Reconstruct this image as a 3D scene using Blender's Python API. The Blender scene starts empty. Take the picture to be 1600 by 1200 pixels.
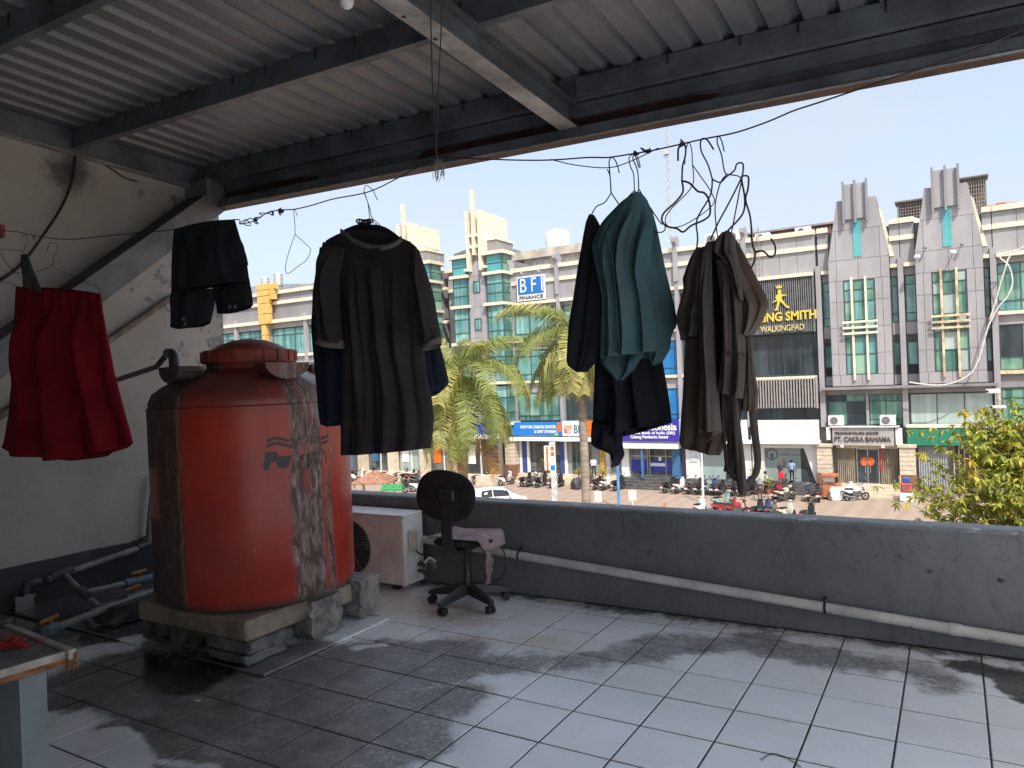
import bpy, bmesh, math, random
from mathutils import Vector, Matrix
random.seed(7)
SC = bpy.context.scene
COL = SC.collection
R = math.radians
# ---------------------------------------------------------------- camera
CAM_H = 1.555
YAW, PITCH, ROLL, FPX = R(30.9), R(-0.13), R(2.29), 1153.0
def _axes():
    cy, sy, cp, sp = math.cos(YAW), math.sin(YAW), math.cos(PITCH), math.sin(PITCH)
    fw = Vector((-sy*cp, cy*cp, sp)); r = Vector((cy, sy, 0)); u = r.cross(fw)
    c, s = math.cos(ROLL), math.sin(ROLL)
    return c*r - s*u, c*u + s*r, fw
CR, CU, CF = _axes()
CC = Vector((0, 0, CAM_H))
cam_d = bpy.data.cameras.new('camera'); cam = bpy.data.objects.new('camera', cam_d); COL.objects.link(cam)
cam_d.sensor_width = 36; cam_d.lens = FPX/1600*36; cam_d.clip_end = 3000; cam_d.clip_start = .05
cam.matrix_world = Matrix(((CR.x, CU.x, -CF.x, 0), (CR.y, CU.y, -CF.y, 0), (CR.z, CU.z, -CF.z, CAM_H), (0, 0, 0, 1)))
SC.camera = cam
# ---------------------------------------------------------------- sky, sun, exposure
SUN = Vector((.9, -1, 1.8)).normalized()
EL = math.asin(SUN.z)
W = bpy.data.worlds.new('World'); SC.world = W; W.use_nodes = True
nt = W.node_tree; nt.nodes.clear()
sky = nt.nodes.new('ShaderNodeTexSky'); sky.sky_type = 'NISHITA'; sky.sun_disc = False
sky.sun_elevation = EL; sky.sun_rotation = math.atan2(SUN.x, SUN.y)
sky.air_density = 1.0; sky.dust_density = 4.0; sky.ozone_density = 1.6; sky.altitude = 0
bg = nt.nodes.new('ShaderNodeBackground'); bg.inputs[1].default_value = .138
out = nt.nodes.new('ShaderNodeOutputWorld')
tcw = nt.nodes.new('ShaderNodeTexCoord'); nzw = nt.nodes.new('ShaderNodeTexNoise'); nzw.inputs['Scale'].default_value = 3.2; nzw.inputs['Detail'].default_value = 6; nzw.inputs['Roughness'].default_value = .55
mpw = nt.nodes.new('ShaderNodeMapping'); mpw.inputs['Scale'].default_value = (1, 1, 3.2); nt.links.new(tcw.outputs['Generated'], mpw.inputs[0]); nt.links.new(mpw.outputs[0], nzw.inputs['Vector'])
mrw = nt.nodes.new('ShaderNodeMapRange'); mrw.inputs[1].default_value = .35; mrw.inputs[2].default_value = .7; mrw.inputs[3].default_value = .50; mrw.inputs[4].default_value = .78; nt.links.new(nzw.outputs['Fac'], mrw.inputs[0])
hz = nt.nodes.new('ShaderNodeMix'); hz.data_type = 'RGBA'; hz.inputs[0].default_value = .62   # thin even overcast veil
hz.inputs[7].default_value = (2.24, 2.38, 2.5, 1); nt.links.new(sky.outputs[0], hz.inputs[6])
nt.links.new(mrw.outputs[0], hz.inputs[0]); nt.links.new(hz.outputs[2], bg.inputs[0]); nt.links.new(bg.outputs[0], out.inputs[0])
sd = bpy.data.lights.new('sun', 'SUN'); sd.energy = 2.0; sd.angle = R(.5); sd.color = (1, .95, .86)
so = bpy.data.objects.new('sun', sd); COL.objects.link(so)
so.rotation_euler = SUN.to_track_quat('Z', 'Y').to_euler(); so.location = (30, -30, 60)
SC.view_settings.view_transform = 'Standard'; SC.view_settings.look = 'None'
SC.view_settings.exposure = 1.3; SC.view_settings.gamma = 1; SC.view_settings.use_curve_mapping = False
SC.render.engine = 'CYCLES'
try:
    SC.cycles.max_bounces = 10; SC.cycles.diffuse_bounces = 6; SC.cycles.glossy_bounces = 4
    SC.cycles.transparent_max_bounces = 8; SC.cycles.caustics_reflective = False; SC.cycles.caustics_refractive = False
except Exception: pass
# ---------------------------------------------------------------- measuring helpers (metres; floor z=0, +Y towards the street)
def ray(x, y): return CF + CR*((x-800)/FPX) - CU*((y-600)/FPX)
def atZ(x, y, z=0.): d = ray(x, y); return CC + d*((z-CAM_H)/d.z)
def atY(x, y, Y): d = ray(x, y); return CC + d*(Y/d.y)
def atX(x, y, X): d = ray(x, y); return CC + d*(X/d.x)
# ---------------------------------------------------------------- materials
MATS = {}
class NT:
    def __init__(s, m): s.t = m.node_tree; s.n = s.t.nodes; s.l = s.t.links
    def new(s, ty, **k):
        n = s.n.new(ty)
        for a, b in k.items(): setattr(n, a, b)
        return n
    def link(s, a, b): s.l.new(a, b)
    def val(s, inp, v):
        if hasattr(v, 'links') or isinstance(v, bpy.types.NodeSocket): s.l.new(v, inp)
        else: inp.default_value = v
    def math(s, op, a, b=0., c=None, clamp=False):
        n = s.new('ShaderNodeMath', operation=op, use_clamp=clamp); s.val(n.inputs[0], a); s.val(n.inputs[1], b)
        if c is not None: s.val(n.inputs[2], c)
        return n.outputs[0]
    def vmath(s, op, a, b=(0, 0, 0)):
        n = s.new('ShaderNodeVectorMath', operation=op); s.val(n.inputs[0], a); s.val(n.inputs[1], b)
        return n.outputs['Value'] if op in ('LENGTH', 'DOT_PRODUCT', 'DISTANCE') else n.outputs[0]
    def noise(s, vec, scale=5, detail=4, rough=.55, dist=0.):
        n = s.new('ShaderNodeTexNoise'); s.val(n.inputs['Vector'], vec); n.inputs['Scale'].default_value = scale
        n.inputs['Detail'].default_value = detail; n.inputs['Roughness'].default_value = rough; n.inputs['Distortion'].default_value = dist
        return n.outputs['Fac']
    def ramp(s, f, lo, hi, a=0., b=1.):
        n = s.new('ShaderNodeMapRange'); n.interpolation_type = 'SMOOTHSTEP'; s.val(n.inputs[0], f)
        n.inputs[1].default_value = lo; n.inputs[2].default_value = hi; n.inputs[3].default_value = a; n.inputs[4].default_value = b
        return n.outputs[0]
    def mix(s, f, a, b):
        n = s.new('ShaderNodeMix', data_type='RGBA'); s.val(n.inputs[0], f)
        for i, v in ((6, a), (7, b)):
            if isinstance(v, tuple): n.inputs[i].default_value = (*v[:3], 1)
            else: s.l.new(v, n.inputs[i])
        return n.outputs[2]
    def pos(s): return s.new('ShaderNodeNewGeometry').outputs['Position']
    def obj(s): return s.new('ShaderNodeTexCoord').outputs['Object']
    def scale(s, v, k): return s.vmath('MULTIPLY', v, k)
    def sep(s, v): n = s.new('ShaderNodeSeparateXYZ'); s.l.new(v, n.inputs[0]); return n.outputs
    def comb(s, x, y, z):
        n = s.new('ShaderNodeCombineXYZ'); s.val(n.inputs[0], x); s.val(n.inputs[1], y); s.val(n.inputs[2], z); return n.outputs[0]
    def bump(s, h, strength=.3, dist=.01):
        n = s.new('ShaderNodeBump'); n.inputs['Strength'].default_value = strength; n.inputs['Distance'].default_value = dist
        s.l.new(h, n.inputs['Height']); return n.outputs[0]
def newmat(name):
    m = bpy.data.materials.new(name); m.use_nodes = True; m.node_tree.nodes.clear(); t = NT(m)
    p = t.new('ShaderNodeBsdfPrincipled'); o = t.new('ShaderNodeOutputMaterial'); t.link(p.outputs[0], o.inputs[0])
    MATS[name] = m
    return m, t, p
def setp(t, p, col=None, rough=None, metal=None, spec=None, nrm=None, sheen=None, coat=None):
    for k, v in (('Base Color', col), ('Roughness', rough), ('Metallic', metal), ('Specular IOR Level', spec), ('Normal', nrm), ('Sheen Weight', sheen), ('Coat Weight', coat)):
        if v is None: continue
        if isinstance(v, tuple): v = (*v[:3], 1)
        t.val(p.inputs[k], v)
def M(name, col=(.5, .5, .5), rough=.6, metal=0., var=.18, scale=3., bump=0., bscale=40., spec=None, col2=None, dirt=0., dcol=(.08, .07, .06), rand=0., stretch=(1, 1, 1), coat=None, sheen=None):
    """painted / plain surface with uneven tone, optional dirt, fine relief"""
    if name in MATS: return MATS[name]
    m, t, p = newmat(name)
    v = t.scale(t.pos(), stretch)
    n1 = t.noise(v, scale, 5, .6)
    c2 = col2 or tuple(max(0, c*(1-var*1.6)) for c in col); c1 = tuple(min(1, c*(1+var*.6)) for c in col)
    c = t.mix(t.ramp(n1, .3, .7), c1, c2)
    if rand:
        oi = t.new('ShaderNodeObjectInfo').outputs['Random']
        hsv = t.new('ShaderNodeHueSaturation'); t.link(c, hsv.inputs['Color'])
        t.val(hsv.inputs['Value'], t.math('MULTIPLY_ADD', oi, 2*rand, 1-rand)); c = hsv.outputs[0]
    if dirt:
        n2 = t.noise(v, scale*2.7, 8, .7)
        c = t.mix(t.math('MULTIPLY', t.ramp(n2, .5, .72), dirt), c, dcol)
    setp(t, p, c, t.math('MULTIPLY_ADD', n1, .25, max(0, rough-.12)), metal, spec, coat=coat, sheen=sheen)
    if bump: setp(t, p, nrm=t.bump(t.noise(v, bscale, 4, .6), bump, .01))
    return m
# ---------------------------------------------------------------- mesh helpers
class MB:
    def __init__(s): s.v = []; s.f = []; s.m = []; s.mi = 0
    def add(s, vs, fs):
        o = len(s.v); s.v += [tuple(v) for v in vs]; s.f += [tuple(i+o for i in f) for f in fs]; s.m += [s.mi]*len(fs); return s
    def box(s, x0, x1, y0, y1, z0, z1):
        if x0 > x1: x0, x1 = x1, x0
        if y0 > y1: y0, y1 = y1, y0
        if z0 > z1: z0, z1 = z1, z0
        vs = [(x, y, z) for z in (z0, z1) for y in (y0, y1) for x in (x0, x1)]
        return s.add(vs, [(0, 2, 3, 1), (4, 5, 7, 6), (0, 1, 5, 4), (2, 6, 7, 3), (0, 4, 6, 2), (1, 3, 7, 5)])
    def bbox(s, x0, x1, y0, y1, z0, z1, b=.01):
        """box with chamfered edges"""
        bm = bmesh.new(); bmesh.ops.create_cube(bm, size=1)
        for v in bm.verts: v.co = Vector(((x0+x1)/2+v.co.x*(x1-x0), (y0+y1)/2+v.co.y*(y1-y0), (z0+z1)/2+v.co.z*(z1-z0)))
        bmesh.ops.bevel(bm, geom=bm.edges[:], offset=b, segments=1, affect='EDGES', profile=.5)
        s.bm(bm); bm.free(); return s
    def bm(s, bm):
        bm.verts.index_update(); return s.add([v.co for v in bm.verts], [[v.index for v in f.verts] for f in bm.faces])
    def quad(s, a, b, c, d): return s.add([a, b, c, d], [(0, 1, 2, 3)])
    def prism(s, poly, axis, a, b):
        """extrude 2-D polygon along axis ('x','y','z') from a to b"""
        n = len(poly)
        def P(u, v, w): return {'x': (w, u, v), 'y': (u, w, v), 'z': (u, v, w)}[axis]
        vs = [P(u, v, a) for u, v in poly]+[P(u, v, b) for u, v in poly]
        fs = [tuple(range(n)), tuple(range(2*n-1, n-1, -1))]+[(i, i+n, (i+1) % n+n, (i+1) % n) for i in range(n)]
        return s.add(vs, fs)
    def tube(s, pts, r, n=8, cap=True):
        pts = [Vector(p) for p in pts]; rs = r if isinstance(r, (list, tuple)) else [r]*len(pts)
        vs = []; fs = []; up = None
        for i, p in enumerate(pts):
            d = (pts[min(i+1, len(pts)-1)]-pts[max(i-1, 0)])
            d = d.normalized() if d.length > 1e-9 else Vector((0, 0, 1))
            if up is None: up = Vector((0, 0, 1)) if abs(d.z) < .9 else Vector((1, 0, 0))
            a = d.cross(up)
            if a.length < 1e-4: a = d.cross(Vector((0, 1, .3)))
            a.normalize(); b = a.cross(d); up = b
            for k in range(n):
                t = 2*math.pi*k/n; vs.append(p+(a*math.cos(t)+b*math.sin(t))*rs[i])
        for i in range(len(pts)-1):
            for k in range(n): fs.append((i*n+k, i*n+(k+1) % n, (i+1)*n+(k+1) % n, (i+1)*n+k))
        if cap: fs += [tuple(range(n-1, -1, -1)), tuple(range((len(pts)-1)*n, len(pts)*n))]
        return s.add(vs, fs)
    def lathe(s, prof, c=(0, 0, 0), n=32, a0=0, a1=2*math.pi):
        full = abs(a1-a0-2*math.pi) < 1e-6; k = n if full else n+1
        vs = [(c[0]+r*math.cos(a0+(a1-a0)*j/n), c[1]+r*math.sin(a0+(a1-a0)*j/n), c[2]+z) for r, z in prof for j in range(k)]
        fs = [(i*k+j, i*k+(j+1) % k, (i+1)*k+(j+1) % k, (i+1)*k+j) for i in range(len(prof)-1) for j in range(n if full else k-1)]
        return s.add(vs, fs)
    def sphere(s, c, r, n=10, m=6, sc=(1, 1, 1)):
        pr = [(max(1e-4, math.sin(math.pi*i/m)), -math.cos(math.pi*i/m)) for i in range(m+1)]
        vs = [(c[0]+a*r*sc[0]*math.cos(2*math.pi*j/n), c[1]+a*r*sc[1]*math.sin(2*math.pi*j/n), c[2]+z*r*sc[2]) for a, z in pr for j in range(n)]
        return s.add(vs, [(i*n+j, i*n+(j+1) % n, (i+1)*n+(j+1) % n, (i+1)*n+j) for i in range(m) for j in range(n)])
    def grid(s, P):
        """P: list of rows of points"""
        h, w = len(P), len(P[0])
        return s.add([p for r in P for p in r], [(i*w+j, i*w+j+1, (i+1)*w+j+1, (i+1)*w+j) for i in range(h-1) for j in range(w-1)])
    def xf(s, mat, start=0):
        s.v = s.v[:start]+[tuple(mat @ Vector(v)) for v in s.v[start:]]; return s
    def mesh(s, name, mats):
        me = bpy.data.meshes.new(name); me.from_pydata(s.v, [], s.f)
        mats = mats if isinstance(mats, (list, tuple)) else [mats]
        for m in mats: me.materials.append(m)
        if len(mats) > 1: me.polygons.foreach_set('material_index', s.m)
        me.update(); return me
    def build(s, name, mats, parent=None, smooth=False, fix=False, auto=None):
        me = s.mesh(name, mats)
        if fix:
            bm = bmesh.new(); bm.from_mesh(me); bmesh.ops.remove_doubles(bm, verts=bm.verts[:], dist=1e-5); bmesh.ops.recalc_face_normals(bm, faces=bm.faces[:]); bm.to_mesh(me); bm.free()
        if smooth:
            me.polygons.foreach_set('use_smooth', [True]*len(me.polygons))
            if auto: me.set_sharp_from_angle(angle=R(auto))
        return link(name, me, parent)
def link(name, me, parent=None):
    o = bpy.data.objects.new(name, me); COL.objects.link(o)
    if parent is not None: o.parent = parent
    return o
def tag(o, label=None, cat=None, group=None, kind=None):
    if label: o['label'] = label
    if cat: o['category'] = cat
    if group: o['group'] = group
    if kind: o['kind'] = kind
    return o
def empty(name, loc=(0, 0, 0), label=None, cat=None, group=None, rz=0.):
    o = bpy.data.objects.new(name, None); COL.objects.link(o); o.location = loc; o.rotation_euler = (0, 0, rz); o.empty_display_size = .1
    return tag(o, label, cat, group)
def copy_tree(o, parent=None):
    c = o.copy(); COL.objects.link(c); c.parent = parent
    for ch in [x for x in o.children]: copy_tree(ch, c)
    return c
def text_mesh(s, size=1., depth=.02, font_shear=0., bold=0., align='LEFT', spacing=1.):
    """built-in font lettering as mesh in its XZ plane, facing -Y, baseline at origin"""
    cu = bpy.data.curves.new('lettering', 'FONT'); cu.body = s; cu.size = size; cu.extrude = depth/2; cu.offset = bold; cu.shear = font_shear
    cu.align_x = align; cu.space_character = spacing; cu.resolution_u = 3
    o = bpy.data.objects.new('lettering', cu); COL.objects.link(o)
    dg = bpy.context.evaluated_depsgraph_get(); me = bpy.data.meshes.new_from_object(o.evaluated_get(dg))
    bpy.data.objects.remove(o); bpy.data.curves.remove(cu)
    me.transform(Matrix.Rotation(math.pi/2, 4, 'X')); return me
def lettering(s, x, y, z, size, mat, parent=None, fit=None, name='lettering', **k):
    me = text_mesh(s, size, **k); me.materials.clear(); me.materials.append(mat)
    if fit:   # squeeze to a given width
        xs = [v.co.x for v in me.vertices]; w = max(xs)-min(xs); me.transform(Matrix.Diagonal((fit/w, 1, 1, 1)))
    me.transform(Matrix.Translation((x, y, z)))
    return link(name, me, parent)
# ================================================================ THE BALCONY
T = .333                                    # tile pitch
XW, YP = -6.062, 4.64                       # left wall face, parapet inner face
# ---- floor materials
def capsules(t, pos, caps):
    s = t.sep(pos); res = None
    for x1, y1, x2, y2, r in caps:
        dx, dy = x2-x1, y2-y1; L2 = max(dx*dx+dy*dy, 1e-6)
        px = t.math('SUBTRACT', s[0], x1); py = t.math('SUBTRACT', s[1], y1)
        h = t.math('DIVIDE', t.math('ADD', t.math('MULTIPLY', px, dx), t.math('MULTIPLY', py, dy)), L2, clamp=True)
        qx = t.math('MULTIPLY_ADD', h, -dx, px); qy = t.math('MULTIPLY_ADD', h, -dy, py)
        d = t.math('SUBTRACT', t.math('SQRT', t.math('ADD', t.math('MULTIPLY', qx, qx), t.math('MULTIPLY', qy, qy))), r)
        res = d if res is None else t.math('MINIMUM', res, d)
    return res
def tile_material():
    m, t, p = newmat('dirty_ceramic'); P = t.pos()
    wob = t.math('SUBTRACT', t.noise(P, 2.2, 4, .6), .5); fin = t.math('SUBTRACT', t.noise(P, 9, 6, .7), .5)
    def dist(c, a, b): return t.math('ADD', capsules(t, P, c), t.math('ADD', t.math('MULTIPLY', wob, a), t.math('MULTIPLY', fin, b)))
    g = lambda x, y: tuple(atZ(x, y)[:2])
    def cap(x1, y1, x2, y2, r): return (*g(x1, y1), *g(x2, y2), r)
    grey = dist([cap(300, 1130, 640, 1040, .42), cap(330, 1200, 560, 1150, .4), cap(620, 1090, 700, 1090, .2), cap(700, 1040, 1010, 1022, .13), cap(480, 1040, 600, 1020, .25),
                 cap(1020, 1012, 1180, 1005, .12), cap(1180, 1004, 1310, 1028, .16), cap(1330, 1030, 1480, 1060, .12), cap(200, 1060, 420, 1060, .5)], .5, .22)  # floor stains; the leftmost patches also paint in the shadowed floor
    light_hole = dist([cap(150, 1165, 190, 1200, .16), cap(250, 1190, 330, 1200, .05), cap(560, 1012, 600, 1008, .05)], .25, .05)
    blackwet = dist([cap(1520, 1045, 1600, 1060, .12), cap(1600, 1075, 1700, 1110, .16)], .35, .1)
    puddle_dark = dist([cap(190, 1045, 300, 1052, .26), cap(80, 1105, 130, 1100, .12), cap(110, 980, 220, 960, .55), cap(230, 930, 300, 900, .5), cap(20, 975, 150, 935, .4)], .35, .1)  # puddle, then dark patches over the floor by the side wall
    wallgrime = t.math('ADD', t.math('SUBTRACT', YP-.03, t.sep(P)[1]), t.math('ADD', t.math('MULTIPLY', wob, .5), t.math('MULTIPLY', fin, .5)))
    yel = dist([cap(830, 1000, 900, 1010, .1), cap(715, 998, 735, 1000, .04), cap(668, 975, 672, 978, .03), cap(560, 935, 720, 960, .2)], .4, .12)
    base = t.mix(t.ramp(t.noise(P, 1.3, 5, .6), .35, .7), (.88, .91, .95), (.80, .83, .87))
    oi = t.new('ShaderNodeObjectInfo').outputs['Random']
    base = t.mix(t.math('MULTIPLY', oi, .26), base, (.66, .64, .58))
    base = t.mix(t.math('MULTIPLY', t.ramp(yel, .12, -.1), .42), base, (.60, .46, .24))
    spk = t.ramp(t.noise(P, 42, 6, .66, .9), .53, .60)
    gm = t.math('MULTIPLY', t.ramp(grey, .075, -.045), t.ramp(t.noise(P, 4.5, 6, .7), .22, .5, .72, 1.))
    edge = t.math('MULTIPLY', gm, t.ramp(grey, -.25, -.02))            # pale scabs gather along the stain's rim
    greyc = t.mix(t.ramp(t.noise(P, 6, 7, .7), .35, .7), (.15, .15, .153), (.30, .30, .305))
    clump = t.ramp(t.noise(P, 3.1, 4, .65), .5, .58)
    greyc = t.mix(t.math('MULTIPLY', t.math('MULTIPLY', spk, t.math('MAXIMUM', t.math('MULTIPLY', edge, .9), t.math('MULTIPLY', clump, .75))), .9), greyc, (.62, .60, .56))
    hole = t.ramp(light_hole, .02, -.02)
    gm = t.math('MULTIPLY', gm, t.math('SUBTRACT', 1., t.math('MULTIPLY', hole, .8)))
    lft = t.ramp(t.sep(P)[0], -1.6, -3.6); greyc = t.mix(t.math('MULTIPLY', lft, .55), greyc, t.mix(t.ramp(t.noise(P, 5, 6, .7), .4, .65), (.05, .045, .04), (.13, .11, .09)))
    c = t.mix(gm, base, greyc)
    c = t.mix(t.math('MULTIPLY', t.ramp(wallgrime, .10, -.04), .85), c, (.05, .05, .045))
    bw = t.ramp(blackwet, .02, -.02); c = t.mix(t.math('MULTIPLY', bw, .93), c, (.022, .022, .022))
    pd = t.ramp(puddle_dark, .04, -.04); c = t.mix(t.math('MULTIPLY', pd, .9), c, (.018, .017, .016))
    dots = t.ramp(t.noise(P, 30, 2, .5), .79, .81); c = t.mix(t.math('MULTIPLY', dots, .8), c, (.06, .055, .05))
    smear = t.ramp(t.noise(t.scale(P, (1., 2.2, 1)), 2.6, 7, .68, .5), .5, .72); c = t.mix(t.math('MULTIPLY', smear, .12), c, (.42, .40, .36))
    rough = t.math('MULTIPLY_ADD', gm, .28, t.math('MULTIPLY_ADD', t.noise(P, 7, 5, .6), .3, .10))
    rough = t.math('MULTIPLY', rough, t.math('SUBTRACT', 1., t.math('MULTIPLY', pd, .7)))
    setp(t, p, c, rough, spec=1.0, nrm=t.bump(t.noise(P, 14, 6, .65), .10, .005))
    return m
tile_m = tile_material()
grout_m = M('cement_grout', (.05, .047, .045), .9, var=.4, scale=9, bump=.4)
floor = MB().box(-6.3, 6.5, -4.5, 4.84, -.25, -.0028).build('floor', grout_m); tag(floor, 'tiled balcony floor, white ceramic with dark stains', kind='structure')
tm = MB(); h = T/2-.004
tm.add([(-h, -h, -.02), (h, -h, -.02), (h, h, -.02), (-h, h, -.02), (-h, -h, -.002), (h, -h, -.002), (h, h, -.002), (-h, h, -.002), (-h+.003, -h+.003, 0), (h-.003, -h+.003, 0), (h-.003, h-.003, 0), (-h+.003, h-.003, 0)],
       [(0, 1, 5, 4), (1, 2, 6, 5), (2, 3, 7, 6), (3, 0, 4, 7), (4, 5, 9, 8), (5, 6, 10, 9), (6, 7, 11, 10), (7, 4, 8, 11), (8, 9, 10, 11)])
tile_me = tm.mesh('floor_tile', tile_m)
rest = MB(); spots = []
for i in range(-16, 19):
    for j in range(-3, 30):
        cx, cy = (i+.5-2.7706)*T, (13.275-j+.5)*T
        if cx < XW-.1 or cy > 4.62 or cy < -4.3 or cx > 6.3: continue
        d = Vector((cx, cy, 0))-CC; z = d.dot(CF)
        inv = False
        if z > .2:
            u = 800+FPX*d.dot(CR)/z; v = 600-FPX*d.dot(CU)/z; inv = -60 < u < 1660 and 850 < v < 1290
        spots.append((0 if inv else 1, (cx+1)**2+(cy-3)**2, cx, cy))
spots.sort()
for k, (far, _, cx, cy) in enumerate(spots):
    cut = cy+h > YP
    if k < 290 and not far and not cut:
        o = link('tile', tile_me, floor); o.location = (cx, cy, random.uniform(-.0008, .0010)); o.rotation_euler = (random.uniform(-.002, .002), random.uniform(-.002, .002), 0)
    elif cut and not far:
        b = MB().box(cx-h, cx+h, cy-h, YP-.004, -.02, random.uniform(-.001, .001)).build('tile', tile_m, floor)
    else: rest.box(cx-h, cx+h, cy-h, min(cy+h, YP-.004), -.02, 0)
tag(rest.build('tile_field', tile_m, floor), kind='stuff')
# raised tiled strip under the tank
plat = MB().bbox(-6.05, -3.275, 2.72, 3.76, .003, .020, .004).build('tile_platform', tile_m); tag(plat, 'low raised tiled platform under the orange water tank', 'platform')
for i in range(8): MB().box(-6.03+i*.333, -6.03+i*.333+.006, 2.73, 3.755, .0202, .0212).build('joint', grout_m, plat)
# ---- parapet
def paint_mat(name, col, dirtcol, peel=None, amt=.5, peelz=None, rough=.6):
    m, t, p = newmat(name); P = t.pos()
    n = t.noise(P, 1.6, 6, .6); c = t.mix(t.ramp(n, .3, .72), col, tuple(x*.72 for x in col))
    streak = t.noise(t.scale(P, (6, 6, .8)), 2.2, 6, .7); c = t.mix(t.math('MULTIPLY', t.ramp(streak, .52, .78), amt), c, dirtcol)
    nb = t.noise(P, 5, 9, .72)
    if peel:
        f = t.ramp(nb, .60, .62)
        if peelz: f = t.math('MULTIPLY', f, t.ramp(t.sep(P)[2], peelz[0], peelz[1]))
        c = t.mix(f, c, peel)
    big = t.noise(P, 2.3, 9, .7, .4); c = t.mix(t.math('MULTIPLY', t.ramp(big, .54, .68), .35), c, dirtcol); c = t.mix(t.math('MULTIPLY', t.ramp(big, .44, .3), .22), c, tuple(min(1, x*1.9) for x in col))
    ck = t.noise(t.scale(P, (1, 1, .55)), 3.3, 8, .6, 1.2); c = t.mix(t.math('MULTIPLY', t.ramp(t.math('ABSOLUTE', t.math('SUBTRACT', ck, .5)), .006, .002), .55), c, dirtcol)
    spots = t.ramp(t.noise(P, 11, 3, .6), .67, .71); c = t.mix(t.math('MULTIPLY', spots, .7), c, dirtcol)
    setp(t, p, c, rough, nrm=t.bump(t.math('ADD', t.noise(P, 12, 8, .65), t.math('MULTIPLY', n, 1.5)), .35, .012))
    return m
par_m = paint_mat('grey_parapet_paint', (.17, .178, .19), (.06, .062, .066), peel=(.30, .30, .29), peelz=(.6, .66))
cope_m = paint_mat('parapet_coping', (.24, .26, .275), (.10, .11, .12), peel=(.46, .48, .50), amt=.6)
PT = .672
parapet = empty('parapet_wall', (0, 4.74, 0), 'low dark grey painted parapet wall along the balcony edge', 'wall')
def sub(o, parent):   # keep world placement under an un-rotated parent
    o.parent = parent; o.location = Vector(o.location)-parent.location; return o
b = MB().bbox(-6.05, 6.4, YP, YP+.19, 0, PT-.012, .008); sub(b.build('wall_body', par_m), parapet)
cp = MB(); n = 90
top = [[(-6.05+12.45*i/n, YP-.006+.2*j/4+random.uniform(-.002, .002), PT+random.uniform(-.0015, .0015)-(.008 if j in (0, 4) else 0)) for i in range(n+1)] for j in range(5)]
low = [[(x, y, PT-.02) for x, y, z in top[0]]]; hi = [[(x, y, PT-.02) for x, y, z in top[4]]]
cp.grid([low[0]]+top+[hi[0]]); sub(cp.build('coping', cope_m, smooth=True), parapet)
plug_m = M('cement_plug', (.16, .16, .155), .9, var=.5, scale=30)
for x, y in ((1410, 870), (1565, 907), (1452, 893)):
    q = atY(x, y, YP); k = MB().sphere((q.x, YP, q.z), .016, 9, 5, (1.4, .35, .8)); sub(k.build('patch', plug_m), parapet)
# ---- drain pipe along the parapet
pvc_m = M('white_pvc', (.62, .61, .58), .42, var=.16, scale=4, dirt=.35, dcol=(.28, .25, .21))
ink_m = M('pipe_print', (.05, .05, .05), .7)
A = atY(655, 842, YP-.06); Bq = atY(1600, 1003, YP-.06); ang = (Bq.z-A.z)/(Bq.x-A.x)
pz_ = lambda x: A.z+ang*(x-A.x)
pipe = empty('drain_pipe', (A.x, YP-.05, A.z), 'long white plastic drain pipe clamped along the foot of the dark parapet', 'pipe')
segs = [(-3.9, .03, -2.2), (-2.19, .031, 1.9)]
PRs = .03
cuts = [-4.3, atY(1501, 985, YP-.06).x, 3.2]
for i in range(2): sub(MB().tube([(cuts[i]+.004, YP-.05, pz_(cuts[i])), (cuts[i+1], YP-.05, pz_(cuts[i+1]))], PRs, 16).build('pipe_length', pvc_m, smooth=True, auto=40), pipe)
sub(MB().tube([(cuts[1]-.05, YP-.05, pz_(cuts[1]-.05)), (cuts[1]+.004, YP-.05, pz_(cuts[1]))], .0335, 16).build('socket', pvc_m, smooth=True, auto=40), pipe)
clip_m = M('dark_wire', (.03, .028, .026), .6, metal=.4)
for px_ in (811, 1286):
    x = atY(px_, 900, YP-.06).x; k = MB()
    for q in range(3): k.tube([(x+q*.004, YP-.05+.033*math.cos(a), pz_(x)+.033*math.sin(a)) for a in [i*math.pi/8 for i in range(17)]], .0028, 6)
    k.sphere((x, YP-.015, pz_(x)+.045), .011, 8, 5); sub(k.build('wire_clamp', clip_m), pipe)
for px_ in range(700, 1560, 62):
    q = atY(px_, 0, YP-.06).x; z = pz_(q)
    for i in range(2):
        g = MB().add([(q+i*.06, YP-.05-.0302*math.cos(a), z-.0302*math.sin(a)) for a in (.55, .75)]+[(q+i*.06+.035, YP-.05-.0302*math.cos(a), z-.0302*math.sin(a)) for a in (.75, .55)], [(0, 1, 2, 3)])
        sub(g.build('printed_mark', ink_m), pipe)
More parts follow.
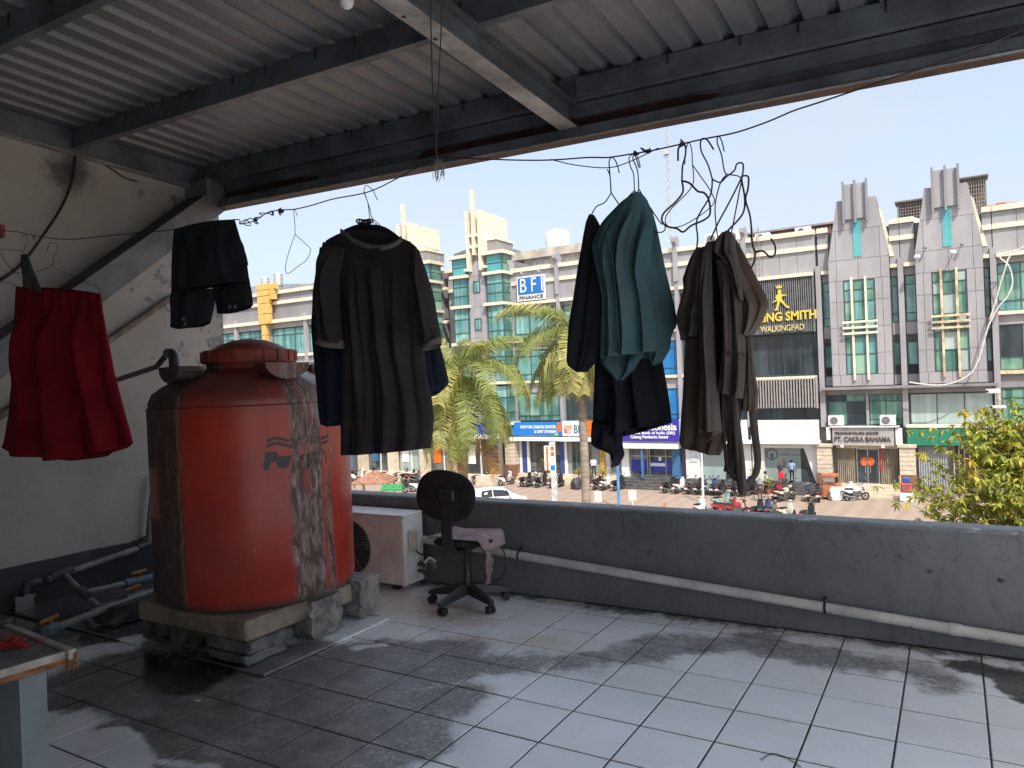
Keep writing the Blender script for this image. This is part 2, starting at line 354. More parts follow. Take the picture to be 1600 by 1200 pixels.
# ---- left wall
def wall_mat():
    m, t, p = newmat('stained_white_wall'); P = t.pos(); s = t.sep(P)
    n = t.noise(P, 1.1, 6, .6); c = t.mix(t.ramp(n, .3, .75), (.44, .405, .365), (.33, .30, .27))
    edge = t.ramp(s[1], 3.2, 4.6)
    pl = t.noise(P, 4.5, 10, .72); f = t.math('MULTIPLY', t.ramp(t.math('ADD', pl, t.math('MULTIPLY', edge, .13)), .66, .675), t.ramp(s[2], .9, 1.4))
    c = t.mix(f, c, (.20, .205, .21))
    sp = t.noise(P, 16, 5, .7); c = t.mix(t.math('MULTIPLY', t.ramp(t.math('ADD', sp, t.math('MULTIPLY', edge, .10)), .70, .73), .85), c, (.05, .05, .05))
    # dark blot at the purlin seat
    d = t.vmath('DISTANCE', P, (XW, 3.32, 3.42)); c = t.mix(t.math('MULTIPLY', t.ramp(t.math('ADD', d, t.math('MULTIPLY', t.math('SUBTRACT', pl, .5), .5)), .28, .02), .9), c, (.03, .03, .028))
    lim = t.math('ADD', s[2], t.math('MULTIPLY', t.math('SUBTRACT', t.noise(P, 3, 8, .7), .5), t.ramp(s[1], 3.4, 4.0, .02, .22)))
    dado = t.ramp(lim, .335, .328); c = t.mix(dado, c, t.mix(t.ramp(n, .4, .6), (.05, .052, .054), (.032, .034, .036)))
    low = t.math('MULTIPLY', t.ramp(s[2], 1.2, .3), t.ramp(t.noise(P, 2.4, 6, .7), .5, .75)); c = t.mix(t.math('MULTIPLY', low, .35), c, (.14, .13, .12))
    setp(t, p, c, .85, nrm=t.bump(t.math('ADD', t.noise(P, 10, 8, .65), t.math('MULTIPLY', f, -.6)), .4, .012))
    return m
wall_m = wall_mat()
wall = MB().prism([(-4.5, 0), (4.72, 0), (4.72, 3.553+.17-.047*4.72-.03), (-4.5, 3.553+.17+.047*4.5-.03)], 'x', XW-.16, XW).build('side_wall', wall_m); tag(wall, 'stained white side wall with dark grey base and peeling paint at its outer edge', 'wall')
bw = MB().prism([(XW-.16, 0), (1.58, 0), (1.58, 3.553-.028*1.58+.047*3.2+.142), (XW-.16, 3.553+.17+.047*3.2+.142)], 'y', -3.36, -3.2).build('rear_light_block', paint_mat('rear_block_paint', (.42, .40, .38), (.15, .14, .13)))  # added out of view to cut the light coming from behind
tag(bw, 'unseen rear wall added behind the balcony to hold back light', 'wall')

# ---------------------------------------------------------------- roof
steel_m = M('grey_steel_paint', (.12, .134, .152), .55, metal=.0, var=.3, scale=2.5, dirt=.5, dcol=(.06, .06, .062), bump=.08, bscale=25)
steel2_m = M('lit_grey_steel', (.34, .335, .33), .55, var=.35, scale=3.5, dirt=.6, dcol=(.10, .09, .08), bump=.1, bscale=25)  # paler copy of the steel: light on the flanges painted in
red_m = M('red_primer', (.065, .022, .018), .65, var=.4, scale=4)
zinc_m = None
def zinc():
    m, t, p = newmat('zinc_sheet'); P = t.pos()
    sp = t.new('ShaderNodeTexVoronoi'); sp.inputs['Scale'].default_value = 60; t.link(P, sp.inputs['Vector'])
    n = t.noise(P, 1.5, 5, .6); c = t.mix(t.ramp(n, .3, .7), (.205, .21, .225), (.15, .155, .17))
    hs = t.new('ShaderNodeSeparateColor'); t.link(sp.outputs['Color'], hs.inputs[0])
    c = t.mix(t.math('MULTIPLY', hs.outputs[0], .35), c, (.23, .235, .25))
    c = t.mix(t.math('MULTIPLY', t.ramp(t.noise(P, 5, 7, .7), .55, .75), .4), c, (.09, .085, .08))
    setp(t, p, c, .5, .35); return m
zinc_m = zinc()
ROOF0 = Vector((0, 0, 3.553))
roof = empty('roof', ROOF0, 'grey corrugated metal lean-to roof on steel purlins above the balcony', 'roof')
SY, SX = -.047, -.028
roof.rotation_euler = (math.atan(SY), -math.atan(SX), 0)
PH = .15
# corrugated sheets: 5 ribs each
pitch = .19; prof = []
for k in range(5):
    x = k*pitch
    prof += [(x, 0), (x+.105, 0), (x+.125, .034), (x+.168, .034)]
prof += [(5*pitch, 0), (5*pitch+.035, .001)]
sh = MB(); y0, y1 = -4.6, 4.74; ny = 10
for s_ in (0, 1):
    rows = [[(x, y0+(y1-y0)*j/ny, z+PH+.003+s_*.0015) for x, z in prof] for j in range(ny+1)]
    sh.grid(rows if s_ else [list(reversed(r)) for r in rows])
sheet_me = sh.mesh('roof_sheet', zinc_m)
for i in range(9):
    o = link('roof_sheet', sheet_me, roof); o.location = (-6.35+i*.95, 0, .0025*(i % 2)+random.uniform(0, .001))
def channel(L0, L1, h=.15, w=.055, t=.004, lip=.018):
    """lipped C purlin along X, web at y=0 (camera side), opening to +Y"""
    poly = [(0, 0), (w, 0), (w, lip), (w-t, lip), (w-t, t), (t, t), (t, h-t), (w-t, h-t), (w-t, h-lip), (w, h-lip), (w, h), (0, h)]
    return MB().prism(poly, 'x', L0, L1)
bolt_m = M('dark_bolt', (.035, .033, .03), .6, metal=.5)
PY = [4.43, 3.3, 2.15, 1.0, -.15, -1.3, -2.45, -3.6]
bolt = MB(); bolt.tube([(0, -.006, PH-.055), (0, -.006, PH+.05)], .0045, 6); bolt.tube([(0, -.006, PH-.055), (0, .012, PH-.062), (0, .014, PH-.04)], .0045, 6)
bolt_me = bolt.mesh('hook_bolt', bolt_m)
for y in PY:
    pu = channel(-6.05, 2.18).build('purlin', steel_m, roof); pu.location = (0, y, 0)
    if y > .5:
        for i in range(24):
            x = -6.0+i*.38+.06*(i % 2)
            if x > 2.1: break
            bo = link('hook_bolt', bolt_me, pu); bo.location = (x, 0, 0)
# thin shadow-gap strips where the sheets overlap (sheet edge turned down)
# rafters below the purlins
def rafter(x, ya, yb, h=.17, w=.075, m=steel_m, name='rafter'):
    t = .006
    poly = [(0, -h), (w, -h), (w, -h+t), (t, -h+t), (t, -t), (w, -t), (w, -.0015), (0, -.0015)]
    o = MB().prism([(u, v) for u, v in poly], 'y', ya, yb).build(name, m, roof); o.location = (x, 0, 0); return o
MB().box(-6.055, -5.985, -4.5, 4.43, -.032, PH-.001).build('edge_rafter', steel_m, roof)
MB().box(-6.055, -5.965, -4.5, 4.42, -.040, -.033).build('edge_flange', steel2_m, roof)
raf = rafter(-2.16, -4.5, 4.5, .16, .075)
lowf = MB().box(-.012, .0, -4.5, 4.48, -.161, -.150).build('flange_edge', steel2_m, raf)
fl = MB().box(-.05, .078, -4.5, 4.48, -.168, -.1615).build('bottom_flange', steel2_m, raf)
for y in (1.9, 2.35, 2.45, 2.8, 3.05):
    MB().tube([(-.02, y, -.169), (-.02, y, -.172)], .011, 8).build('bolt_hole', bolt_m, raf)
for y in (2.32, 2.42): MB().box(-.075, -.05, y, y+.025, -.185, -.165).build('tab', steel_m, raf)
rafter(2.05, -4.5, 4.5, .16)
# eave beam: channel with recessed web, red primer left bare in places
eb = MB(); z0, z1 = -.235, -.002
MB().box(-6.2, 2.2, 4.66, 4.672, -.002, PH+.02).build('fascia_strip', steel_m, roof)
eave = empty('eave_beam', (0, 0, 0)); eave.parent = roof
xs0, xs1 = -6.04, 2.2
MB().box(xs0, xs1, 4.575, 4.587, z0+.012, z1).build('web', steel_m, eave)
MB().box(xs0, xs1, 4.505, 4.60, z0, z0+.012).build('lower_flange', red_m, eave)
MB().box(xs0, xs1, 4.495, 4.503, z0-.004, z0+.075).build('flange_face', steel_m, eave)
MB().tube([(xs0, 4.492, z0+.004), (xs1, 4.492, z0+.004)], .006, 6).build('flange_edge', steel2_m, eave)
MB().box(xs0, xs1, 4.50, 4.70, z1-.012, z1).build('upper_flange', steel_m, eave)
MB().box(xs0, xs1, 4.55, 4.559, -.075, -.013).build('stiffener', steel_m, eave)
for xa, xb in ((-5.9, -4.55), (-3.55, -1.15), (.55, 2.1)):
    poly = [(xa, z0+.078), (xb-.12, z0+.078), (xb, -.10), (xb-.18, -.078), (xa+.12, -.078)]
    MB().prism(poly, 'y', 4.5695, 4.5735).build('primer_patch', red_m, eave)
MB().box(-2.05, -1.72, 4.40, 4.424, .012, .12).build('splice_plate', steel_m, roof)
brace_m = M('brace_grey', (.165, .165, .168), .55, var=.25, scale=3, dirt=.4, dcol=(.1, .1, .1)); brace_shade_m = M('brace_shaded', (.07, .075, .082), .6, var=.3)  # top flange gets a darker copy, its shaded side painted in
# diagonal brace on the side wall
a = Vector((0, 4.60, 3.52)); d = Vector((0, -1.0, -.79)).normalized(); nrm = Vector((0, -.79, 1.0)).normalized()
brace = empty('diagonal_brace', (XW, 4.5, 3.4), 'grey steel diagonal brace leaning against the white side wall under the roof', 'brace')
def beam(p, d, L, up, w0, w1, t0, t1, m, name, par):
    """box along d; up = thickness direction; x = width direction"""
    b = MB(); vs = []
    for l in (0, L):
        for s in (t0, t1):
            for x in (w0, w1):
                vs.append(p+d*l+up*s+Vector((x, 0, 0)))
    b.add(vs, [(0, 1, 3, 2), (4, 6, 7, 5), (0, 4, 5, 1), (2, 3, 7, 6), (0, 2, 6, 4), (1, 5, 7, 3)])
    return sub(b.build(name, m, fix=True), par)
beam(a, d, 4.4, nrm, XW+.003, XW+.29, -.17, .02, steel_m, 'web', brace)
beam(a, d, 4.4, nrm, XW+.2905, XW+.302, -.18, .03, brace_m, 'flange', brace)
beam(a, d, 4.4, nrm, XW+.003, XW+.2985, .021, .031, brace_shade_m, 'top_flange', brace)
sub(MB().box(XW+.002, XW+.31, 4.36, 4.60, 3.30, 3.52).build('gusset', brace_m), brace)
# rusty pipe strapped up the wall
rust_m = M('rusty_pipe', (.22, .17, .14), .75, var=.4, scale=6, dirt=.8, dcol=(.09, .05, .03), bump=.3)
def wallpt(x, y, off=.04): q = atX(x, y, XW+off); return Vector((XW+off, q.y, q.z))
rp = empty('rusty_pipe', wallpt(0, 652), 'thin rusty pipe running diagonally down the white side wall', 'pipe')
sub(MB().tube([wallpt(270, 463), wallpt(170, 532), wallpt(0, 650), wallpt(0, 650)+(wallpt(0, 650)-wallpt(270, 463))*1.05], .03, 12).build('pipe_length', rust_m, smooth=True, auto=40), rp)
w_ = wallpt(262, 478); sub(MB().tube([w_+Vector((.02, .035*math.cos(a), .05*math.sin(a))) for a in [i*math.pi/8 for i in range(17)]], .004, 6).build('wire_tie', bolt_m), rp)
# cable running down the wall
cab_m = M('black_cable', (.025, .024, .023), .5)
cp_ = [wallpt(118, 245, .02), wallpt(112, 285, .02), wallpt(95, 325, .05), wallpt(67, 368, .1), wallpt(40, 405, .03), wallpt(20, 425, .02), wallpt(-20, 450, .02)]
cb = empty('wall_cable', cp_[0], 'black cable hanging down the white side wall from the purlin', 'cable')
def smooth_path(pts, k=6):
    pts = [Vector(p) for p in pts]; o = []
    for i in range(len(pts)-1):
        p0, p1, p2, p3 = pts[max(i-1, 0)], pts[i], pts[i+1], pts[min(i+2, len(pts)-1)]
        for j in range(k):
            t = j/k; o.append(.5*((2*p1)+(p2-p0)*t+(2*p0-5*p1+4*p2-p3)*t*t+(3*p1-3*p2+p3-p0)*t**3))
    return o+[pts[-1]]
sub(MB().tube(smooth_path(cp_), .011, 8).build('cable', cab_m, smooth=True), cb)
tw = [wallpt(165, 258, .02), wallpt(180, 268, .03), wallpt(195, 278, .02), wallpt(215, 284, .02)]
sub(MB().tube(smooth_path(tw), .006, 6).build('twisted_end', cab_m), cb)
# ceiling lamp just at the top edge of view
q = atY(541, 2, 2.6); z_c = 3.5
lampm = M('frosted_glass', (.8, .8, .78), .3, var=.05)
cl = empty('ceiling_lamp', (q.x, q.y, q.z), 'small white globe lamp hanging under the metal roof', 'lamp')
sub(MB().sphere((q.x, q.y, q.z+.0), .036, 16, 10).build('globe', lampm, smooth=True), cl)
sub(MB().lathe([(.02, .03), (.024, .06), (.024, .10), (.012, .11), (.012, .3)], (q.x, q.y, q.z), 14).build('holder', M('lamp_holder', (.6, .6, .58), .5), smooth=True, auto=40), cl)
# ================================================================ THE STREET: ground and the row of shophouses
YF = 56.8; GZ = -7.3; FZ = -6.5
def paving():
    m, t, p = newmat('paving_blocks'); P = t.pos()
    br = t.new('ShaderNodeTexBrick'); t.link(t.scale(P, (1, 1, 1)), br.inputs['Vector']); br.inputs['Scale'].default_value = 1.
    br.inputs['Brick Width'].default_value = .42; br.inputs['Row Height'].default_value = .21; br.inputs['Mortar Size'].default_value = .012
    br.inputs['Color1'].default_value = (.42, .31, .24, 1); br.inputs['Color2'].default_value = (.33, .25, .20, 1); br.inputs['Mortar'].default_value = (.20, .16, .14, 1)
    n = t.noise(P, .35, 6, .65); c = t.mix(t.ramp(n, .35, .7), br.outputs['Color'], (.36, .285, .225))
    sw = t.new('ShaderNodeTexWave'); sw.inputs['Scale'].default_value = .28; sw.inputs['Distortion'].default_value = 3.5; sw.inputs['Detail'].default_value = 3; t.link(P, sw.inputs['Vector']); c = t.mix(t.math('MULTIPLY', t.ramp(sw.outputs['Fac'], .35, .8), .35), c, (.26, .19, .145))
    n2 = t.noise(P, 1.7, 6, .7); c = t.mix(t.math('MULTIPLY', t.ramp(n2, .55, .75), .5), c, (.20, .17, .15))
    setp(t, p, c, .85, nrm=t.bump(br.outputs['Fac'], -.3, .01)); return m
pave_m = paving()
gnd = MB().quad((-1200, 5.2, GZ), (1200, 5.2, GZ), (1200, 1500, GZ), (-1200, 1500, GZ)).build('ground', M('far_ground', (.26, .24, .22), .9, var=.3, scale=.02)); tag(gnd, kind='structure')
pv = MB().quad((-95, 5.3, GZ+.005), (40, 5.3, GZ+.005), (40, 57.2, GZ+.005), (-95, 57.2, GZ+.005)).build('paved_forecourt', pave_m); tag(pv, kind='structure')
# own building below the balcony, so that it stands on the ground
ob = MB().box(-6.22, 6.5, -4.5, 4.83, GZ, -.26).build('own_building', M('grey_render', (.30, .31, .32), .85, var=.2)); tag(ob, 'grey rendered building front below the balcony', 'building')
clad = M('grey_cladding', (.355, .345, .36), .45, var=.10, scale=.8, rand=.05, dirt=.22, dcol=(.25, .22, .2), stretch=(1, 1, .35), bump=.03, bscale=3)
clad2 = M('dark_grey_cladding', (.27, .26, .275), .5, var=.12, scale=.8, rand=.05, dirt=.2, dcol=(.16, .15, .14), stretch=(1, 1, .35))
joint_m = M('joint_dark', (.17, .165, .17), .8)
cream = M('cream_ledge', (.80, .73, .58), .55, var=.12, scale=1.5, dirt=.3, dcol=(.45, .33, .2), stretch=(1, 1, 2))
rustcream = M('rust_stained_cream', (.70, .55, .36), .6, var=.3, scale=2, dirt=.5, dcol=(.45, .24, .1))
white_m = M('white_panel', (.80, .80, .79), .4, var=.06, scale=.8, dirt=.15, dcol=(.5, .47, .42))
stone = M('cream_stone', (.62, .53, .41), .6, var=.12, scale=3, rand=.06, bump=.1, bscale=12)
brownstone = M('brown_stone', (.26, .13, .09), .4, var=.25, scale=4)
frame_m = M('window_frame_dark', (.06, .10, .10), .4)
alu_m = M('aluminium', (.55, .55, .55), .4, metal=.6, var=.1)
def glass(name, col, col2, rough=.06, streak=True):
    m, t, p = newmat(name); P = t.pos(); oi = t.new('ShaderNodeObjectInfo').outputs['Random']
    n = t.noise(t.scale(P, (3.5, 1, .12)) if streak else P, 1.1, 3, .5)
    off = t.vmath('ADD', P, t.comb(t.math('MULTIPLY', oi, 37.), 0., t.math('MULTIPLY', oi, 19.)))
    n2 = t.noise(off, .35, 3, .6, .4)
    f = t.math('ADD', t.math('MULTIPLY', t.ramp(n, .42, .6), .45), t.math('MULTIPLY', t.ramp(n2, .42, .62), .6), clamp=True)
    f = t.math('MULTIPLY', f, t.math('MULTIPLY_ADD', oi, .9, .45), clamp=True)
    setp(t, p, t.mix(f, col, col2), rough, spec=.6); return m
g_teal = glass('teal_glass', (.06, .19, .195), (.28, .52, .48))
g_green = glass('green_glass', (.05, .14, .12), (.28, .48, .35))
g_bright = glass('bright_teal_glass', (.06, .30, .32), (.12, .40, .42))
g_dark = glass('dark_glass', (.022, .028, .036), (.055, .07, .08))
g_clear = glass('shop_glass', (.03, .045, .045), (.16, .19, .18))
g_grey = glass('frosted_shop_glass', (.26, .33, .32), (.34, .42, .40), .2)
g_blind = glass('blind_behind_glass', (.34, .43, .42), (.52, .60, .57), .25)
g_blue = glass('blue_film_glass', (.015, .16, .42), (.03, .24, .55))
def PB(par, name, m, *box, b=None):
    mb = MB(); (mb.bbox(*box, b=b) if b else mb.box(*box)); return sub(mb.build(name, m), par)
def window(par, x0, x1, z0, z1, y, gm=None, cols=2, rows=(), m=None, fr=.05, split=None):
    """window part: frame mesh with panes as children"""
    gm = gm or g_teal; f = MB(); d = .10
    xs = split or [x0+(x1-x0)*i/cols for i in range(cols+1)]; zs = [z0]+list(rows)+[z1]
    f.box(x0, x1, y-.02, y+d, z0, z0+fr); f.box(x0, x1, y-.02, y+d, z1-fr, z1)
    f.box(x0, x0+fr, y-.02, y+d, z0+fr, z1-fr); f.box(x1-fr, x1, y-.02, y+d, z0+fr, z1-fr)
    for x in xs[1:-1]: f.box(x-fr/2, x+fr/2, y-.022, y+d, z0+fr, z1-fr)
    for z in zs[1:-1]: f.box(x0+fr, x1-fr, y-.018, y+d, z-fr/2, z+fr/2)
    w = sub(f.build('window', m or frame_m), par)
    for i in range(len(xs)-1):
        for j in range(len(zs)-1):
            g = gm[(i+j) % len(gm)] if isinstance(gm, list) else gm
            o = MB().box(xs[i]+.01, xs[i+1]-.01, y+.03, y+.06, zs[j]+.01, zs[j+1]-.01).build('pane', g); o.parent = w
    return w
def panels(par, x0, x1, z0, z1, y, xs=(), zs=(), m=None, th=.05, name='cladding_panel', gap=.022, lip=None):
    X = [x0]+list(xs)+[x1]; Z = [z0]+list(zs)+[z1]
    for i in range(len(X)-1):
        for j in range(len(Z)-1):
            sub(MB().box(X[i]+gap/2, X[i+1]-gap/2, y-th, y, Z[j]+gap/2, Z[j+1]-gap/2).build(name, m or clad), par)
def unit(name, x0, x1, label, top=11.6):
    """one shop lot: root and dark backing wall"""
    u = empty(name, ((x0+x1)/2, YF, GZ), label, 'building', 'shophouses in the row across the street')
    PB(u, 'wall', clad2, x0, x1, YF+.22, YF+12, GZ, top-.35)
    return u
def upper_wall(u, x0, x1, y=YF, cut=()):
    panels(u, x0, x1, 8.55, 10.12, y, [x0+(x1-x0)*k/4 for k in (1, 2, 3)], (), clad, th=.22)
    panels(u, x0, x1, 10.45, 11.25, y, [x0+(x1-x0)*k/4 for k in (1, 2, 3)], (), clad, th=.22)
    PB(u, 'band', cream, x0, x1, y-.36, y+.2, 10.125, 10.445)
    PB(u, 'roof_cap', cream, x0, x1, y-.42, y+.3, 11.255, 11.6)
    PB(u, 'parapet_back', clad2, x0, x1, y+.02, y+.25, 8.3, 11.25)
def pilaster(u, x, z0=-2.5, z1=8.95, w=.34, y=YF, finial=False, m=None):
    PB(u, 'pilaster', m or clad, x-w/2, x+w/2, y-.42, y+.2, z0, z1)
    if finial:
        mb = MB().prism([(y-.55, 8.95), (y+.2, 8.95), (y+.2, 12.2), (y-.2, 12.55), (y-.9, 12.3), (y-.9, 12.0), (y-.55, 11.8)], 'x', x-w/2, x+w/2)
        sub(mb.build('finial', clad), u)
def storey(u, x0, x1, z0, z1, gm, cols, rows, sill=True, y=YF, cream_m=None):
    window(u, x0, x1, z0, z1, y, gm, cols, rows)
    if sill: PB(u, 'sill', cream_m or cream, x0-.05, x1+.05, y-.32, y+.15, z0-.24, z0-.005)
def stone_column(u, x, w=1.0, y=YF-.5, z1=-3.9, base=True):
    n = 6; zb = -5.75
    PB(u, 'column_core', joint_m, x-w/2+.04, x+w/2-.04, y-.27, y+.6, GZ, z1)
    for i in range(n):
        a = zb+(z1-zb)*i/n; PB(u, 'stone_block', stone, x-w/2, x+w/2, y-.32, y+.6, a+.012, zb+(z1-zb)*(i+1)/n-.012, b=.015)
    PB(u, 'column_base', brownstone, x-w/2-.08, x+w/2+.08, y-.40, y+.6, GZ, zb)
    PB(u, 'column_cap', stone, x-w/2-.1, x+w/2+.1, y-.42, y+.6, z1+.005, z1+.22, b=.02)
def shutter(u, x0, x1, z0, z1, y, m, n=14, name='folding_shutter'):
    rows = [[], []]
    for i in range(2*n+1):
        x = x0+(x1-x0)*i/(2*n); yy = y+(.08 if i % 2 else -.04)
        rows[0].append((x, yy, z0)); rows[1].append((x, yy, z1))
    return sub(MB().grid(rows).build(name, m), u)
def steps(u, x0, x1, n=4, m=None, y=YF-.4, depth=.32, z1=FZ, name='step'):
    h = (z1-GZ)/n
    for i in range(n): PB(u, name, m or stone, x0, x1, y-depth*(n-i), y+.4, GZ+h*i+(.004 if i else 0), GZ+h*(i+1), b=.012)
louver_m = M('grey_louver', (.19, .19, .20), .5, var=.15); louver2_m = M('pale_louver', (.36, .34, .33), .5, var=.15)
shut_m = M('beige_shutter', (.36, .32, .25), .6, var=.2, dirt=.3, stretch=(1, 1, .3)); shut2_m = M('grey_shutter', (.42, .44, .46), .5, var=.12)
PX = [7.65, 2.4, -2.85, -8.05, -13.15, -18.4, -23.7, -28.85, -33.6]
R3 = (4.85, 7.9); R2 = (1.07, 3.97); R1 = (-2.45, -.1)
# ---- plain bay on the far right
u0 = unit('shophouse', 2.4, 7.65, 'grey shophouse bay with wide green windows at the right end of the row')
upper_wall(u0, 2.42, 7.65)
for z in (8.28,): PB(u0, 'cornice', cream, 2.58, 7.65, YF-.5, YF+.15, 8.3, 8.545)
panels(u0, 2.58, 7.65, 7.905, 8.295, YF, (4.3, 6.), (), clad)
storey(u0, 2.6, 7.6, *R3, [g_teal, g_green], 4, (5.5, 7.3), True)
panels(u0, 2.58, 7.65, 3.98, 4.6, YF, (4.3, 6.), (), clad)
storey(u0, 2.6, 7.6, *R2, [g_green, g_dark, g_green], 4, (1.9,), True, cream_m=rustcream)
panels(u0, 2.58, 7.65, -.05, .82, YF, (4.3, 6.), (), clad2)
storey(u0, 2.6, 7.6, -2.45, -.1, g_green, 4, (-.7,), False)
shutter(u0, 2.8, 7.4, FZ, -3.85, YF, shut2_m, 20)
pilaster(u0, 2.4, m=clad)
# ---- tower bays
def tower_bay(cx, x0, x1, label, gwin, stained=False):
    u = unit('shophouse_tower', x0, x1, label)
    s = lambda x: (cx+x)*.985
    y = 55.95
    # backing body + taper
    hw = 1.93
    body = [(s(-hw), .3), (s(hw), .3), (s(hw), 9.1), (s(1.24), 13.24), (s(-1.24), 13.24), (s(-hw), 9.1)]
    sub(MB().prism(body, 'y', y+.05, y+1.3).build('tower_core', joint_m), u)
    zs = [.36, 1.14, 2.6, 4.42, 6.23, 7.68, 9.1, 11.15, 13.24]
    def edge(z): return hw if z <= 9.1 else hw-(hw-1.24)*(z-9.1)/(13.24-9.1)
    for j in range(len(zs)-1):
        za, zb = zs[j]+.012, zs[j+1]-.012
        if 1 <= j <= 4: cols = [(-9, -1.47), (-1.47, -1.0), (1.0, 1.47), (1.47, 9)]
        else: cols = [(-9, -1.4), (-1.4, 0), (0, 1.4), (1.4, 9)] if j < 7 else [(-9, 0), (0, 9)]
        for a, b in cols:
            if j in (5, 6) and False: continue
            A0, A1 = max(a, -edge(za)), max(a, -edge(zb)); B0, B1 = min(b, edge(za)), min(b, edge(zb))
            if B0-A0 < .05 and B1-A1 < .05: continue
            g = .011
            poly = [(s(A0)+g, za), (s(B0)-g, za), (s(B1)-g, zb), (s(A1)+g, zb)]
            sub(MB().prism(poly, 'y', y-.02, y+.05).build('cladding_panel', clad), u)
    # slot window
    o = PB(u, 'slot_window', g_bright, s(-.27), s(.27), y-.06, y-.021, 9.25, 11.85)
    # window strip with cream posts and bars
    w = window(u, s(-.98), s(.98), 1.15, 7.67, y-.01, gwin, 3, (2.55, 3.72, 4.2, 4.9, 6.2, 7.0), split=[s(-.98), s(-.46), s(.42), s(.98)])
    for px in (-.46, .42): PB(u, 'window_post', rustcream if stained else cream, s(px)-.07, s(px)+.07, y-.2, y-.03, .75, 7.85)
    for z in (3.98, 4.37, 4.76): PB(u, 'window_bar', rustcream if stained else cream, s(-1.12), s(1.12), y-.30, y-.21, z-.075, z+.075)
    # crest
    PB(u, 'crest', clad, s(-.72), s(.72), y-.16, y+.5, 11.85, 14.25)
    for px in (-.76, -.02, .72): PB(u, 'crest_fin', clad2, s(px)-.07, s(px)+.07, y-.42, y-.165, 11.55, 14.45)
    # sloping cream return on the right side of the taper
    sub(MB().prism([(s(1.93)+.02, 9.1), (s(1.93)+.28, 9.1), (s(1.24)+.3, 12.3), (s(1.24)+.05, 12.6)], 'y', y+.6, y+.95).build('edge_trim', cream), u)
    # recessed flanks
    for a, b in ((x0+.2, s(-1.95)), (s(1.95), x1-.2)):
        if b-a < .25: continue
        A2, B2 = (x0+.01, b) if a < cx else (a, x1-.01)
        panels(u, A2, B2, 8.55, 11.25, YF, (), (10.3,), clad, th=.2)
        PB(u, 'roof_cap', cream, A2, B2, YF-.42, YF+.3, 11.255, 11.6); PB(u, 'band', cream, A2, B2, YF-.36, YF-.205, 10.12, 10.44)
        PB(u, 'cornice', cream, a, b, YF-.46, YF+.15, 8.3, 8.545)
        panels(u, a, b, 7.75, 8.295, YF, (), (), clad)
        window(u, a+.02, b-.02, 4.6, 7.74, YF, g_teal, 1, (5.2, 7.1)); panels(u, a, b, 3.75, 4.59, YF, (), (), clad)
        window(u, a+.02, b-.02, 1.05, 3.74, YF, [g_dark, g_teal], 1, (1.7, 3.2)); panels(u, a, b, .36, 1.04, YF, (), (), clad)
    PB(u, 'ledge', clad2, x0, x1, YF-.95, YF+.15, .12, .30)
    PB(u, 'soffit_beam', clad2, x0, x1, YF-.12, YF+.15, -.25, .115)
    pilaster(u, x0, m=clad); return u
u1 = tower_bay(-.05, -2.85, 2.4, 'grey tower-fronted shophouse with rust-stained window posts above the green sign', [g_green, g_green, g_blind], True)
window(u1, -2.6, 2.15, -2.45, -.3, YF, g_blind, 3, ())
shutter(u1, -2.2, -.5, FZ, -3.85, YF-.1, shut2_m, 12); shutter(u1, -.2, 2.2, FZ, -3.85, YF+.1, M('dark_bars', (.08, .07, .06), .6), 3)
for i in range(9): PB(u1, 'gate_bar', M('gate_bar', (.5, .42, .3), .5), -.2+i*.3, -.13+i*.3, YF-.06, YF-.02, FZ, -3.85)
u2 = tower_bay(-5.47, -8.05, -2.85, 'grey tower-fronted shophouse with clean cream window posts above two folding shutters', [g_teal, g_green, g_teal])
window(u2, -7.75, -5.32, -2.4, -.25, YF, [g_green, g_dark, g_green], 2, (-.75,)); window(u2, -5.1, -3.05, -2.4, -.25, YF, g_green, 2, (-2., -.75))
PB(u2, 'mullion', clad, -5.3, -5.12, YF-.12, YF+.1, -2.4, -.25)
PB(u2, 'shop_lintel', stone, -7.3, -3.4, YF-.25, YF+.1, -4.02, -3.78)
shutter(u2, -7.25, -6.1, FZ, -4.03, YF-.1, shut_m, 9); shutter(u2, -4.5, -3.45, FZ, -4.03, YF-.1, shut_m, 8)
dr = PB(u2, 'door', alu_m, -6.05, -4.6, YF-.02, YF+.05, FZ, -4.05)
for a, b in ((-5.98, -5.36), (-5.3, -4.66)): o = MB().box(a, b, YF-.05, YF-.021, FZ+.06, -4.12).build('pane', g_dark); o.parent = dr; o.location = -Vector(dr.location)*0; sub(o, dr) if False else None
def under(par, name, m, *box):
    """part placed in world coordinates below a part that already sits under its thing"""
    o = MB().box(*box).build(name, m); o.parent = par; root = par.parent; o.location = -Vector(par.location)-(Vector(root.location) if root else Vector()); return o
for o in list(dr.children): o.location = -Vector(dr.location)-Vector(u2.location)
org_m = M('orange_paper', (.75, .16, .05), .6)
for x in (-5.55, -5.12):
    o = MB().prism([(x+.24*math.cos(a)*(.8 if math.cos(a)*(1 if x < -5.3 else -1) > 0 else 1), -4.95+.3*math.sin(a)) for a in [k*math.pi/10 for k in range(20)]], 'y', YF-.07, YF-.055).build('paper_decoration', org_m); sub(o, u2)
    PB(u2, 'door_handle', alu_m, x+.04*(1 if x < -5.3 else -1), x+.07*(1 if x < -5.3 else -1), YF-.12, YF-.06, -5.75, -5.3)
PB(u2, 'red_strip', M('red_banner', (.55, .05, .06), .6), -4.54, -4.42, YF-.13, YF-.11, -5.6, -4.15)
steps(u2, -7.4, -3.3, 4, stone, YF-.3, .34)
stone_column(u2, -8.05, .95); stone_column(u2, -2.85, .95)
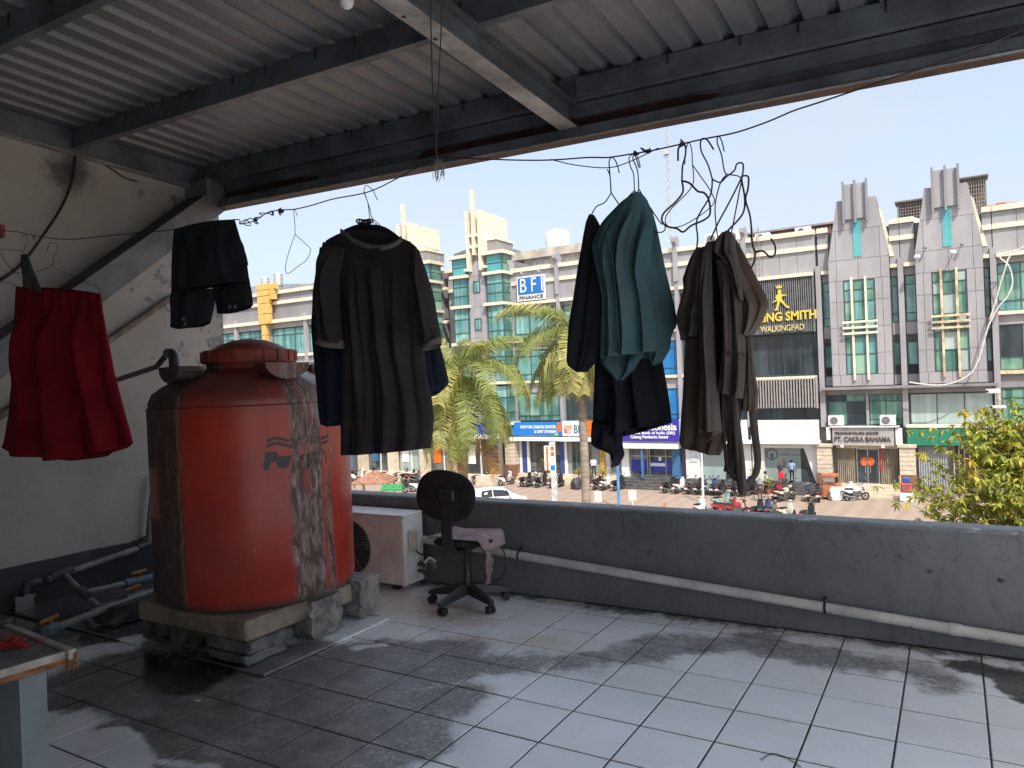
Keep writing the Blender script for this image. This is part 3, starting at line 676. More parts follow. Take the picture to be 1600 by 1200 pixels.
# ---- louvred bay with gold lettering
u3 = unit('shophouse', -13.15, -8.05, 'shophouse with dark louvre screens and a white ground-floor front')
upper_wall(u3, -13.1, -8.2); pilaster(u3, -13.15, finial=True)
PB(u3, 'cornice', cream, -12.95, -8.35, YF-.75, YF+.15, 8.3, 8.545)
window(u3, -12.95, -8.4, 4.3, 8.2, YF+.05, g_teal, 5, (5., 7.4))
for i in range(31):
    x = -12.9+i*.148; PB(u3, 'louvre_blade', louver_m, x, x+.07, YF-.62, YF-.45, 4.35, 8.25 if i % 2 else 8.4)
PB(u3, 'louvre_rail', louver_m, -12.95, -8.36, YF-.44, YF-.38, 7.7, 7.8); PB(u3, 'louvre_rail', louver_m, -12.95, -8.36, YF-.44, YF-.38, 4.6, 4.7); PB(u3, 'louvre_end', louver_m, -8.42, -8.33, YF-.66, YF-.1, 4.3, 8.3)
window(u3, -12.95, -8.35, 1.25, 4.18, YF, g_dark, 4, (), fr=.04)
PB(u3, 'ledge', cream, -12.95, -8.35, YF-.62, YF+.1, .95, 1.18)
window(u3, -12.95, -8.35, -1.95, .9, YF+.05, g_dark, 4, (), fr=.04)
for i in range(23):
    x = -12.9+i*.196; PB(u3, 'louvre_blade', louver2_m, x, x+.085, YF-.66, YF-.42, -1.1, 1.05)
PB(u3, 'louvre_rail', louver2_m, -12.95, -8.36, YF-.41, YF-.36, -.95, -.85); PB(u3, 'louvre_end', louver2_m, -8.45, -8.33, YF-.68, YF-.1, -1.15, 1.1)
panels(u3, -13.1, -8.35, -3.45, -1.98, YF-.3, (-11.5, -9.9), (-2.4,), white_m, th=.3)
PB(u3, 'canopy', white_m, -18.3, -8.3, YF-1.1, YF+.1, -3.68, -3.46)
# white slanted shopfront
PB(u3, 'front_head', white_m, -13.1, -8.5, YF-.35, YF+.1, -4.05, -3.7)
PB(u3, 'front_jamb', white_m, -13.1, -12.25, YF-.35, YF+.1, FZ, -4.055)
sub(MB().prism([(-9.45, -4.055), (-8.5, -4.055), (-8.5, FZ), (-8.72, FZ)], 'y', YF-.35, YF+.1).build('front_jamb', white_m), u3)
sf = PB(u3, 'shop_window', g_grey, -12.24, -9.75, YF-.05, YF, FZ, -4.06)
PB(u3, 'shop_window', g_dark, -9.74, -8.8, YF-.05, YF, FZ, -4.06)
PB(u3, 'door_handle', M('red_handle', (.4, .12, .1), .4), -10.95, -10.9, YF-.12, YF-.06, -5.5, -4.85)
hexa = MB(); hp = [(-11.75+.42*math.sin(k*math.pi/3), -4.55+.42*math.cos(k*math.pi/3)) for k in range(7)]
hexa.tube([(x, YF-.07, z) for x, z in hp], .035, 6); hexa.box(-11.83, -11.67, YF-.09, YF-.055, -4.85, -4.5); sub(hexa.build('logo', frame_m), u3)
sub(lettering('INFINITE GROUP', -11.2, YF-.06, -4.62, .17, frame_m, fit=1.55, depth=.01), u3)
steps(u3, -13.1, -8.5, 4, M('dark_step_tile', (.12, .115, .115), .4, var=.3), YF-.3, .3)
# ---- bays mostly behind the laundry
def mid_bay(x0, x1, label, gl=(g_teal, g_teal, g_green), finial=True, dz=.35, name='shophouse', cols=3):
    u = unit(name, x0, x1, label); upper_wall(u, x0+.02, x1-.18); pilaster(u, x0, finial=finial)
    PB(u, 'cornice', cream, x0+.18, x1-.18, YF-.5, YF+.15, 8.3, 8.545); panels(u, x0+.18, x1-.18, 8.0, 8.295, YF, ((x0+x1)/2,), (), clad)
    storey(u, x0+.2, x1-.2, 5.28, 7.99, gl[0], cols, (5.8, 7.5)); panels(u, x0+.18, x1-.18, 4.36, 5.0, YF, ((x0+x1)/2,), (), clad)
    storey(u, x0+.2, x1-.2, 1.65, 4.35, gl[1], cols, (2.2, 3.8), cream_m=cream); panels(u, x0+.18, x1-.18, .56, 1.36, YF, ((x0+x1)/2,), (), clad)
    window(u, x0+.2, x1-.2, -1.9, .55, YF, gl[2], cols+1, (-1.45,)); return u
u4 = mid_bay(-18.4, -13.15, 'grey shophouse bay directly behind the brown hanging clothes', (g_teal, g_dark, g_dark))
panels(u4, -18.2, -13.35, -3.45, -1.95, YF-.3, (-16.5, -14.9), (), white_m, th=.3)
PB(u4, 'front_wall', white_m, -18.2, -17.1, YF-.35, YF+.1, FZ, -3.7); PB(u4, 'front_wall', white_m, -14.2, -13.2, YF-.35, YF+.1, FZ, -3.7)
PB(u4, 'shop_window', g_grey, -17.09, -15.2, YF-.05, YF, FZ, -3.7); PB(u4, 'shop_window', g_dark, -15.18, -14.21, YF-.05, YF, FZ, -3.7)
PB(u4, 'notice_board', M('pale_notice', (.62, .68, .72), .6), -17.9, -17.3, YF-.4, YF-.355, -5.2, -4.1)
steps(u4, -18.3, -13.2, 4, MATS['dark_step_tile'], YF-.3, .3)
u5 = mid_bay(-23.7, -18.4, 'shophouse with blue filmed upper windows above the indigo bank sign', (g_teal, g_blue, g_blue))
blue_m = M('bank_blue', (.03, .05, .36), .35, var=.1); blue2_m = M('blue_column_cladding', (.06, .16, .33), .4, var=.15)
PB(u5, 'canopy', white_m, -24.2, -18.5, YF-1.3, YF+.1, -4.12, -3.72)
window(u5, -22.9, -19.3, FZ+.05, -4.15, YF, g_clear, 4, (-4.85,), m=alu_m, split=[-22.9, -21.5, -21.3, -19.95, -19.3])
for a, b in ((-22.85, -21.55), (-21.25, -20.0), (-19.9, -19.32)): PB(u5, 'door_film', blue_m, a, b, YF-.045, YF-.03, -6.1, -5.15)
PB(u5, 'door_band', white_m, -21.25, -20.0, YF-.06, YF-.047, -5.65, -5.4); PB(u5, 'notice', white_m, -20.55, -20.3, YF-.06, YF-.047, -5.2, -4.9)
PB(u5, 'blue_post', blue2_m, -21.6, -21.42, YF-1.2, YF-1.0, FZ, -4.13); PB(u5, 'blue_column', blue2_m, -19.28, -18.65, YF-.5, YF, FZ, -4.13)
PB(u5, 'white_jamb', white_m, -23.6, -22.95, YF-.4, YF, FZ, -4.13)
steps(u5, -23.5, -19.4, 4, MATS['dark_step_tile'], YF-.5, .36)
u6 = mid_bay(-28.85, -23.7, 'grey shophouse bay behind the black hanging clothes', (g_teal, g_dark, g_dark))
PB(u6, 'front_wall', clad2, -28.6, -23.8, YF-.1, YF+.2, FZ, -3.4); PB(u6, 'shop_window', g_clear, -28.2, -26.4, YF-.16, YF-.105, FZ+.05, -3.7); PB(u6, 'door_pillar', alu_m, -25.0, -24.6, YF-.4, YF, FZ, -3.5)
PB(u6, 'notice_board', M('pale_notice', (.62, .68, .72), .6), -24.3, -23.75, YF-.5, YF-.42, -5.3, -4.3); PB(u6, 'gold_wall', M('gold_panel', (.55, .33, .06), .5), -25.6, -25.05, YF-.2, YF-.11, FZ, -4.2)
PB(u6, 'canopy', white_m, -28.8, -24.2, YF-1.2, YF+.1, -3.6, -3.25); steps(u6, -28.6, -23.8, 4, stone, YF-.3, .3)
u7 = mid_bay(-33.6, -28.85, 'shophouse with two rows of teal windows under the blue and white finance sign', (g_teal, g_teal, g_green), cols=3)
PB(u7, 'canopy', white_m, -34.0, -28.8, YF-1.1, YF+.1, -3.6, -3.25)
for a, b in ((-33.1, -32.6), (-29.35, -28.9)): PB(u7, 'blue_jamb', M('navy_jamb', (.05, .08, .26), .5), a, b, YF-.2, YF+.05, FZ, -3.6)
for a, b in ((-33.35, -33.12), (-32.58, -32.38), (-28.88, -28.65)): PB(u7, 'white_jamb', white_m, a, b, YF-.25, YF+.05, FZ, -3.6)
window(u7, -32.36, -29.4, FZ+.15, -3.62, YF, g_clear, 3, (-6., -5.5, -4.9, -4.3), m=M('brown_frame', (.16, .09, .07), .5))
stone_column(u7, -33.95, 1.05, YF-.6, -3.75); steps(u7, -33.4, -28.6, 3, stone, YF-.3, .35)
# ---- left corner towers
def corner_tower(dx, label):
    u = empty('corner_tower', (-36.1+dx, 56, GZ), label, 'building', 'glass corner towers with cream crests')
    X = lambda x: x+dx
    y = 55.
    PB(u, 'wall', clad2, X(-37.1), X(-35.3), y+.3, 66, GZ, 12.6); PB(u, 'wall', clad2, X(-38.4), X(-33.8), y+1.6, 66, GZ, 12.5)
    cj = [11.2, 9.9, 8.4, 7., 5.6, 4., 2.4, .8]
    panels(u, X(-37.15), X(-35.4), -2, 12.5, y+.3, (X(-36.6), X(-35.95)), sorted(cj), clad, th=.14)
    for z in (9.75, 6.4): window(u, X(-36.62), X(-35.92), z-.05, z+.98, y+.1, g_teal, 1, ())
    for a, b, side in ((-38.75, -37.18, 0), (-35.1, -33.45, 1)):
        z = 12.85; levels = [(11.36, 12.85, 1), (8.64, 11.1, 2), (5.3, 8.38, 2), (1.7, 4.9, 2), (-1.9, 1.3, 2)]
        for i, (z0, z1, k) in enumerate(levels):
            rows = (z0+(z1-z0)*.5,) if k == 1 else (z0+.85, z0+(z1-z0)*.68)
            window(u, X(a), X(b), z0, z1, y, g_bright if i == 0 else g_teal, 1, rows)
            # glazed return towards the right
            if side or True:
                f = MB().box(X(b)-.04, X(b)+.02, y+.12, y+1.75, z0, z0+.05); f.box(X(b)-.04, X(b)+.02, y+.12, y+1.75, z1-.05, z1)
                for zz in rows: f.box(X(b)-.04, X(b)+.015, y+.12, y+1.75, zz-.02, zz+.02)
                w = sub(f.build('window', frame_m), u)
                zz = [z0]+list(rows)+[z1]
                for q in range(len(zz)-1):
                    o = MB().box(X(b)-.05, X(b)-.02, y+.12, y+1.74, zz[q]+.03, zz[q+1]-.03).build('pane', g_green); o.parent = w
            ins = MB().box(X(a)+.02, X(b)-.06, y+.2, y+1.7, z0, z1); sub(ins.build('bay_core', joint_m), u)
            PB(u, 'ledge', cream, X(a)-.22 if not side else X(a)-.3, X(b)+.2, y-.28, y+1.8, z0-.27, z0-.005)
        PB(u, 'bay_cap', cream, X(a)-.3, X(b)+.25, y-.3, y+1.85, 12.855, 13.15)
    # crest: fins, box and spire
    PB(u, 'crest_back', clad2, X(-36.92), X(-35.6), y+.35, y+4.4, 12.4, 16.75)
    for x, z0 in ((-36.97, 11.6), (-36.33, 13.0), (-35.68, 11.6)): PB(u, 'crest_fin', cream, X(x), X(x)+.27, y-.3, y+.34, z0, 16.95)
    for z in (14.75, 13.75): PB(u, 'crest_bar', cream, X(-36.69), X(-35.69), y-.22, y+.2, z-.12, z+.12)
    for k in range(3): PB(u, 'crest_panel', cream, X(-35.6), X(-35.41), y+.36+k*1.36, y+.36+k*1.36+1.33, 12.5 if k == 0 else 14.9, 16.9-.02*k)
    PB(u, 'crest_panel', cream, X(-35.6), X(-35.42), y+.37, y+3.2, 12.45, 14.86)
    PB(u, 'spire', cream, X(-36.34), X(-36.06), y-.32, y+.0, 16.96, 18.75)
    PB(u, 'foot_block', cream, X(-37.3), X(-36.98), y-.3, y+.3, 11.65, 11.85); PB(u, 'foot_block', cream, X(-35.4), X(-35.0), y-.3, y+.3, 11.75, 11.95)
    # louvred box behind
    PB(u, 'louvre_box', clad2, X(-35.4), X(-34.5), y+.8, y+3.8, 13.16, 14.3); PB(u, 'louvre_cap', cream, X(-35.4), X(-34.38), y+.7, y+3.9, 14.305, 14.5)
    for k in range(10): PB(u, 'louvre_blade', louver2_m, X(-34.5), X(-34.46), y+.85+k*.3, y+1.03+k*.3, 13.4, 14.28)
    PB(u, 'louvre_foot', cream, X(-35.4), X(-34.38), y+.7, y+3.9, 13.155, 13.35)
    # wall to the right, set back
    for z in (10.55, 7.4, 4.): PB(u, 'side_ledge', cream, X(-33.6), X(-33.0), y+1.85, y+2.2, z, z+.27)
    return u
t2 = corner_tower(0, 'glass corner tower with cream fins and spire, right-hand one of the two')
t1 = corner_tower(-7.85, 'glass corner tower with cream fins and spire, partly hidden by the large dark shirt')
link_w = empty('link_block', (-40, 58.5, GZ), 'set-back grey wall between the two cream-crested glass towers', 'building')
panels(link_w, -41.2, -38.5, -3, 12.2, 58, (-39.9,), (0, 3, 6, 9), clad, th=.3); PB(link_w, 'wall', clad2, -41.4, -38.4, 58.01, 66, GZ, 12.2)
for z in (12.2, 10.3): PB(link_w, 'ledge', cream, -41.3, -38.6, 57.3, 58.2, z, z+.3)
PB(link_w, 'window', g_dark, -39.6, -38.9, 57.66, 57.69, 7.6, 9.2)
PB(link_w, 'roof_shed', M('pale_shed', (.60, .63, .65), .6), -43, -37.6, 62, 68, 12.2, 14.6)
sub(MB().prism([(-43.3, 14.65), (-37.3, 14.65), (-37.3, 14.85), (-40.2, 15.4), (-43.3, 14.85)], 'y', 61.8, 68).build('shed_roof', M('shed_roof', (.2, .21, .22), .6)), link_w)
# ---- left wing, standing forward
YL = 52.5
lw = empty('left_wing', (-62, YL, GZ), 'grey clad wing with teal windows seen over the orange tank', 'building')
PB(lw, 'wall', joint_m, -80, -50.6, YL+.2, YL+14, GZ, 11.3)
panels(lw, -80, -50.6, 8.95, 10.4, YL, [-80+2.05*i for i in range(1, 14)], (), clad2, th=.15); panels(lw, -80, -50.6, 10.75, 11.45, YL, [-80+4.1*i for i in range(1, 7)], (), clad2, th=.15)
PB(lw, 'roof_cap', cream, -80, -50.6, YL-.4, YL+.3, 11.46, 11.8); PB(lw, 'band', cream, -80, -50.6, YL-.35, YL+.1, 10.41, 10.74); PB(lw, 'cornice', cream, -80, -50.6, YL-.5, YL+.1, 8.55, 8.9)
panels(lw, -80, -50.6, 8.0, 8.54, YL, [-80+4.1*i for i in range(1, 7)], (), clad, th=.1)
for i, x in enumerate((-80, -74.9, -70, -65.1, -60.0, -54.75)):
    PB(lw, 'pilaster', clad, x-.2, x+.2, YL-.35, YL+.1, -2, 9.3); xb = (-74.9, -70, -65.1, -60.0, -54.75, -50.6)[i]
    window(lw, x+.25, xb-.25, 5.3, 7.95, YL, g_teal, 3, (7.3,)); panels(lw, x+.2, xb-.2, 4.3, 5.0, YL, (), (), clad); PB(lw, 'sill', cream, x+.2, xb-.2, YL-.3, YL+.1, 5.005, 5.29)
    window(lw, x+.25, xb-.25, 1.65, 4.25, YL, g_teal, 3, (2.3,)); panels(lw, x+.2, xb-.2, .6, 1.64, YL, (), (), clad); window(lw, x+.25, xb-.25, -1.9, .55, YL, g_green, 3, ())
    PB(lw, 'shop_front', [white_m, clad2][i % 2], x+.2, xb-.2, YL-.1, YL+.15, -3.6, -2); PB(lw, 'shop_window', g_clear, x+.3, xb-.3, YL, YL+.1, FZ, -3.65)
yel_m = M('yellow_duct', (.72, .45, .14), .5, var=.12, scale=2)
duct = empty('yellow_duct', (-59.8, YL-.5, GZ), 'stepped yellow duct climbing the front of the grey wing', 'duct')
zz = [-2, 2, 6.2, 7.35, 8.45, 9.5, 10.55, 11.3, 11.9, 12.55]; ww = [.42, .42, .42, .45, .75, .78, .8, .8, .85]
for i in range(9): PB(duct, 'duct_section', yel_m, -59.95-ww[i], -59.95+ww[i]*(.5 if i < 4 else 1), YL-.9-.1*(i > 3), YL-.42, zz[i]+.02, zz[i+1]-.02, b=.03)
for z0, z1 in ((10.9, 11.4), (11.42, 11.9), (11.92, 12.5)): PB(duct, 'duct_section', yel_m, -59.1, -58.4+.25*(z1 > 12), YL-.9, YL-.42, z0, z1, b=.03)
ven_m = M('galvanised_pipe', (.62, .62, .6), .4, metal=.4)
for x, z0, z1, r in ((-61.5, 11.5, 13.5, .42), (-59.55, 12.5, 13.75, .45)):
    v = empty('vent_pipe', (x, YL+.8, z0), 'ribbed metal vent pipe %s the yellow duct' % ('left of' if x < -60 else 'behind the top of'), 'vent pipe')
    prof = []
    for k in range(9): prof += [(r, (z1-z0)*k/9), (r*1.08, (z1-z0)*(k+.5)/9)]
    sub(MB().lathe([(.01, 0)]+prof+[(r, z1-z0), (.01, z1-z0)], (x, YL+.8, z0), 16).build('pipe_shell', ven_m), v)
tl = empty('roof_shed', (-66, 60, 11.3), 'low grey metal roof behind the parapet of the grey wing', 'roof')
sub(MB().prism([(-72, 11.31), (-52, 11.31), (-55, 12.5), (-64, 13.3), (-72, 13.2)], 'y', YL+3, YL+10).build('roof_slab', M('grey_metal_roof', (.36, .37, .38), .5)), tl)
# ---- rooftop things
ph = empty('penthouse', (-31, 64, 11.3), 'weathered beige rooftop room beside the finance sign', 'rooftop room')
beige = M('beige_concrete', (.56, .50, .43), .8, var=.2, scale=1.2, dirt=.3)
PB(ph, 'wall', beige, -37.5, -29.0, 62, 67, 10.5, 13.3); PB(ph, 'roof_slab', beige, -38, -28.8, 61.6, 67.3, 13.305, 14.1); PB(ph, 'window', M('penthouse_window', (.5, .5, .48), .5), -34.2, -32.6, 61.95, 61.995, 11.9, 13.1); PB(ph, 'opening', joint_m, -37.2, -35.2, 61.95, 61.995, 12.6, 13.2)
wt = empty('roof_tank', (-32.5, 64, 14.1), 'white cylindrical water tank on the beige rooftop room', 'water tank')
sub(MB().lathe([(.02, 0), (1.15, 0), (1.2, .1), (1.2, 1.7), (1.1, 1.85), (.3, 2.1), (.02, 2.12)], (-32.5, 64, 14.11), 24).build('tank_body', white_m, smooth=True, auto=40), wt)
rs = empty('red_roof_strip', (-10, 60, 11.6), 'long low maroon metal roof behind the parapet above the louvred bay', 'roof')
sub(MB().prism([(60, 11.3), (60, 12.45), (66, 13.2), (66, 11.3)], 'x', -13.6, -7.2).build('roof_face', M('maroon_sheet', (.16, .06, .06), .6, var=.3, scale=2)), rs)
for i in range(22): PB(rs, 'roof_rib', M('maroon_rib', (.26, .13, .12), .6), -13.5+i*.28, -13.42+i*.28, 59.93, 59.995, 11.7, 12.4)
PB(rs, 'ridge', M('ridge_grey', (.32, .28, .28), .6), -13.7, -7.1, 59.8, 60.3, 12.46, 12.6)
def ac_unit(x, y, z, w, h, d, label, group='air conditioner boxes on the row'):
    a = empty('air_conditioner', (x, y, z), label, 'air conditioner', group)
    PB(a, 'casing', white_m, x-w/2, x+w/2, y, y+d, z+.04, z+h, b=.02)
    f = MB().lathe([(.02, 0), (h*.36, 0), (h*.36, .02)], (0, 0, 0), 20); f.xf(Matrix.Translation((x-w*.12, y-.004, z+h*.52)) @ Matrix.Rotation(math.pi/2, 4, 'X')); sub(f.build('fan_grille', MATS['joint_dark']), a)
    for k in (-1, 1): PB(a, 'foot', alu_m, x+k*w*.35-.04, x+k*w*.35+.04, y+.02, y+d-.02, z, z+.038)
    return a
ac_unit(-7.2, YF-.75, -2.42, 1.0, .72, .4, 'white air conditioner with dark fan at the left end of the grey sign ledge')
ac_unit(-3.95, YF-.75, -2.42, .95, .72, .4, 'white air conditioner at the right end of the grey sign ledge')
ac_unit(-12.1, YF+1.2, 11.6, 1.1, .5, .5, 'small white roof unit in front of the maroon roof, left of the pair'); ac_unit(-9.2, YF+1.2, 11.6, 1.1, .55, .5, 'small white roof unit in front of the maroon roof, right of the pair')
for x in (-15.8, -14.2): ac_unit(x, YF+1., 11.6, 1.2, .95, .6, 'cream roof unit above the brown hanging clothes, %s of the two' % ('left' if x < -15 else 'right'))
for x0, x1, z0, z1, lab in ((-3.05, -1.0, 11.5, 13.2, 'wire mesh cage on the roof between the two grey towers'), (.6, 2.3, 12., 14.2, 'wire mesh cage on the roof right of the grey tower')):
    cg = empty('mesh_cage', ((x0+x1)/2, 59.5, z0), lab, 'cage', 'wire mesh rooftop cages')
    PB(cg, 'back', M('cage_dark', (.15, .13, .12), .8), x0, x1, 60.6, 60.7, z0-.6, z1)
    k = MB()
    for i in range(13): k.tube([(x0+(x1-x0)*i/12, 59.5, z0-.6), (x0+(x1-x0)*i/12, 59.5, z1)], .022, 4)
    for i in range(9): k.tube([(x0, 59.5, z0+(z1-z0)*i/8), (x1, 59.5, z0+(z1-z0)*i/8)], .022, 4)
    sub(k.build('mesh', M('cage_wire', (.35, .3, .27), .6)), cg); PB(cg, 'roof_sheet', M('cage_roof', (.18, .17, .16), .7), x0-.15, x1+.15, 59.3, 60.9, z1, z1+.1)
tp = MB(); tp.grid([[(-3.3+2*i/8, 59.0+.5*j/3, 11.6+.42*math.exp(-((i-4)/3)**2)+random.uniform(-.08, .08)-(.3 if j == 0 else 0)) for i in range(9)] for j in range(4)])
tag(tp.build('tarpaulin', white_m), 'crumpled white sheet lying on the roof below the left mesh cage', 'sheet')
pile = empty('orange_pile', (2.9, 58.5, 11.6), 'orange covered pile on the roof right of the mesh cage', 'pile')
for i in range(3): PB(pile, 'bundle', M('orange_cover', (.6, .16, .05), .6), 2.25+i*.5, 2.85+i*.5, 58.2, 58.9, 11.55, 12.0+.08*(i % 2), b=.08)
lad = empty('wall_ladder', (-12.2, YF-.3, 8.5), 'thin steel access ladder on the wall above the louvre screen', 'ladder')
lm = M('ladder_steel', (.32, .25, .23), .6, metal=.3)
for x in (-12.4, -12.0): sub(MB().tube([(x, YF-.62, 8.55), (x, YF-.62, 12.3)], .03, 6).build('rail', lm), lad)
for i in range(9): sub(MB().tube([(-12.4, YF-.62, 8.7+i*.42), (-12., YF-.62, 8.7+i*.42)], .022, 6).build('rung', lm), lad)
mast = empty('radio_mast', atY(1048, 380, 120), 'tall thin lattice radio mast behind the row against the sky', 'mast')
mast_m = M('pale_mast', (.55, .55, .57), .6)
b0, b1 = atY(1049.5, 420, 120), atY(1044, 200, 120); k = MB()
for dx, dy in ((-.35, -.2), (.35, -.2), (0, .4)): k.tube([b0+Vector((dx, dy, 0)), Vector((b0.x+dx*.6, b0.y+dy*.6, b1.z))], .07, 5)
sub(k.build('legs', mast_m), mast); k = MB(); nn = 34
for i in range(nn):
    a_, c_ = i/nn, (i+1)/nn; za, zb = b0.z+(b1.z-b0.z)*a_, b0.z+(b1.z-b0.z)*c_; s_ = .33*(1 if i % 2 else -1)
    k.tube([(b0.x-s_, b0.y-.2, za), (b0.x+s_, b0.y-.2, zb)], .045, 4)
sub(k.build('lattice', mast_m), mast)
q = atY(1040, 237, 119.7); sub(MB().box(q.x-.5, q.x+.5, 119.5, 120.2, q.z-.5, q.z+.5).build('platform', mast_m), mast)
# wall-mounted cameras and cables on the right tower
fix_m = M('fixture_grey', (.25, .25, .26), .5)
for i, (px_, py_, ln, lab) in enumerate(((1446, 387, .35, 'small round lamp on the right tower, left of its slot window'), (1503, 382, .4, 'small round lamp on the right tower, right of its slot window'), (1433, 402, .5, 'white wall camera at the left edge of the right tower'), (1489, 396, .8, 'large white camera on an arm on the right tower'))):
    q = atY(px_, py_, 55.6); f = empty('wall_fixture', q, lab, 'fixture')
    sub(MB().tube([(q.x, 55.93, q.z+.05), (q.x, 55.93-ln, q.z)], .035, 6).build('arm', fix_m), f); sub(MB().sphere((q.x, 55.93-ln, q.z), .11+.1*(i > 1), 8, 6, (1, 1.3, .8)).build('head', white_m if i > 1 else fix_m, smooth=True), f)
cw_m = M('white_conduit', (.72, .70, .64), .5)
for lab, pts in (('thick white conduit sagging across the rust-stained tower to the pilaster', ((1420, 597), (1440, 600), (1465, 602), (1490, 598), (1515, 585), (1528, 565), (1537, 535), (1545, 508), (1560, 480), (1575, 462), (1582, 440), (1576, 415), (1562, 400), (1590, 390))),
                 ('second white conduit looping beside the wide right-hand windows', ((1546, 500), (1556, 470), (1564, 440), (1569, 425), (1578, 400), (1600, 385)))):
    tag(MB().tube(smooth_path([atY(x, y, 55.4) for x, y in pts], 5), .05, 6).build('conduit', cw_m, smooth=True), lab, 'conduit')
# ================================================================ SIGNS
gold = M('gold_letters', (.72, .55, .08), .35, var=.08); sg = lambda n, loc, l, c='sign': empty(n, loc, l, c)
s1 = sg('gold_sign', (-10.6, YF-.7, 4.6), 'gold lettered sign with a walking figure on the dark louvre screen'); yS = YF-.68
q1 = atY(1168, 497, yS); q2 = atY(1276, 488, yS)
sub(lettering('KING SMITH', q2.x-4.15, yS, 5.25, .88, gold, fit=4.1, bold=.025, depth=.08), s1)
sub(lettering('WALKINGPAD', q2.x-3.9, yS, 4.5, .6, M('pale_gold_letters', (.62, .52, .25), .4), fit=3.05, bold=.012, depth=.06), s1)
fx, fz = atY(1218, 465, yS).x, atY(1218, 485, yS).z
fig = [(.02, 1.72), (.12, 1.66), (.14, 1.5), (.12, 1.38), (.22, 1.3), (.52, 1.26), (.52, 1.2), (.2, 1.16), (.16, .95), (.5, .45), (.72, .3), (.72, .22), (.5, .26), (.05, .8), (-.12, .3), (-.1, .12), (-.38, .12), (-.36, .2), (-.26, .3), (-.14, .85), (-.5, .72), (-.5, .8), (-.2, .95), (-.3, 1.1), (-.22, 1.28), (-.08, 1.36), (-.1, 1.5), (-.08, 1.66)]
sub(MB().prism([(fx+x*.95, fz+z*.95-.1) for x, z in fig], 'y', yS-.06, yS).build('walking_figure', gold), s1)
sub(MB().prism([(fx-.17, fz+1.6), (fx+.17, fz+1.6), (fx+.24, fz+1.85), (fx+.08, fz+1.72), (fx, fz+1.9), (fx-.08, fz+1.72), (fx-.24, fz+1.85)], 'y', yS-.06, yS).build('crown', gold), s1)
s2 = sg('finance_sign', (-31.6, YF-.6, 8.6), 'square blue and white finance sign tilted on the grey wall left of the palm'); yS = YF-.55
A_, B_, C_, D_ = [atY(x, y, yS) for x, y in ((807, 434), (847, 428), (852, 470), (808, 468.5))]
zt, zb = (A_.z+B_.z)/2, (C_.z+D_.z)/2; xl, xr = A_.x, C_.x
PB(s2, 'board', white_m, xl, xr, yS, yS+.2, zb, zt); zm = zb+(zt-zb)*.26
PB(s2, 'blue_field', M('sign_blue', (.02, .16, .50), .35, var=.06), xl+.12, xr-.12, yS-.02, yS-.002, zm, zt-.12)
sub(lettering('B F I', xl+.26, yS-.03, zm+.2, 1.75, white_m, fit=xr-xl-.55, bold=.0, depth=.02), s2); sub(lettering('FINANCE', xl+.2, yS-.03, zb+.14, .42, frame_m, fit=xr-xl-.4, bold=.008, depth=.02), s2)
for x in (-.0, -1.7): sub(MB().tube([(xl+.6-x, YF-.3, zt+.25), (xl+.6-x, yS-.2, zt+.35), (xl+.6-x, yS-.35, zt+.25)], .03, 5).build('lamp_arm', white_m), s2)
s3 = sg('bank_fascia', (-30, YF-1., -3.2), 'blue and white bank fascia with orange end above the navy-framed shop'); yS = YF-1.15
k_ = yS/YF; X = lambda x: x*k_
zA, zB = -3.12, -1.98
PB(s3, 'blue_board', M('sign_azure', (.01, .20, .62), .35, var=.06), X(-34.3), X(-29.1), yS, yS+.5, zA, zB); PB(s3, 'white_board', white_m, X(-29.07), X(-26.85), yS-.1, yS+.5, zA-.03, zB+.08)
PB(s3, 'orange_board', M('sign_orange', (.85, .17, .01), .4), X(-26.84), X(-26.2), yS-.1, yS+.5, zA-.03, zB+.08); PB(s3, 'orange_tab', MATS['sign_orange'], X(-29.6), X(-29.2), yS-.02, yS-.002, zA+.35, zB-.03)
sub(lettering('KANTOR CABANG SUNTER', X(-33.3), yS-.02, -2.5, .36, white_m, fit=3.5, bold=.012, depth=.02), s3); sub(lettering('& UNIT SYARIAH', X(-31.9), yS-.02, -2.9, .36, white_m, fit=2.15, bold=.012, depth=.02), s3)
sub(lettering('BNI', X(-28.0), yS-.12, -2.88, .95, M('sign_teal', (.03, .22, .28), .4), fit=1.05, bold=.012, depth=.02), s3)
PB(s3, 'emblem', M('emblem_red', (.75, .12, .06), .4), X(-28.88), X(-28.2), yS-.12, yS-.105, -2.9, -2.25)
em = MB()
for i in range(3): em.prism([(X(-28.86)+i*.2, -2.28), (X(-28.80)+i*.2, -2.28), (X(-28.45)+i*.14, -2.88), (X(-28.53)+i*.14, -2.88)], 'y', yS-.13, yS-.121)
sub(em.build('emblem_stripe', white_m), s3); sub(MB().prism([(X(-30.0), zA+.02), (X(-29.55), zA+.02), (X(-29.6), zA+.3)], 'y', yS-.02, yS-.003).build('green_wedge', M('sign_lime', (.35, .70, .12), .4)), s3)
s4 = sg('bank_sign', (-21, YF-1.2, -3.7), 'indigo bank sign half covered by the black hanging clothes'); yS = YF-1.25; k_ = yS/YF
PB(s4, 'board', M('sign_indigo', (.045, .03, .33), .4, var=.08), X(-23.6), X(-18.75), yS, yS+.4, -3.55, -1.85); PB(s4, 'rim', M('sign_rim', (.45, .6, .75), .4), X(-18.74), X(-18.6), yS-.02, yS+.4, -3.55, -1.8)
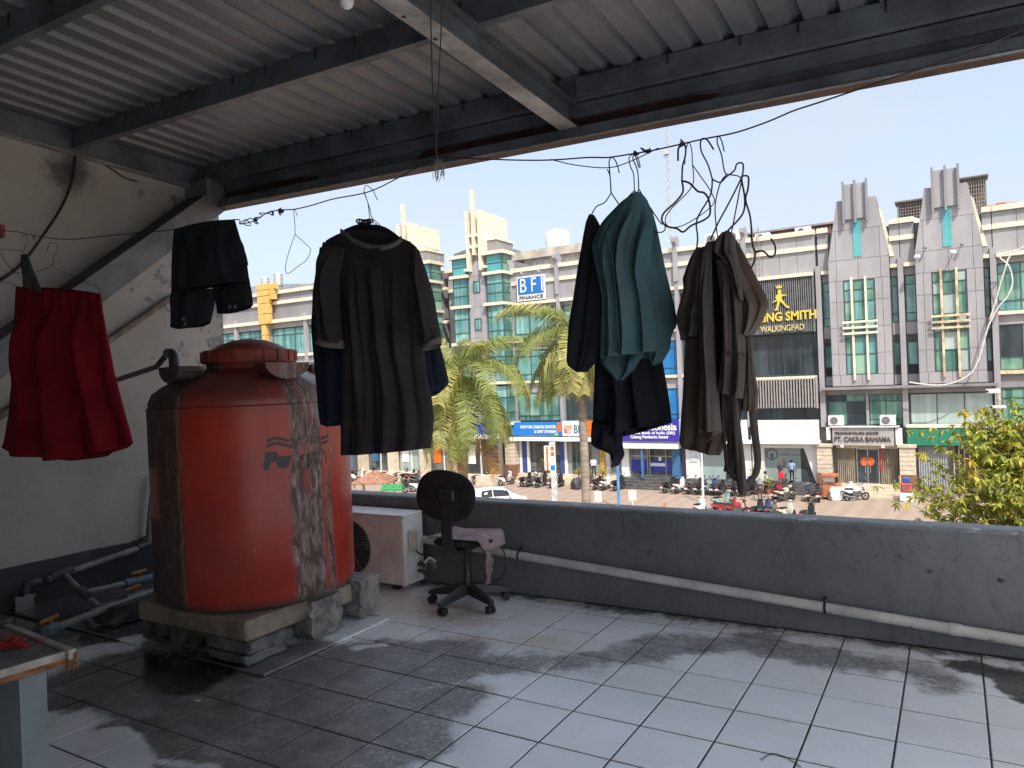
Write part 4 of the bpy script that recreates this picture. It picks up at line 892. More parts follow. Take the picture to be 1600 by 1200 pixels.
sub(lettering('SBI Indonesia', X(-22.8), yS-.02, -2.65, .75, white_m, fit=3.75, bold=.02, depth=.02), s4); sub(lettering('State Bank of India (SBI)', X(-22.8), yS-.02, -2.97, .3, white_m, fit=3.6, bold=.008, depth=.02), s4); sub(lettering('Cabang Pembantu Sunter', X(-22.9), yS-.02, -3.3, .34, white_m, fit=3.2, bold=.01, depth=.02), s4)
s5 = sg('company_sign', (-5.6, YF-.7, -3.7), 'plain grey company name board between the two white air conditioners'); yS = YF-.7; k_ = yS/YF
PB(s5, 'board', M('sign_grey', (.40, .385, .38), .6, var=.1), X(-7.55), X(-3.65), yS, yS+.5, -3.78, -2.52); PB(s5, 'top_ledge', white_m, X(-7.7), X(-3.3), yS-.15, yS+.5, -2.515, -2.44)
dk = M('sign_dark_letters', (.10, .085, .085), .5)
sub(lettering('PERUSAHAAN PIALANG ASURANSI', X(-7.4), yS-.03, -3.0, .26, dk, fit=2.75, bold=.006, depth=.05), s5); sub(lettering('PT. CAKRA BAHAMA', X(-7.45), yS-.03, -3.5, .48, dk, fit=3.55, bold=.014, depth=.05), s5)
for x in (-6.95, -4.35): sub(MB().sphere((X(x), yS-.1, -3.85), .12, 8, 6).build('spot_lamp', white_m), s5)
PB(s5, 'side_box', white_m, X(-3.55), X(-3.15), yS, yS+.4, -3.7, -2.6); PB(s5, 'side_box', white_m, X(-7.95), X(-7.7), yS, yS+.4, -3.4, -2.5)
s6 = sg('green_fascia', (2, YF-.6, -3.8), 'long green shop fascia with white letters behind the leafy tree'); yS = YF-.6; k_ = yS/YF
PB(s6, 'board', M('sign_green', (.022, .20, .125), .4, var=.1), X(-2.85), 7.6, yS, yS+.5, -3.75, -2.56); PB(s6, 'top_rail', cream, X(-2.9), 7.6, yS-.06, yS+.5, -2.555, -2.36)
q = atY(1521, 690, yS); sub(MB().prism([(q.x, q.z), (q.x+.2, q.z), (q.x+.45, q.z+.35), (q.x+.6, q.z+.75), (q.x+.5, q.z+.8), (q.x+.25, q.z+.45), (q.x, q.z+.4)], 'y', yS-.08, yS-.003).build('leaf_emblem', M('sign_lime2', (.42, .78, .05), .4)), s6)
sub(lettering('SYNASO', atY(1543, 688, yS).x, yS-.03, -3.42, .68, white_m, fit=2.3, bold=.015, depth=.05), s6)

# ---- ground floor under the corner towers and the wing
gf = empty('tower_shopfront', (-43, 54.6, GZ), 'ground-floor shopfront with cream columns and blue posters under the glass towers', 'shopfront')
PB(gf, 'canopy', white_m, -50.4, -34.4, 53.9, 55.4, -3.3, -2.9); PB(gf, 'fascia', MATS['sign_azure'], -38.5, -34.5, 54.2, 54.6, -2.88, -1.9)
for x in (-50.2, -46.4, -42.6, -38.8): PB(gf, 'column', stone, x, x+.7, 53.95, 54.8, GZ, -3.305)
for i, (x0, x1) in enumerate(((-49.4, -46.5), (-45.6, -42.7), (-41.8, -38.9), (-38.0, -34.6))):
    PB(gf, 'shop_window', [g_clear, g_grey, g_clear, g_dark][i], x0, x1, 54.85, 54.95, FZ, -3.31); PB(gf, 'poster', [MATS['blue_jamb'] if 'blue_jamb' in MATS else blue2_m, white_m, MATS['sign_orange'], white_m][i], x0+.3, x0+1.1, 54.78, 54.84, -5.6, -3.9)
    PB(gf, 'mullion', white_m, (x0+x1)/2-.05, (x0+x1)/2+.05, 54.76, 54.84, FZ, -3.31)
PB(gf, 'plinth', stone, -50.4, -34.4, 53.6, 55.2, GZ, FZ); PB(gf, 'back_wall', joint_m, -50.4, -34.3, 54.96, 55.25, FZ, -2.91)
lg_ = empty('wing_shopfront', (-60, YL-.6, GZ), 'ground-floor shopfront with blue banners and white columns under the grey wing', 'shopfront')
PB(lg_, 'canopy', white_m, -79, -50.8, YL-1.2, YL-.2, -3.2, -2.85)
for i in range(7): x = -78.5+i*4.4; PB(lg_, 'column', white_m, x, x+.5, YL-1.1, YL-.4, GZ, -3.21); PB(lg_, 'banner', [blue2_m, cream, MATS['sign_azure']][i % 3], x+.8, x+2.9, YL-.35, YL-.28, -6.2, -3.6)
PB(lg_, 'plinth', stone, -79, -50.8, YL-1.4, YL-.1, GZ, FZ-.2)
# ================================================================ STREET THINGS
def gp(x, y, z=GZ): return atZ(x, y, z)
# ---------------------------------------------------------------- palms
def leafmat(name, c1, c2, c3):
    m, t, p = newmat(name); P = t.pos(); n = t.noise(P, 2.3, 3, .6); n2 = t.noise(P, 14, 2, .6)
    c = t.mix(t.ramp(n, .3, .7), c1, c2); c = t.mix(t.ramp(n2, .5, .7), c, c3); setp(t, p, c, .5, spec=.4)
    tr = t.new('ShaderNodeBsdfTranslucent'); t.link(c, tr.inputs[0]); mx = t.new('ShaderNodeMixShader'); mx.inputs[0].default_value = .3
    o = [k for k in t.n if k.type == 'OUTPUT_MATERIAL'][0]; t.link(p.outputs[0], mx.inputs[1]); t.link(tr.outputs[0], mx.inputs[2]); t.link(mx.outputs[0], o.inputs[0]); return m
pg = [leafmat('palm_green', (.19, .25, .07), (.28, .32, .09), (.42, .41, .17)), leafmat('palm_yellow_green', (.36, .36, .10), (.48, .43, .15), (.27, .30, .08)),
      leafmat('palm_dry_orange', (.42, .20, .04), (.34, .18, .05), (.40, .27, .08)), leafmat('palm_dead_pink', (.42, .27, .16), (.34, .21, .12), (.45, .33, .2))]
bark_m = M('palm_bark', (.34, .28, .23), .85, var=.3, scale=2, stretch=(1, 1, 12), bump=.4, bscale=6)
def frond(L, el, droop, n=46, leaf=.75, hang=.75, seed=0):
    """frond in local x-z plane growing along +x, elevation el (rad)"""
    rg = random.Random(seed); mb = MB(); pts = []; a = el; p = Vector((0, 0, 0)); st = L/14
    for i in range(15): pts.append(p.copy()); p = p+Vector((math.cos(a), 0, math.sin(a)))*st; a -= droop/14*(1+.5*i/14)
    mb.tube(pts, [.035*(1-.8*i/14) for i in range(15)], 5)
    for i in range(n):
        t = (.14+.86*i/(n-1)); f = t*14; k = min(13, int(f)); c = pts[k].lerp(pts[k+1], f-k); d = (pts[k+1]-pts[k]).normalized()
        ll = leaf*(.55+.9*math.sin(math.pi*min(1, t*.85+.1)))*rg.uniform(.8, 1.15)
        for s in (-1, 1):
            side = Vector((0, s, 0)); out_ = (side*.85+d*.6+Vector((0, 0, rg.uniform(-.1, .35)))).normalized()
            mid = c+out_*ll*.5; end = mid+(out_*(1-hang)+Vector((0, 0, -1))*hang+d*.15).normalized()*ll*.62+Vector((rg.uniform(-.05, .05), rg.uniform(-.05, .05), 0))
            w = d*(.015+.010*rg.random())
            mb.add([c-w*.6, c+w*.6, mid+w, mid-w, end], [(0, 1, 2, 3), (3, 2, 4)])
    return mb
def palm(px, py, dist, label, fr, seed, trunk_r=.17):
    c = CC+ray(px, py)*dist; base = Vector((c.x, c.y, GZ)); rg = random.Random(seed)
    o = empty('palm_tree', base, label, 'palm tree', 'palms between the parapet and the row')
    tp = [base, base.lerp(c, .3)+Vector((.08, 0, 0)), base.lerp(c, .7)+Vector((.05, .05, 0)), c+Vector((0, 0, -.5))]; sp = smooth_path(tp, 10)
    rr = [trunk_r*(1.25-.35*i/len(sp))*(1+.05*(i % 2)) for i in range(len(sp))]
    sub(MB().tube(sp, rr, 12).build('trunk', bark_m, smooth=True), o)
    sub(MB().tube([c+Vector((0, 0, -.55)), c+Vector((0, 0, .1)), c+Vector((0, 0, .9))], [trunk_r*.95, trunk_r*.8, .05], 10).build('crownshaft', M('crownshaft', (.28, .30, .08), .5), smooth=True), o)
    for i, (az, el, L, dr, m, hang) in enumerate(fr):
        b = frond(L, R(el), dr, 78, .66, hang, seed*50+i); f = b.build('frond', pg[m]); f.parent = o
        f.location = c-base+Vector((0, 0, rg.uniform(-.1, .15))); f.rotation_euler = (rg.uniform(-.25, .25), 0, R(az))
    return o
# azimuth measured from world +X; camera looks along about 121 deg, so screen right = 31 deg, towards viewer = 301
def ring(n, el, L, dr, m, hang, a0, jit, rg): return [(a0+360*i/n+rg.uniform(-jit, jit), el+rg.uniform(-9, 9), L*rg.uniform(.85, 1.1), dr*rg.uniform(.85, 1.15), m if isinstance(m, int) else rg.choice(m), hang) for i in range(n)]
rg = random.Random(4)
fa = ring(5, 68, 3.2, 1.2, [0, 1], .6, 20, 20, rg)+ring(9, 36, 3.4, 1.8, [0, 0, 1], .75, 10, 15, rg)+ring(9, 0, 3.3, 1.6, [0, 1], .8, 40, 15, rg)+ring(8, -30, 3.2, .9, [0, 0, 1], .8, 15, 15, rg)+[(300, -40, 3.3, .7, 0, .8), (330, -50, 3.2, .5, 1, .8), (270, -45, 3.2, .6, 1, .8), (342, -58, 3.6, .3, 2, .7), (325, -62, 3.5, .25, 2, .7), (250, -40, 3., .6, 0, .8), (10, -35, 3., .8, 0, .8)]
palm(714, 592, 26.5, 'leafy palm with one orange dead frond just right of the large dark shirt', fa, 3)
rg = random.Random(9)
fb = ring(5, 66, 3.4, 1.2, [0, 1], .6, 50, 20, rg)+ring(9, 34, 3.4, 1.8, [0, 0, 1], .75, 5, 15, rg)+ring(8, -5, 3.2, 1.4, [0, 1], .8, 30, 15, rg)+ring(5, -35, 2.8, .7, [0, 1], .8, 200, 15, rg)+[(220, -30, 3., .8, 1, .8), (250, -45, 2.8, .5, 0, .8), (200, -20, 3.2, .9, 0, .8), (345, -62, 2.9, .3, 3, .75), (20, -65, 2.8, .3, 3, .75), (300, -58, 2.2, .3, 1, .8)]
palm(903, 533, 28.5, 'tall palm with a pale ringed trunk and pinkish dead fronds left of the black clothes', fb, 5, .15)
# ---------------------------------------------------------------- leafy street tree at the right
def street_tree():
    rg = random.Random(21); c = CC+ray(1578, 762)*16.; base = Vector((c.x+.3, c.y, GZ))
    o = empty('street_tree', base, 'yellow-green leafy street tree at the right in front of the green fascia', 'tree')
    br = M('tree_bark', (.20, .17, .14), .9, var=.3, bump=.3)
    top = c+Vector((.15, 0, 1.2)); sub(MB().tube(smooth_path([base, base+Vector((.1, 0, 2.5)), c+Vector((.2, 0, -1.5)), top], 6), [.16*(1-.04*i) for i in range(19)], 8).build('trunk', br, smooth=True), o)
    tips = []; lb = MB()
    for i in range(120):
        az = rg.uniform(0, 2*math.pi); h = rg.uniform(-2.4, 1.55); k = (h+2.4)/3.95; R0 = (2.7*(1-k)**.7+.4)*rg.uniform(.6, 1.1)
        s = c+Vector((.2, 0, h-.75-.5*rg.random())); e = c+Vector((math.cos(az)*R0, math.sin(az)*R0, h+rg.uniform(-.15, .3)))
        mid = s.lerp(e, .5)+Vector((0, 0, .2)); lb.tube([s, mid, e], [.03, .018, .006], 5)
        for j in range(17):
            t = rg.uniform(.25, 1.); b = s.lerp(mid, t*2) if t < .5 else mid.lerp(e, t*2-1); sp = .15+.34*rg.random()
            tips.append(b+Vector((rg.gauss(0, sp), rg.gauss(0, sp), rg.gauss(0, sp*.6))))
    sub(lb.build('branches', br), o)
    lv = [MB(), MB(), MB()]
    for tpt in tips:
        mb = lv[rg.choices((0, 1, 2), (6, 5, .8))[0]]
        for k in range(rg.randint(6, 10)):
            a = rg.uniform(0, 2*math.pi); el = rg.uniform(-1.2, .35); L = rg.uniform(.11, .21); d = Vector((math.cos(a)*math.cos(el), math.sin(a)*math.cos(el), math.sin(el)))
            sd_ = d.cross(Vector((0, 0, 1)))
            if sd_.length < .05: continue
            sd_ = sd_.normalized()*L*.2; dn = Vector((0, 0, -L*.25))
            mb.add([tpt, tpt+d*L*.5+sd_, tpt+d*L+dn, tpt+d*L*.5-sd_], [(0, 1, 2), (0, 2, 3)])
    ms = [leafmat('tree_leaf', (.24, .29, .04), (.33, .36, .06), (.17, .22, .03)), leafmat('tree_leaf_light', (.42, .42, .07), (.52, .47, .10), (.33, .36, .06)), leafmat('tree_leaf_yellow', (.62, .42, .03), (.5, .33, .03), (.55, .4, .05))]
    for mb, m, nm in zip(lv, ms, ('crown', 'crown', 'yellow_leaves')): tag(sub(mb.build(nm, m), o), kind='stuff')
street_tree()
# ---------------------------------------------------------------- motorbikes
rub = M('tyre_rubber', (.022, .022, .023), .8); chrome = M('dull_chrome', (.45, .45, .46), .3, metal=.8); seat_m = M('seat_vinyl', (.02, .02, .021), .5); engine_m = M('engine_grey', (.12, .12, .125), .5, metal=.5)
tail_m = M('tail_red', (.45, .02, .02), .3); plate_m = M('plate', (.6, .6, .58), .5); lens_m = M('lens', (.6, .6, .6), .15)
def wheel(par, x, r=.28, w=.1):
    t = MB().lathe([(r-.09, -w*.35), (r-.03, -w/2), (r, -w*.2), (r, w*.2), (r-.03, w/2), (r-.09, w*.35), (r-.09, -w*.35)], n=18); rot = Matrix.Translation((x, 0, r)) @ Matrix.Rotation(math.pi/2, 4, 'X'); t.xf(rot)
    o = t.build('wheel', rub, par, smooth=True, auto=50); s = MB()
    for i in range(5):
        a = i*2*math.pi/5; s.tube([(0, 0, 0), (math.cos(a)*(r-.08), math.sin(a)*(r-.08), 0)], .018, 4)
    s.lathe([(.02, -.05), (.05, -.05), (.05, .05), (.02, .05)], n=8); s.lathe([(r-.1, -.03), (r-.085, -.03), (r-.085, .03), (r-.1, .03)], n=16); s.xf(rot); s.build('rim', engine_m, o)
def bprism(poly, w, taper=.8):
    """side profile (x,z) as a rounded body of width w"""
    n = len(poly); cx = sum(p[0] for p in poly)/n; cz = sum(p[1] for p in poly)/n; mb = MB(); vs = []
    for y, s in ((-w/2, taper), (-w*.32, 1), (w*.32, 1), (w/2, taper)): vs += [(cx+(x-cx)*s, y, cz+(z-cz)*s) for x, z in poly]
    fs = [tuple(range(n-1, -1, -1)), tuple(range(3*n, 4*n))]
    for k in range(3): fs += [(k*n+i, k*n+(i+1) % n, (k+1)*n+(i+1) % n, (k+1)*n+i) for i in range(n)]
    return mb.add(vs, fs)
def make_bike(body_m, kind, trim_m=None):
    o = empty('motorbike', (0, 0, 0)); trim = trim_m or engine_m
    wheel(o, -.62, .28, .12); wheel(o, .64, .28, .1)
    if kind == 'scooter':
        bprism([(-.95, .66), (-.9, .78), (-.35, .72), (-.12, .42), (-.1, .3), (-.42, .3), (-.62, .5)], .30).build('rear_body', body_m, o)
        bprism([(.25, .32), (.36, .36), (.58, .82), (.60, 1.0), (.47, 1.02), (.40, .85), (.28, .5)], .36, .75).build('leg_shield', body_m, o)
        bprism([(-.15, .26), (.32, .27), (.34, .36), (-.15, .36)], .3, .9).build('floorboard', trim, o)
        bprism([(.46, 1.0), (.62, .98), (.66, 1.06), (.56, 1.14), (.44, 1.1)], .26, .7).build('headlamp_cowl', body_m, o)
    else:
        bprism([(-.98, .72), (-.95, .80), (-.3, .70), (-.22, .5), (-.5, .5)], .24).build('tail_body', body_m, o)
        bprism([(-.3, .66), (-.2, .84), (.12, .92), (.3, .8), (.22, .62), (-.1, .56)], .3, .75).build('fuel_tank', body_m, o)
        bprism([(-.3, .28), (.3, .26), (.4, .5), (.28, .64), (-.3, .58)], .3, .8).build('engine', engine_m, o)
        bprism([(.42, .86), (.62, .9), (.64, 1.02), (.5, 1.06), (.42, 1.0)], .22, .7).build('headlamp_cowl', body_m, o)
    bprism([(-.86, .79), (-.6, .86), (-.2, .83), (.02, .78), (-.02, .72), (-.5, .73), (-.85, .74)], .27, .85).build('seat', seat_m, o)
    bprism([(.38, .5), (.62, .62), (.9, .5), (.93, .42), (.84, .5), (.62, .57)], .14, .9).build('front_fender', body_m, o)
    MB().tube([(.64, .07, .28), (.58, .06, .62), (.5, .03, .95)], .025, 6).tube([(.64, -.07, .28), (.58, -.06, .62), (.5, -.03, .95)], .025, 6).build('fork', engine_m, o)
    MB().tube([(.36, -.34, 1.04), (.46, -.2, 1.07), (.5, 0, 1.05), (.46, .2, 1.07), (.36, .34, 1.04)], .02, 6).build('handlebar', engine_m, o)
    for s in (-1, 1):
        mm = MB().tube([(.44, s*.24, 1.07), (.46, s*.3, 1.24)], .009, 5); mm.sphere((.45, s*.34, 1.27), .06, 8, 5, (.3, 1.1, .7)); mm.build('mirror', seat_m, o)
    MB().sphere((.64, 0, 1.03), .08, 8, 6, (.5, 1.2, .8)).build('headlight', lens_m, o); MB().bbox(-.99, -.93, -.1, .1, .64, .72, b=.02).build('tail_light', tail_m, o)
    MB().box(-1.03, -1.02, -.13, .13, .42, .56).build('number_plate', plate_m, o)
    MB().tube([(-.1, -.14, .26), (-.5, -.16, .28), (-.95, -.17, .42)], [.03, .045, .05], 8).build('exhaust', chrome, o)
    MB().tube([(-.1, .12, .3), (-.12, .24, .02)], .014, 5).build('side_stand', engine_m, o)
    return o
bc = {'black': M('bike_black', (.02, .02, .022), .25), 'white': M('bike_white', (.72, .72, .72), .25), 'red': M('bike_red', (.34, .03, .035), .25), 'grey': M('bike_grey', (.12, .12, .13), .3), 'blue': M('bike_blue', (.03, .06, .13), .25), 'teal': M('bike_teal', (.26, .38, .37), .3), 'beige': M('bike_beige', (.6, .55, .45), .4)}
protos = {}
BK = [  # px, py (wheel contact), heading in degrees from +X, colour, kind, label
    (767, 753, 60, 'black', 'scooter', 'dark scooter nearest the stone column left of the bank front'), (796, 757, 70, 'white', 'scooter', 'pale scooter with a white helmet box beside the brown column base'),
    (829, 758, 80, 'black', 'scooter', 'dark scooter before the left pane of the bank front'), (841, 758, 75, 'grey', 'motorcycle', 'grey motorcycle just left of the bank pylon'), (853, 759, 80, 'black', 'scooter', 'dark scooter half hidden by the bank pylon'),
    (874, 760, 82, 'grey', 'motorcycle', 'grey motorcycle right of the bank pylon'), (886, 758, 88, 'black', 'scooter', 'black scooter left of the pale palm trunk'),
    (946, 761, 85, 'black', 'motorcycle', 'black motorcycle with a pink helmet left of the blue pole'), (957, 762, 88, 'white', 'scooter', 'white scooter behind the blue pole'), (973, 764, 80, 'black', 'scooter', 'black scooter with orange jacket right of the blue pole'),
    (1049, 769, 70, 'black', 'scooter', 'black scooter at the right end of the dark bank steps'), (1064, 770, 80, 'white', 'scooter', 'white scooter under a pale cover right of the dark bank steps'), (1081, 771, 85, 'grey', 'motorcycle', 'grey motorcycle left of the white lamp post'),
    (1095, 771, 88, 'black', 'scooter', 'black scooter right behind the white lamp post'), (1107, 772, 85, 'teal', 'scooter', 'teal scooter right of the white lamp post'), (1118, 772, 92, 'blue', 'scooter', 'blue scooter third right of the white lamp post'), (1129, 773, 85, 'black', 'motorcycle', 'black motorcycle fourth right of the white lamp post'),
    (1147, 774, 90, 'black', 'scooter', 'black scooter left of the long brown hanging strap'), (1163, 774, 85, 'grey', 'motorcycle', 'grey motorcycle behind the long brown hanging strap'), (1176, 772, 60, 'black', 'scooter', 'black scooter beside the person in a grey headscarf'),
    (1216, 781, 80, 'red', 'scooter', 'red scooter in front of the white shopfront'), (1229, 783, 60, 'beige', 'motorcycle', 'beige motorcycle next to the red scooter'), (1241, 776, 95, 'black', 'scooter', 'black scooter behind the beige motorcycle'),
    (1265, 782, 95, 'blue', 'motorcycle', 'dark blue motorcycle left of the orange cart'), (1281, 783, 95, 'black', 'scooter', 'black scooter touching the orange cart'), (1340, 780, 35, 'white', 'motorcycle', 'black and white motorcycle with a yellow panel before the stone steps'),
    (1096, 806, 85, 'white', 'scooter', 'white scooter low behind the parapet near the lamp post'), (1136, 806, 30, 'red', 'scooter', 'red scooter behind the parapet, left one of the red pair'), (1152, 808, 35, 'red', 'motorcycle', 'red motorcycle behind the parapet, right one of the red pair'), (1130, 795, 60, 'teal', 'scooter', 'teal scooter behind the red pair'),
    (1186, 811, 80, 'black', 'scooter', 'black scooter behind the parapet, first right of the red pair'), (1198, 811, 80, 'blue', 'scooter', 'blue scooter behind the parapet, second right of the red pair'), (1209, 812, 80, 'grey', 'motorcycle', 'grey motorcycle behind the parapet, third right of the red pair'), (1231, 813, 70, 'beige', 'scooter', 'cream scooter behind the parapet below the red bag'), (1265, 818, 75, 'black', 'scooter', 'black scooter of which only the mirrors show over the parapet'),
    (553, 746, 70, 'black', 'scooter', 'black scooter right next to the orange tank, upper one'), (559, 752, 60, 'white', 'scooter', 'white scooter right next to the orange tank, lower one'), (566, 739, 70, 'grey', 'motorcycle', 'grey motorcycle behind the thin white pole'), (620, 738, 75, 'grey', 'scooter', 'grey scooter right of the brown gazebo roof, first of the back row'), (628, 739, 75, 'black', 'scooter', 'black scooter right of the brown gazebo roof, second of the back row'),
    (640, 753, 65, 'black', 'scooter', 'black scooter at the left end of the cluster under the dark shirt'), (648, 754, 65, 'red', 'scooter', 'red scooter in the cluster under the dark shirt'), (656, 754, 65, 'grey', 'motorcycle', 'grey motorcycle in the cluster under the dark shirt'), (663, 752, 70, 'black', 'motorcycle', 'black motorcycle beside the chair back in the cluster'), (652, 742, 70, 'white', 'scooter', 'white scooter behind the cluster under the dark shirt'), (668, 743, 70, 'grey', 'scooter', 'grey scooter behind the cluster next to the palm fronds'), (642, 743, 70, 'black', 'scooter', 'black scooter behind the cluster, leftmost of its back row'),
    (645, 769, 50, 'black', 'motorcycle', 'black motorcycle low behind the parapet right of the green stall'), (657, 768, 55, 'white', 'scooter', 'white scooter low behind the parapet left of the chair back')]
for px_, py_, hd, colr, kind, lab in BK:
    key = (colr, kind)
    if key not in protos: protos[key] = make_bike(bc[colr], kind, bc['black'] if colr in ('white', 'teal') else None); b = protos[key]
    else: b = copy_tree(protos[key])
    p = gp(px_, py_); p.y = min(p.y, 54.2 if p.x > -50 else 50.5)
    b.location = (p.x, p.y, GZ+.006); b.rotation_euler = (R(-6), 0, R(hd)); tag(b, lab, 'motorbike', 'motorbikes parked along the row')
def helmet(x, y, z, m, lab):
    h = empty('helmet', (x, y, z), lab, 'helmet'); sub(MB().sphere((x, y, z+.1), .15, 12, 8, (1.15, 1, .9)).build('shell', m, smooth=True), h); sub(MB().bbox(x-.1, x+.1, y-.165, y-.12, z+.04, z+.13, b=.02).build('visor', seat_m), h)
for (px_, py_, c_, lab) in ((803, 757, 'white', 'white helmet on the pale scooter by the brown column base'), (949, 761, 'red', 'pinkish helmet on the motorcycle left of the blue pole'), (845, 758, 'white', 'white helmet on the motorcycle left of the bank pylon')):
    p = gp(px_, py_); p.y = min(p.y, 54.2); helmet(p.x, p.y, GZ+1.02, M('pink_helmet', (.6, .15, .25), .3) if c_ == 'red' else bc['white'], lab)
def covered(px_, py_, hd, m, lab):
    p = gp(px_, py_); p.y = min(p.y, 54.3); o = empty('covered_motorbike', (p.x, p.y, GZ), lab, 'motorbike cover', rz=R(hd)); rows = []; rg = random.Random(px_)
    pr = [(-.95, .30, .62), (-.8, .34, .92), (-.3, .3, .9), (.1, .26, .86), (.4, .34, 1.12), (.55, .34, 1.28), (.75, .24, .95), (.95, .14, .5)]
    for x, w, h in pr:
        rows.append([(x+rg.uniform(-.03, .03), w*1.15*math.cos(a)*(1+.12*math.sin(5*a+x*9))*(1. if abs(math.cos(a)) > .5 else .8), max(.02, h*math.sin(a)**.55+rg.uniform(-.03, .03)) if 0 < a < math.pi else .04) for a in [math.pi*k/12 for k in range(13)]])
    c = MB().grid(rows); c.add(rows[0], [tuple(range(12, -1, -1))]); c.add(rows[-1], [tuple(range(13))]); c.build('cover', m, o, smooth=True)
    wheel(o, -.62, .27, .1); wheel(o, .66, .27, .1)
covered(918, 760, 70, M('dark_cover', (.05, .052, .055), .6, var=.3, scale=4), 'motorbike under a dark grey cover right of the pale palm trunk')
covered(1318, 781, 30, M('silver_cover', (.62, .63, .65), .35, var=.25, scale=4), 'motorbike under a crumpled silver cover right of the orange cart')
# ---------------------------------------------------------------- car
def make_car(px_, py_, hd, lab):
    p = CC+ray(px_, py_)*52; o = empty('parked_car', (p.x, p.y, GZ), lab, 'car', rz=R(hd)); wm = M('car_white', (.74, .75, .76), .2, var=.04, coat=.6); gm = M('car_glass', (.02, .025, .03), .08)
    # cross sections along x: (x, half width at belt, belt z, half width roof, roof z)
    S = [(-1.95, .62, .75, .6, .80), (-1.85, .78, .92, .62, 1.25), (-1.6, .82, .95, .60, 1.52), (-.6, .83, .95, .62, 1.60), (.35, .83, .94, .60, 1.53), (.75, .83, .93, .62, 1.3), (1.2, .81, .92, .74, 1.0), (1.85, .74, .80, .64, .82), (2.0, .60, .62, .5, .66)]
    rows = []
    for x, w, bz, rw, rz in S:
        prof = [(-w*.96, .22), (-w, .5), (-w, bz), (-rw, rz-.05), (-rw*.75, rz), (0, rz+.02), (rw*.75, rz), (rw, rz-.05), (w, bz), (w, .5), (w*.96, .22)]; rows.append([(x, y, z) for y, z in prof])
    b = MB().grid(rows); b.add(rows[0], [tuple(range(10, -1, -1))]); b.add(rows[-1], [tuple(range(11))]); b.build('body', wm, o, smooth=True, auto=35)
    for s in (-1, 1):   # side glass, a little proud of the body
        for xa, xb in ((-1.45, -.62), (-.55, .5)):
            def pt(x, t):
                for k in range(len(S)-1):
                    if S[k][0] <= x <= S[k+1][0]:
                        f = (x-S[k][0])/(S[k+1][0]-S[k][0]); w = S[k][1]+(S[k+1][1]-S[k][1])*f; bz = S[k][2]+(S[k+1][2]-S[k][2])*f; rw = S[k][3]+(S[k+1][3]-S[k][3])*f; rz = S[k][4]+(S[k+1][4]-S[k][4])*f-.05
                        return (x, s*(w+(rw-w)*t+.012), bz+(rz-bz)*t)
            q = [pt(xa, .08), pt(xb+(.18 if xb > 0 else 0), .08), pt(xb, .88), pt(xa+(.08 if xa < -1 else 0), .88)]; MB().add(q if s > 0 else q[::-1], [(0, 1, 2, 3)]).build('side_window', gm, o)
        MB().bbox(.55, .72, s*.86, s*1.0, .95, 1.08, b=.03).build('wing_mirror', wm, o)
        MB().bbox(-1.9, -1.78, s*.56, s*.74, .82, 1.02, b=.02).build('tail_light', tail_m, o); MB().bbox(1.72, 1.9, s*.45, s*.68, .66, .8, b=.03).build('headlight', lens_m, o)
    MB().add([(-1.875, -.62, .98), (-1.875, .62, .98), (-1.64, .54, 1.46), (-1.64, -.54, 1.46)], [(0, 3, 2, 1)]).build('rear_window', gm, o); MB().add([(1.16, -.68, 1.03), (1.16, .68, 1.03), (.45, .56, 1.50), (.45, -.56, 1.50)], [(0, 1, 2, 3)]).build('windscreen', gm, o)
    MB().box(-1.99, -1.96, -.25, .25, .55, .67).build('number_plate', plate_m, o)
    for x in (-1.25, 1.25):
        for s in (-1, 1):
            t = MB().lathe([(.14, -.1), (.27, -.1), (.3, -.05), (.3, .07), (.14, .1)], n=20); t.xf(Matrix.Translation((x, s*.75, .3)) @ Matrix.Rotation(math.pi/2, 4, 'X')); wh = t.build('wheel', rub, o, smooth=True, auto=40)
            r = MB().lathe([(.02, -.085), (.17, -.075), (.17, .075), (.02, .085)], n=12); r.xf(Matrix.Translation((x, s*.76, .3)) @ Matrix.Rotation(math.pi/2, 4, 'X')); r.build('rim', chrome, wh)
make_car(778, 783, 50, 'white hatchback behind the parapet left of the bank pylon')
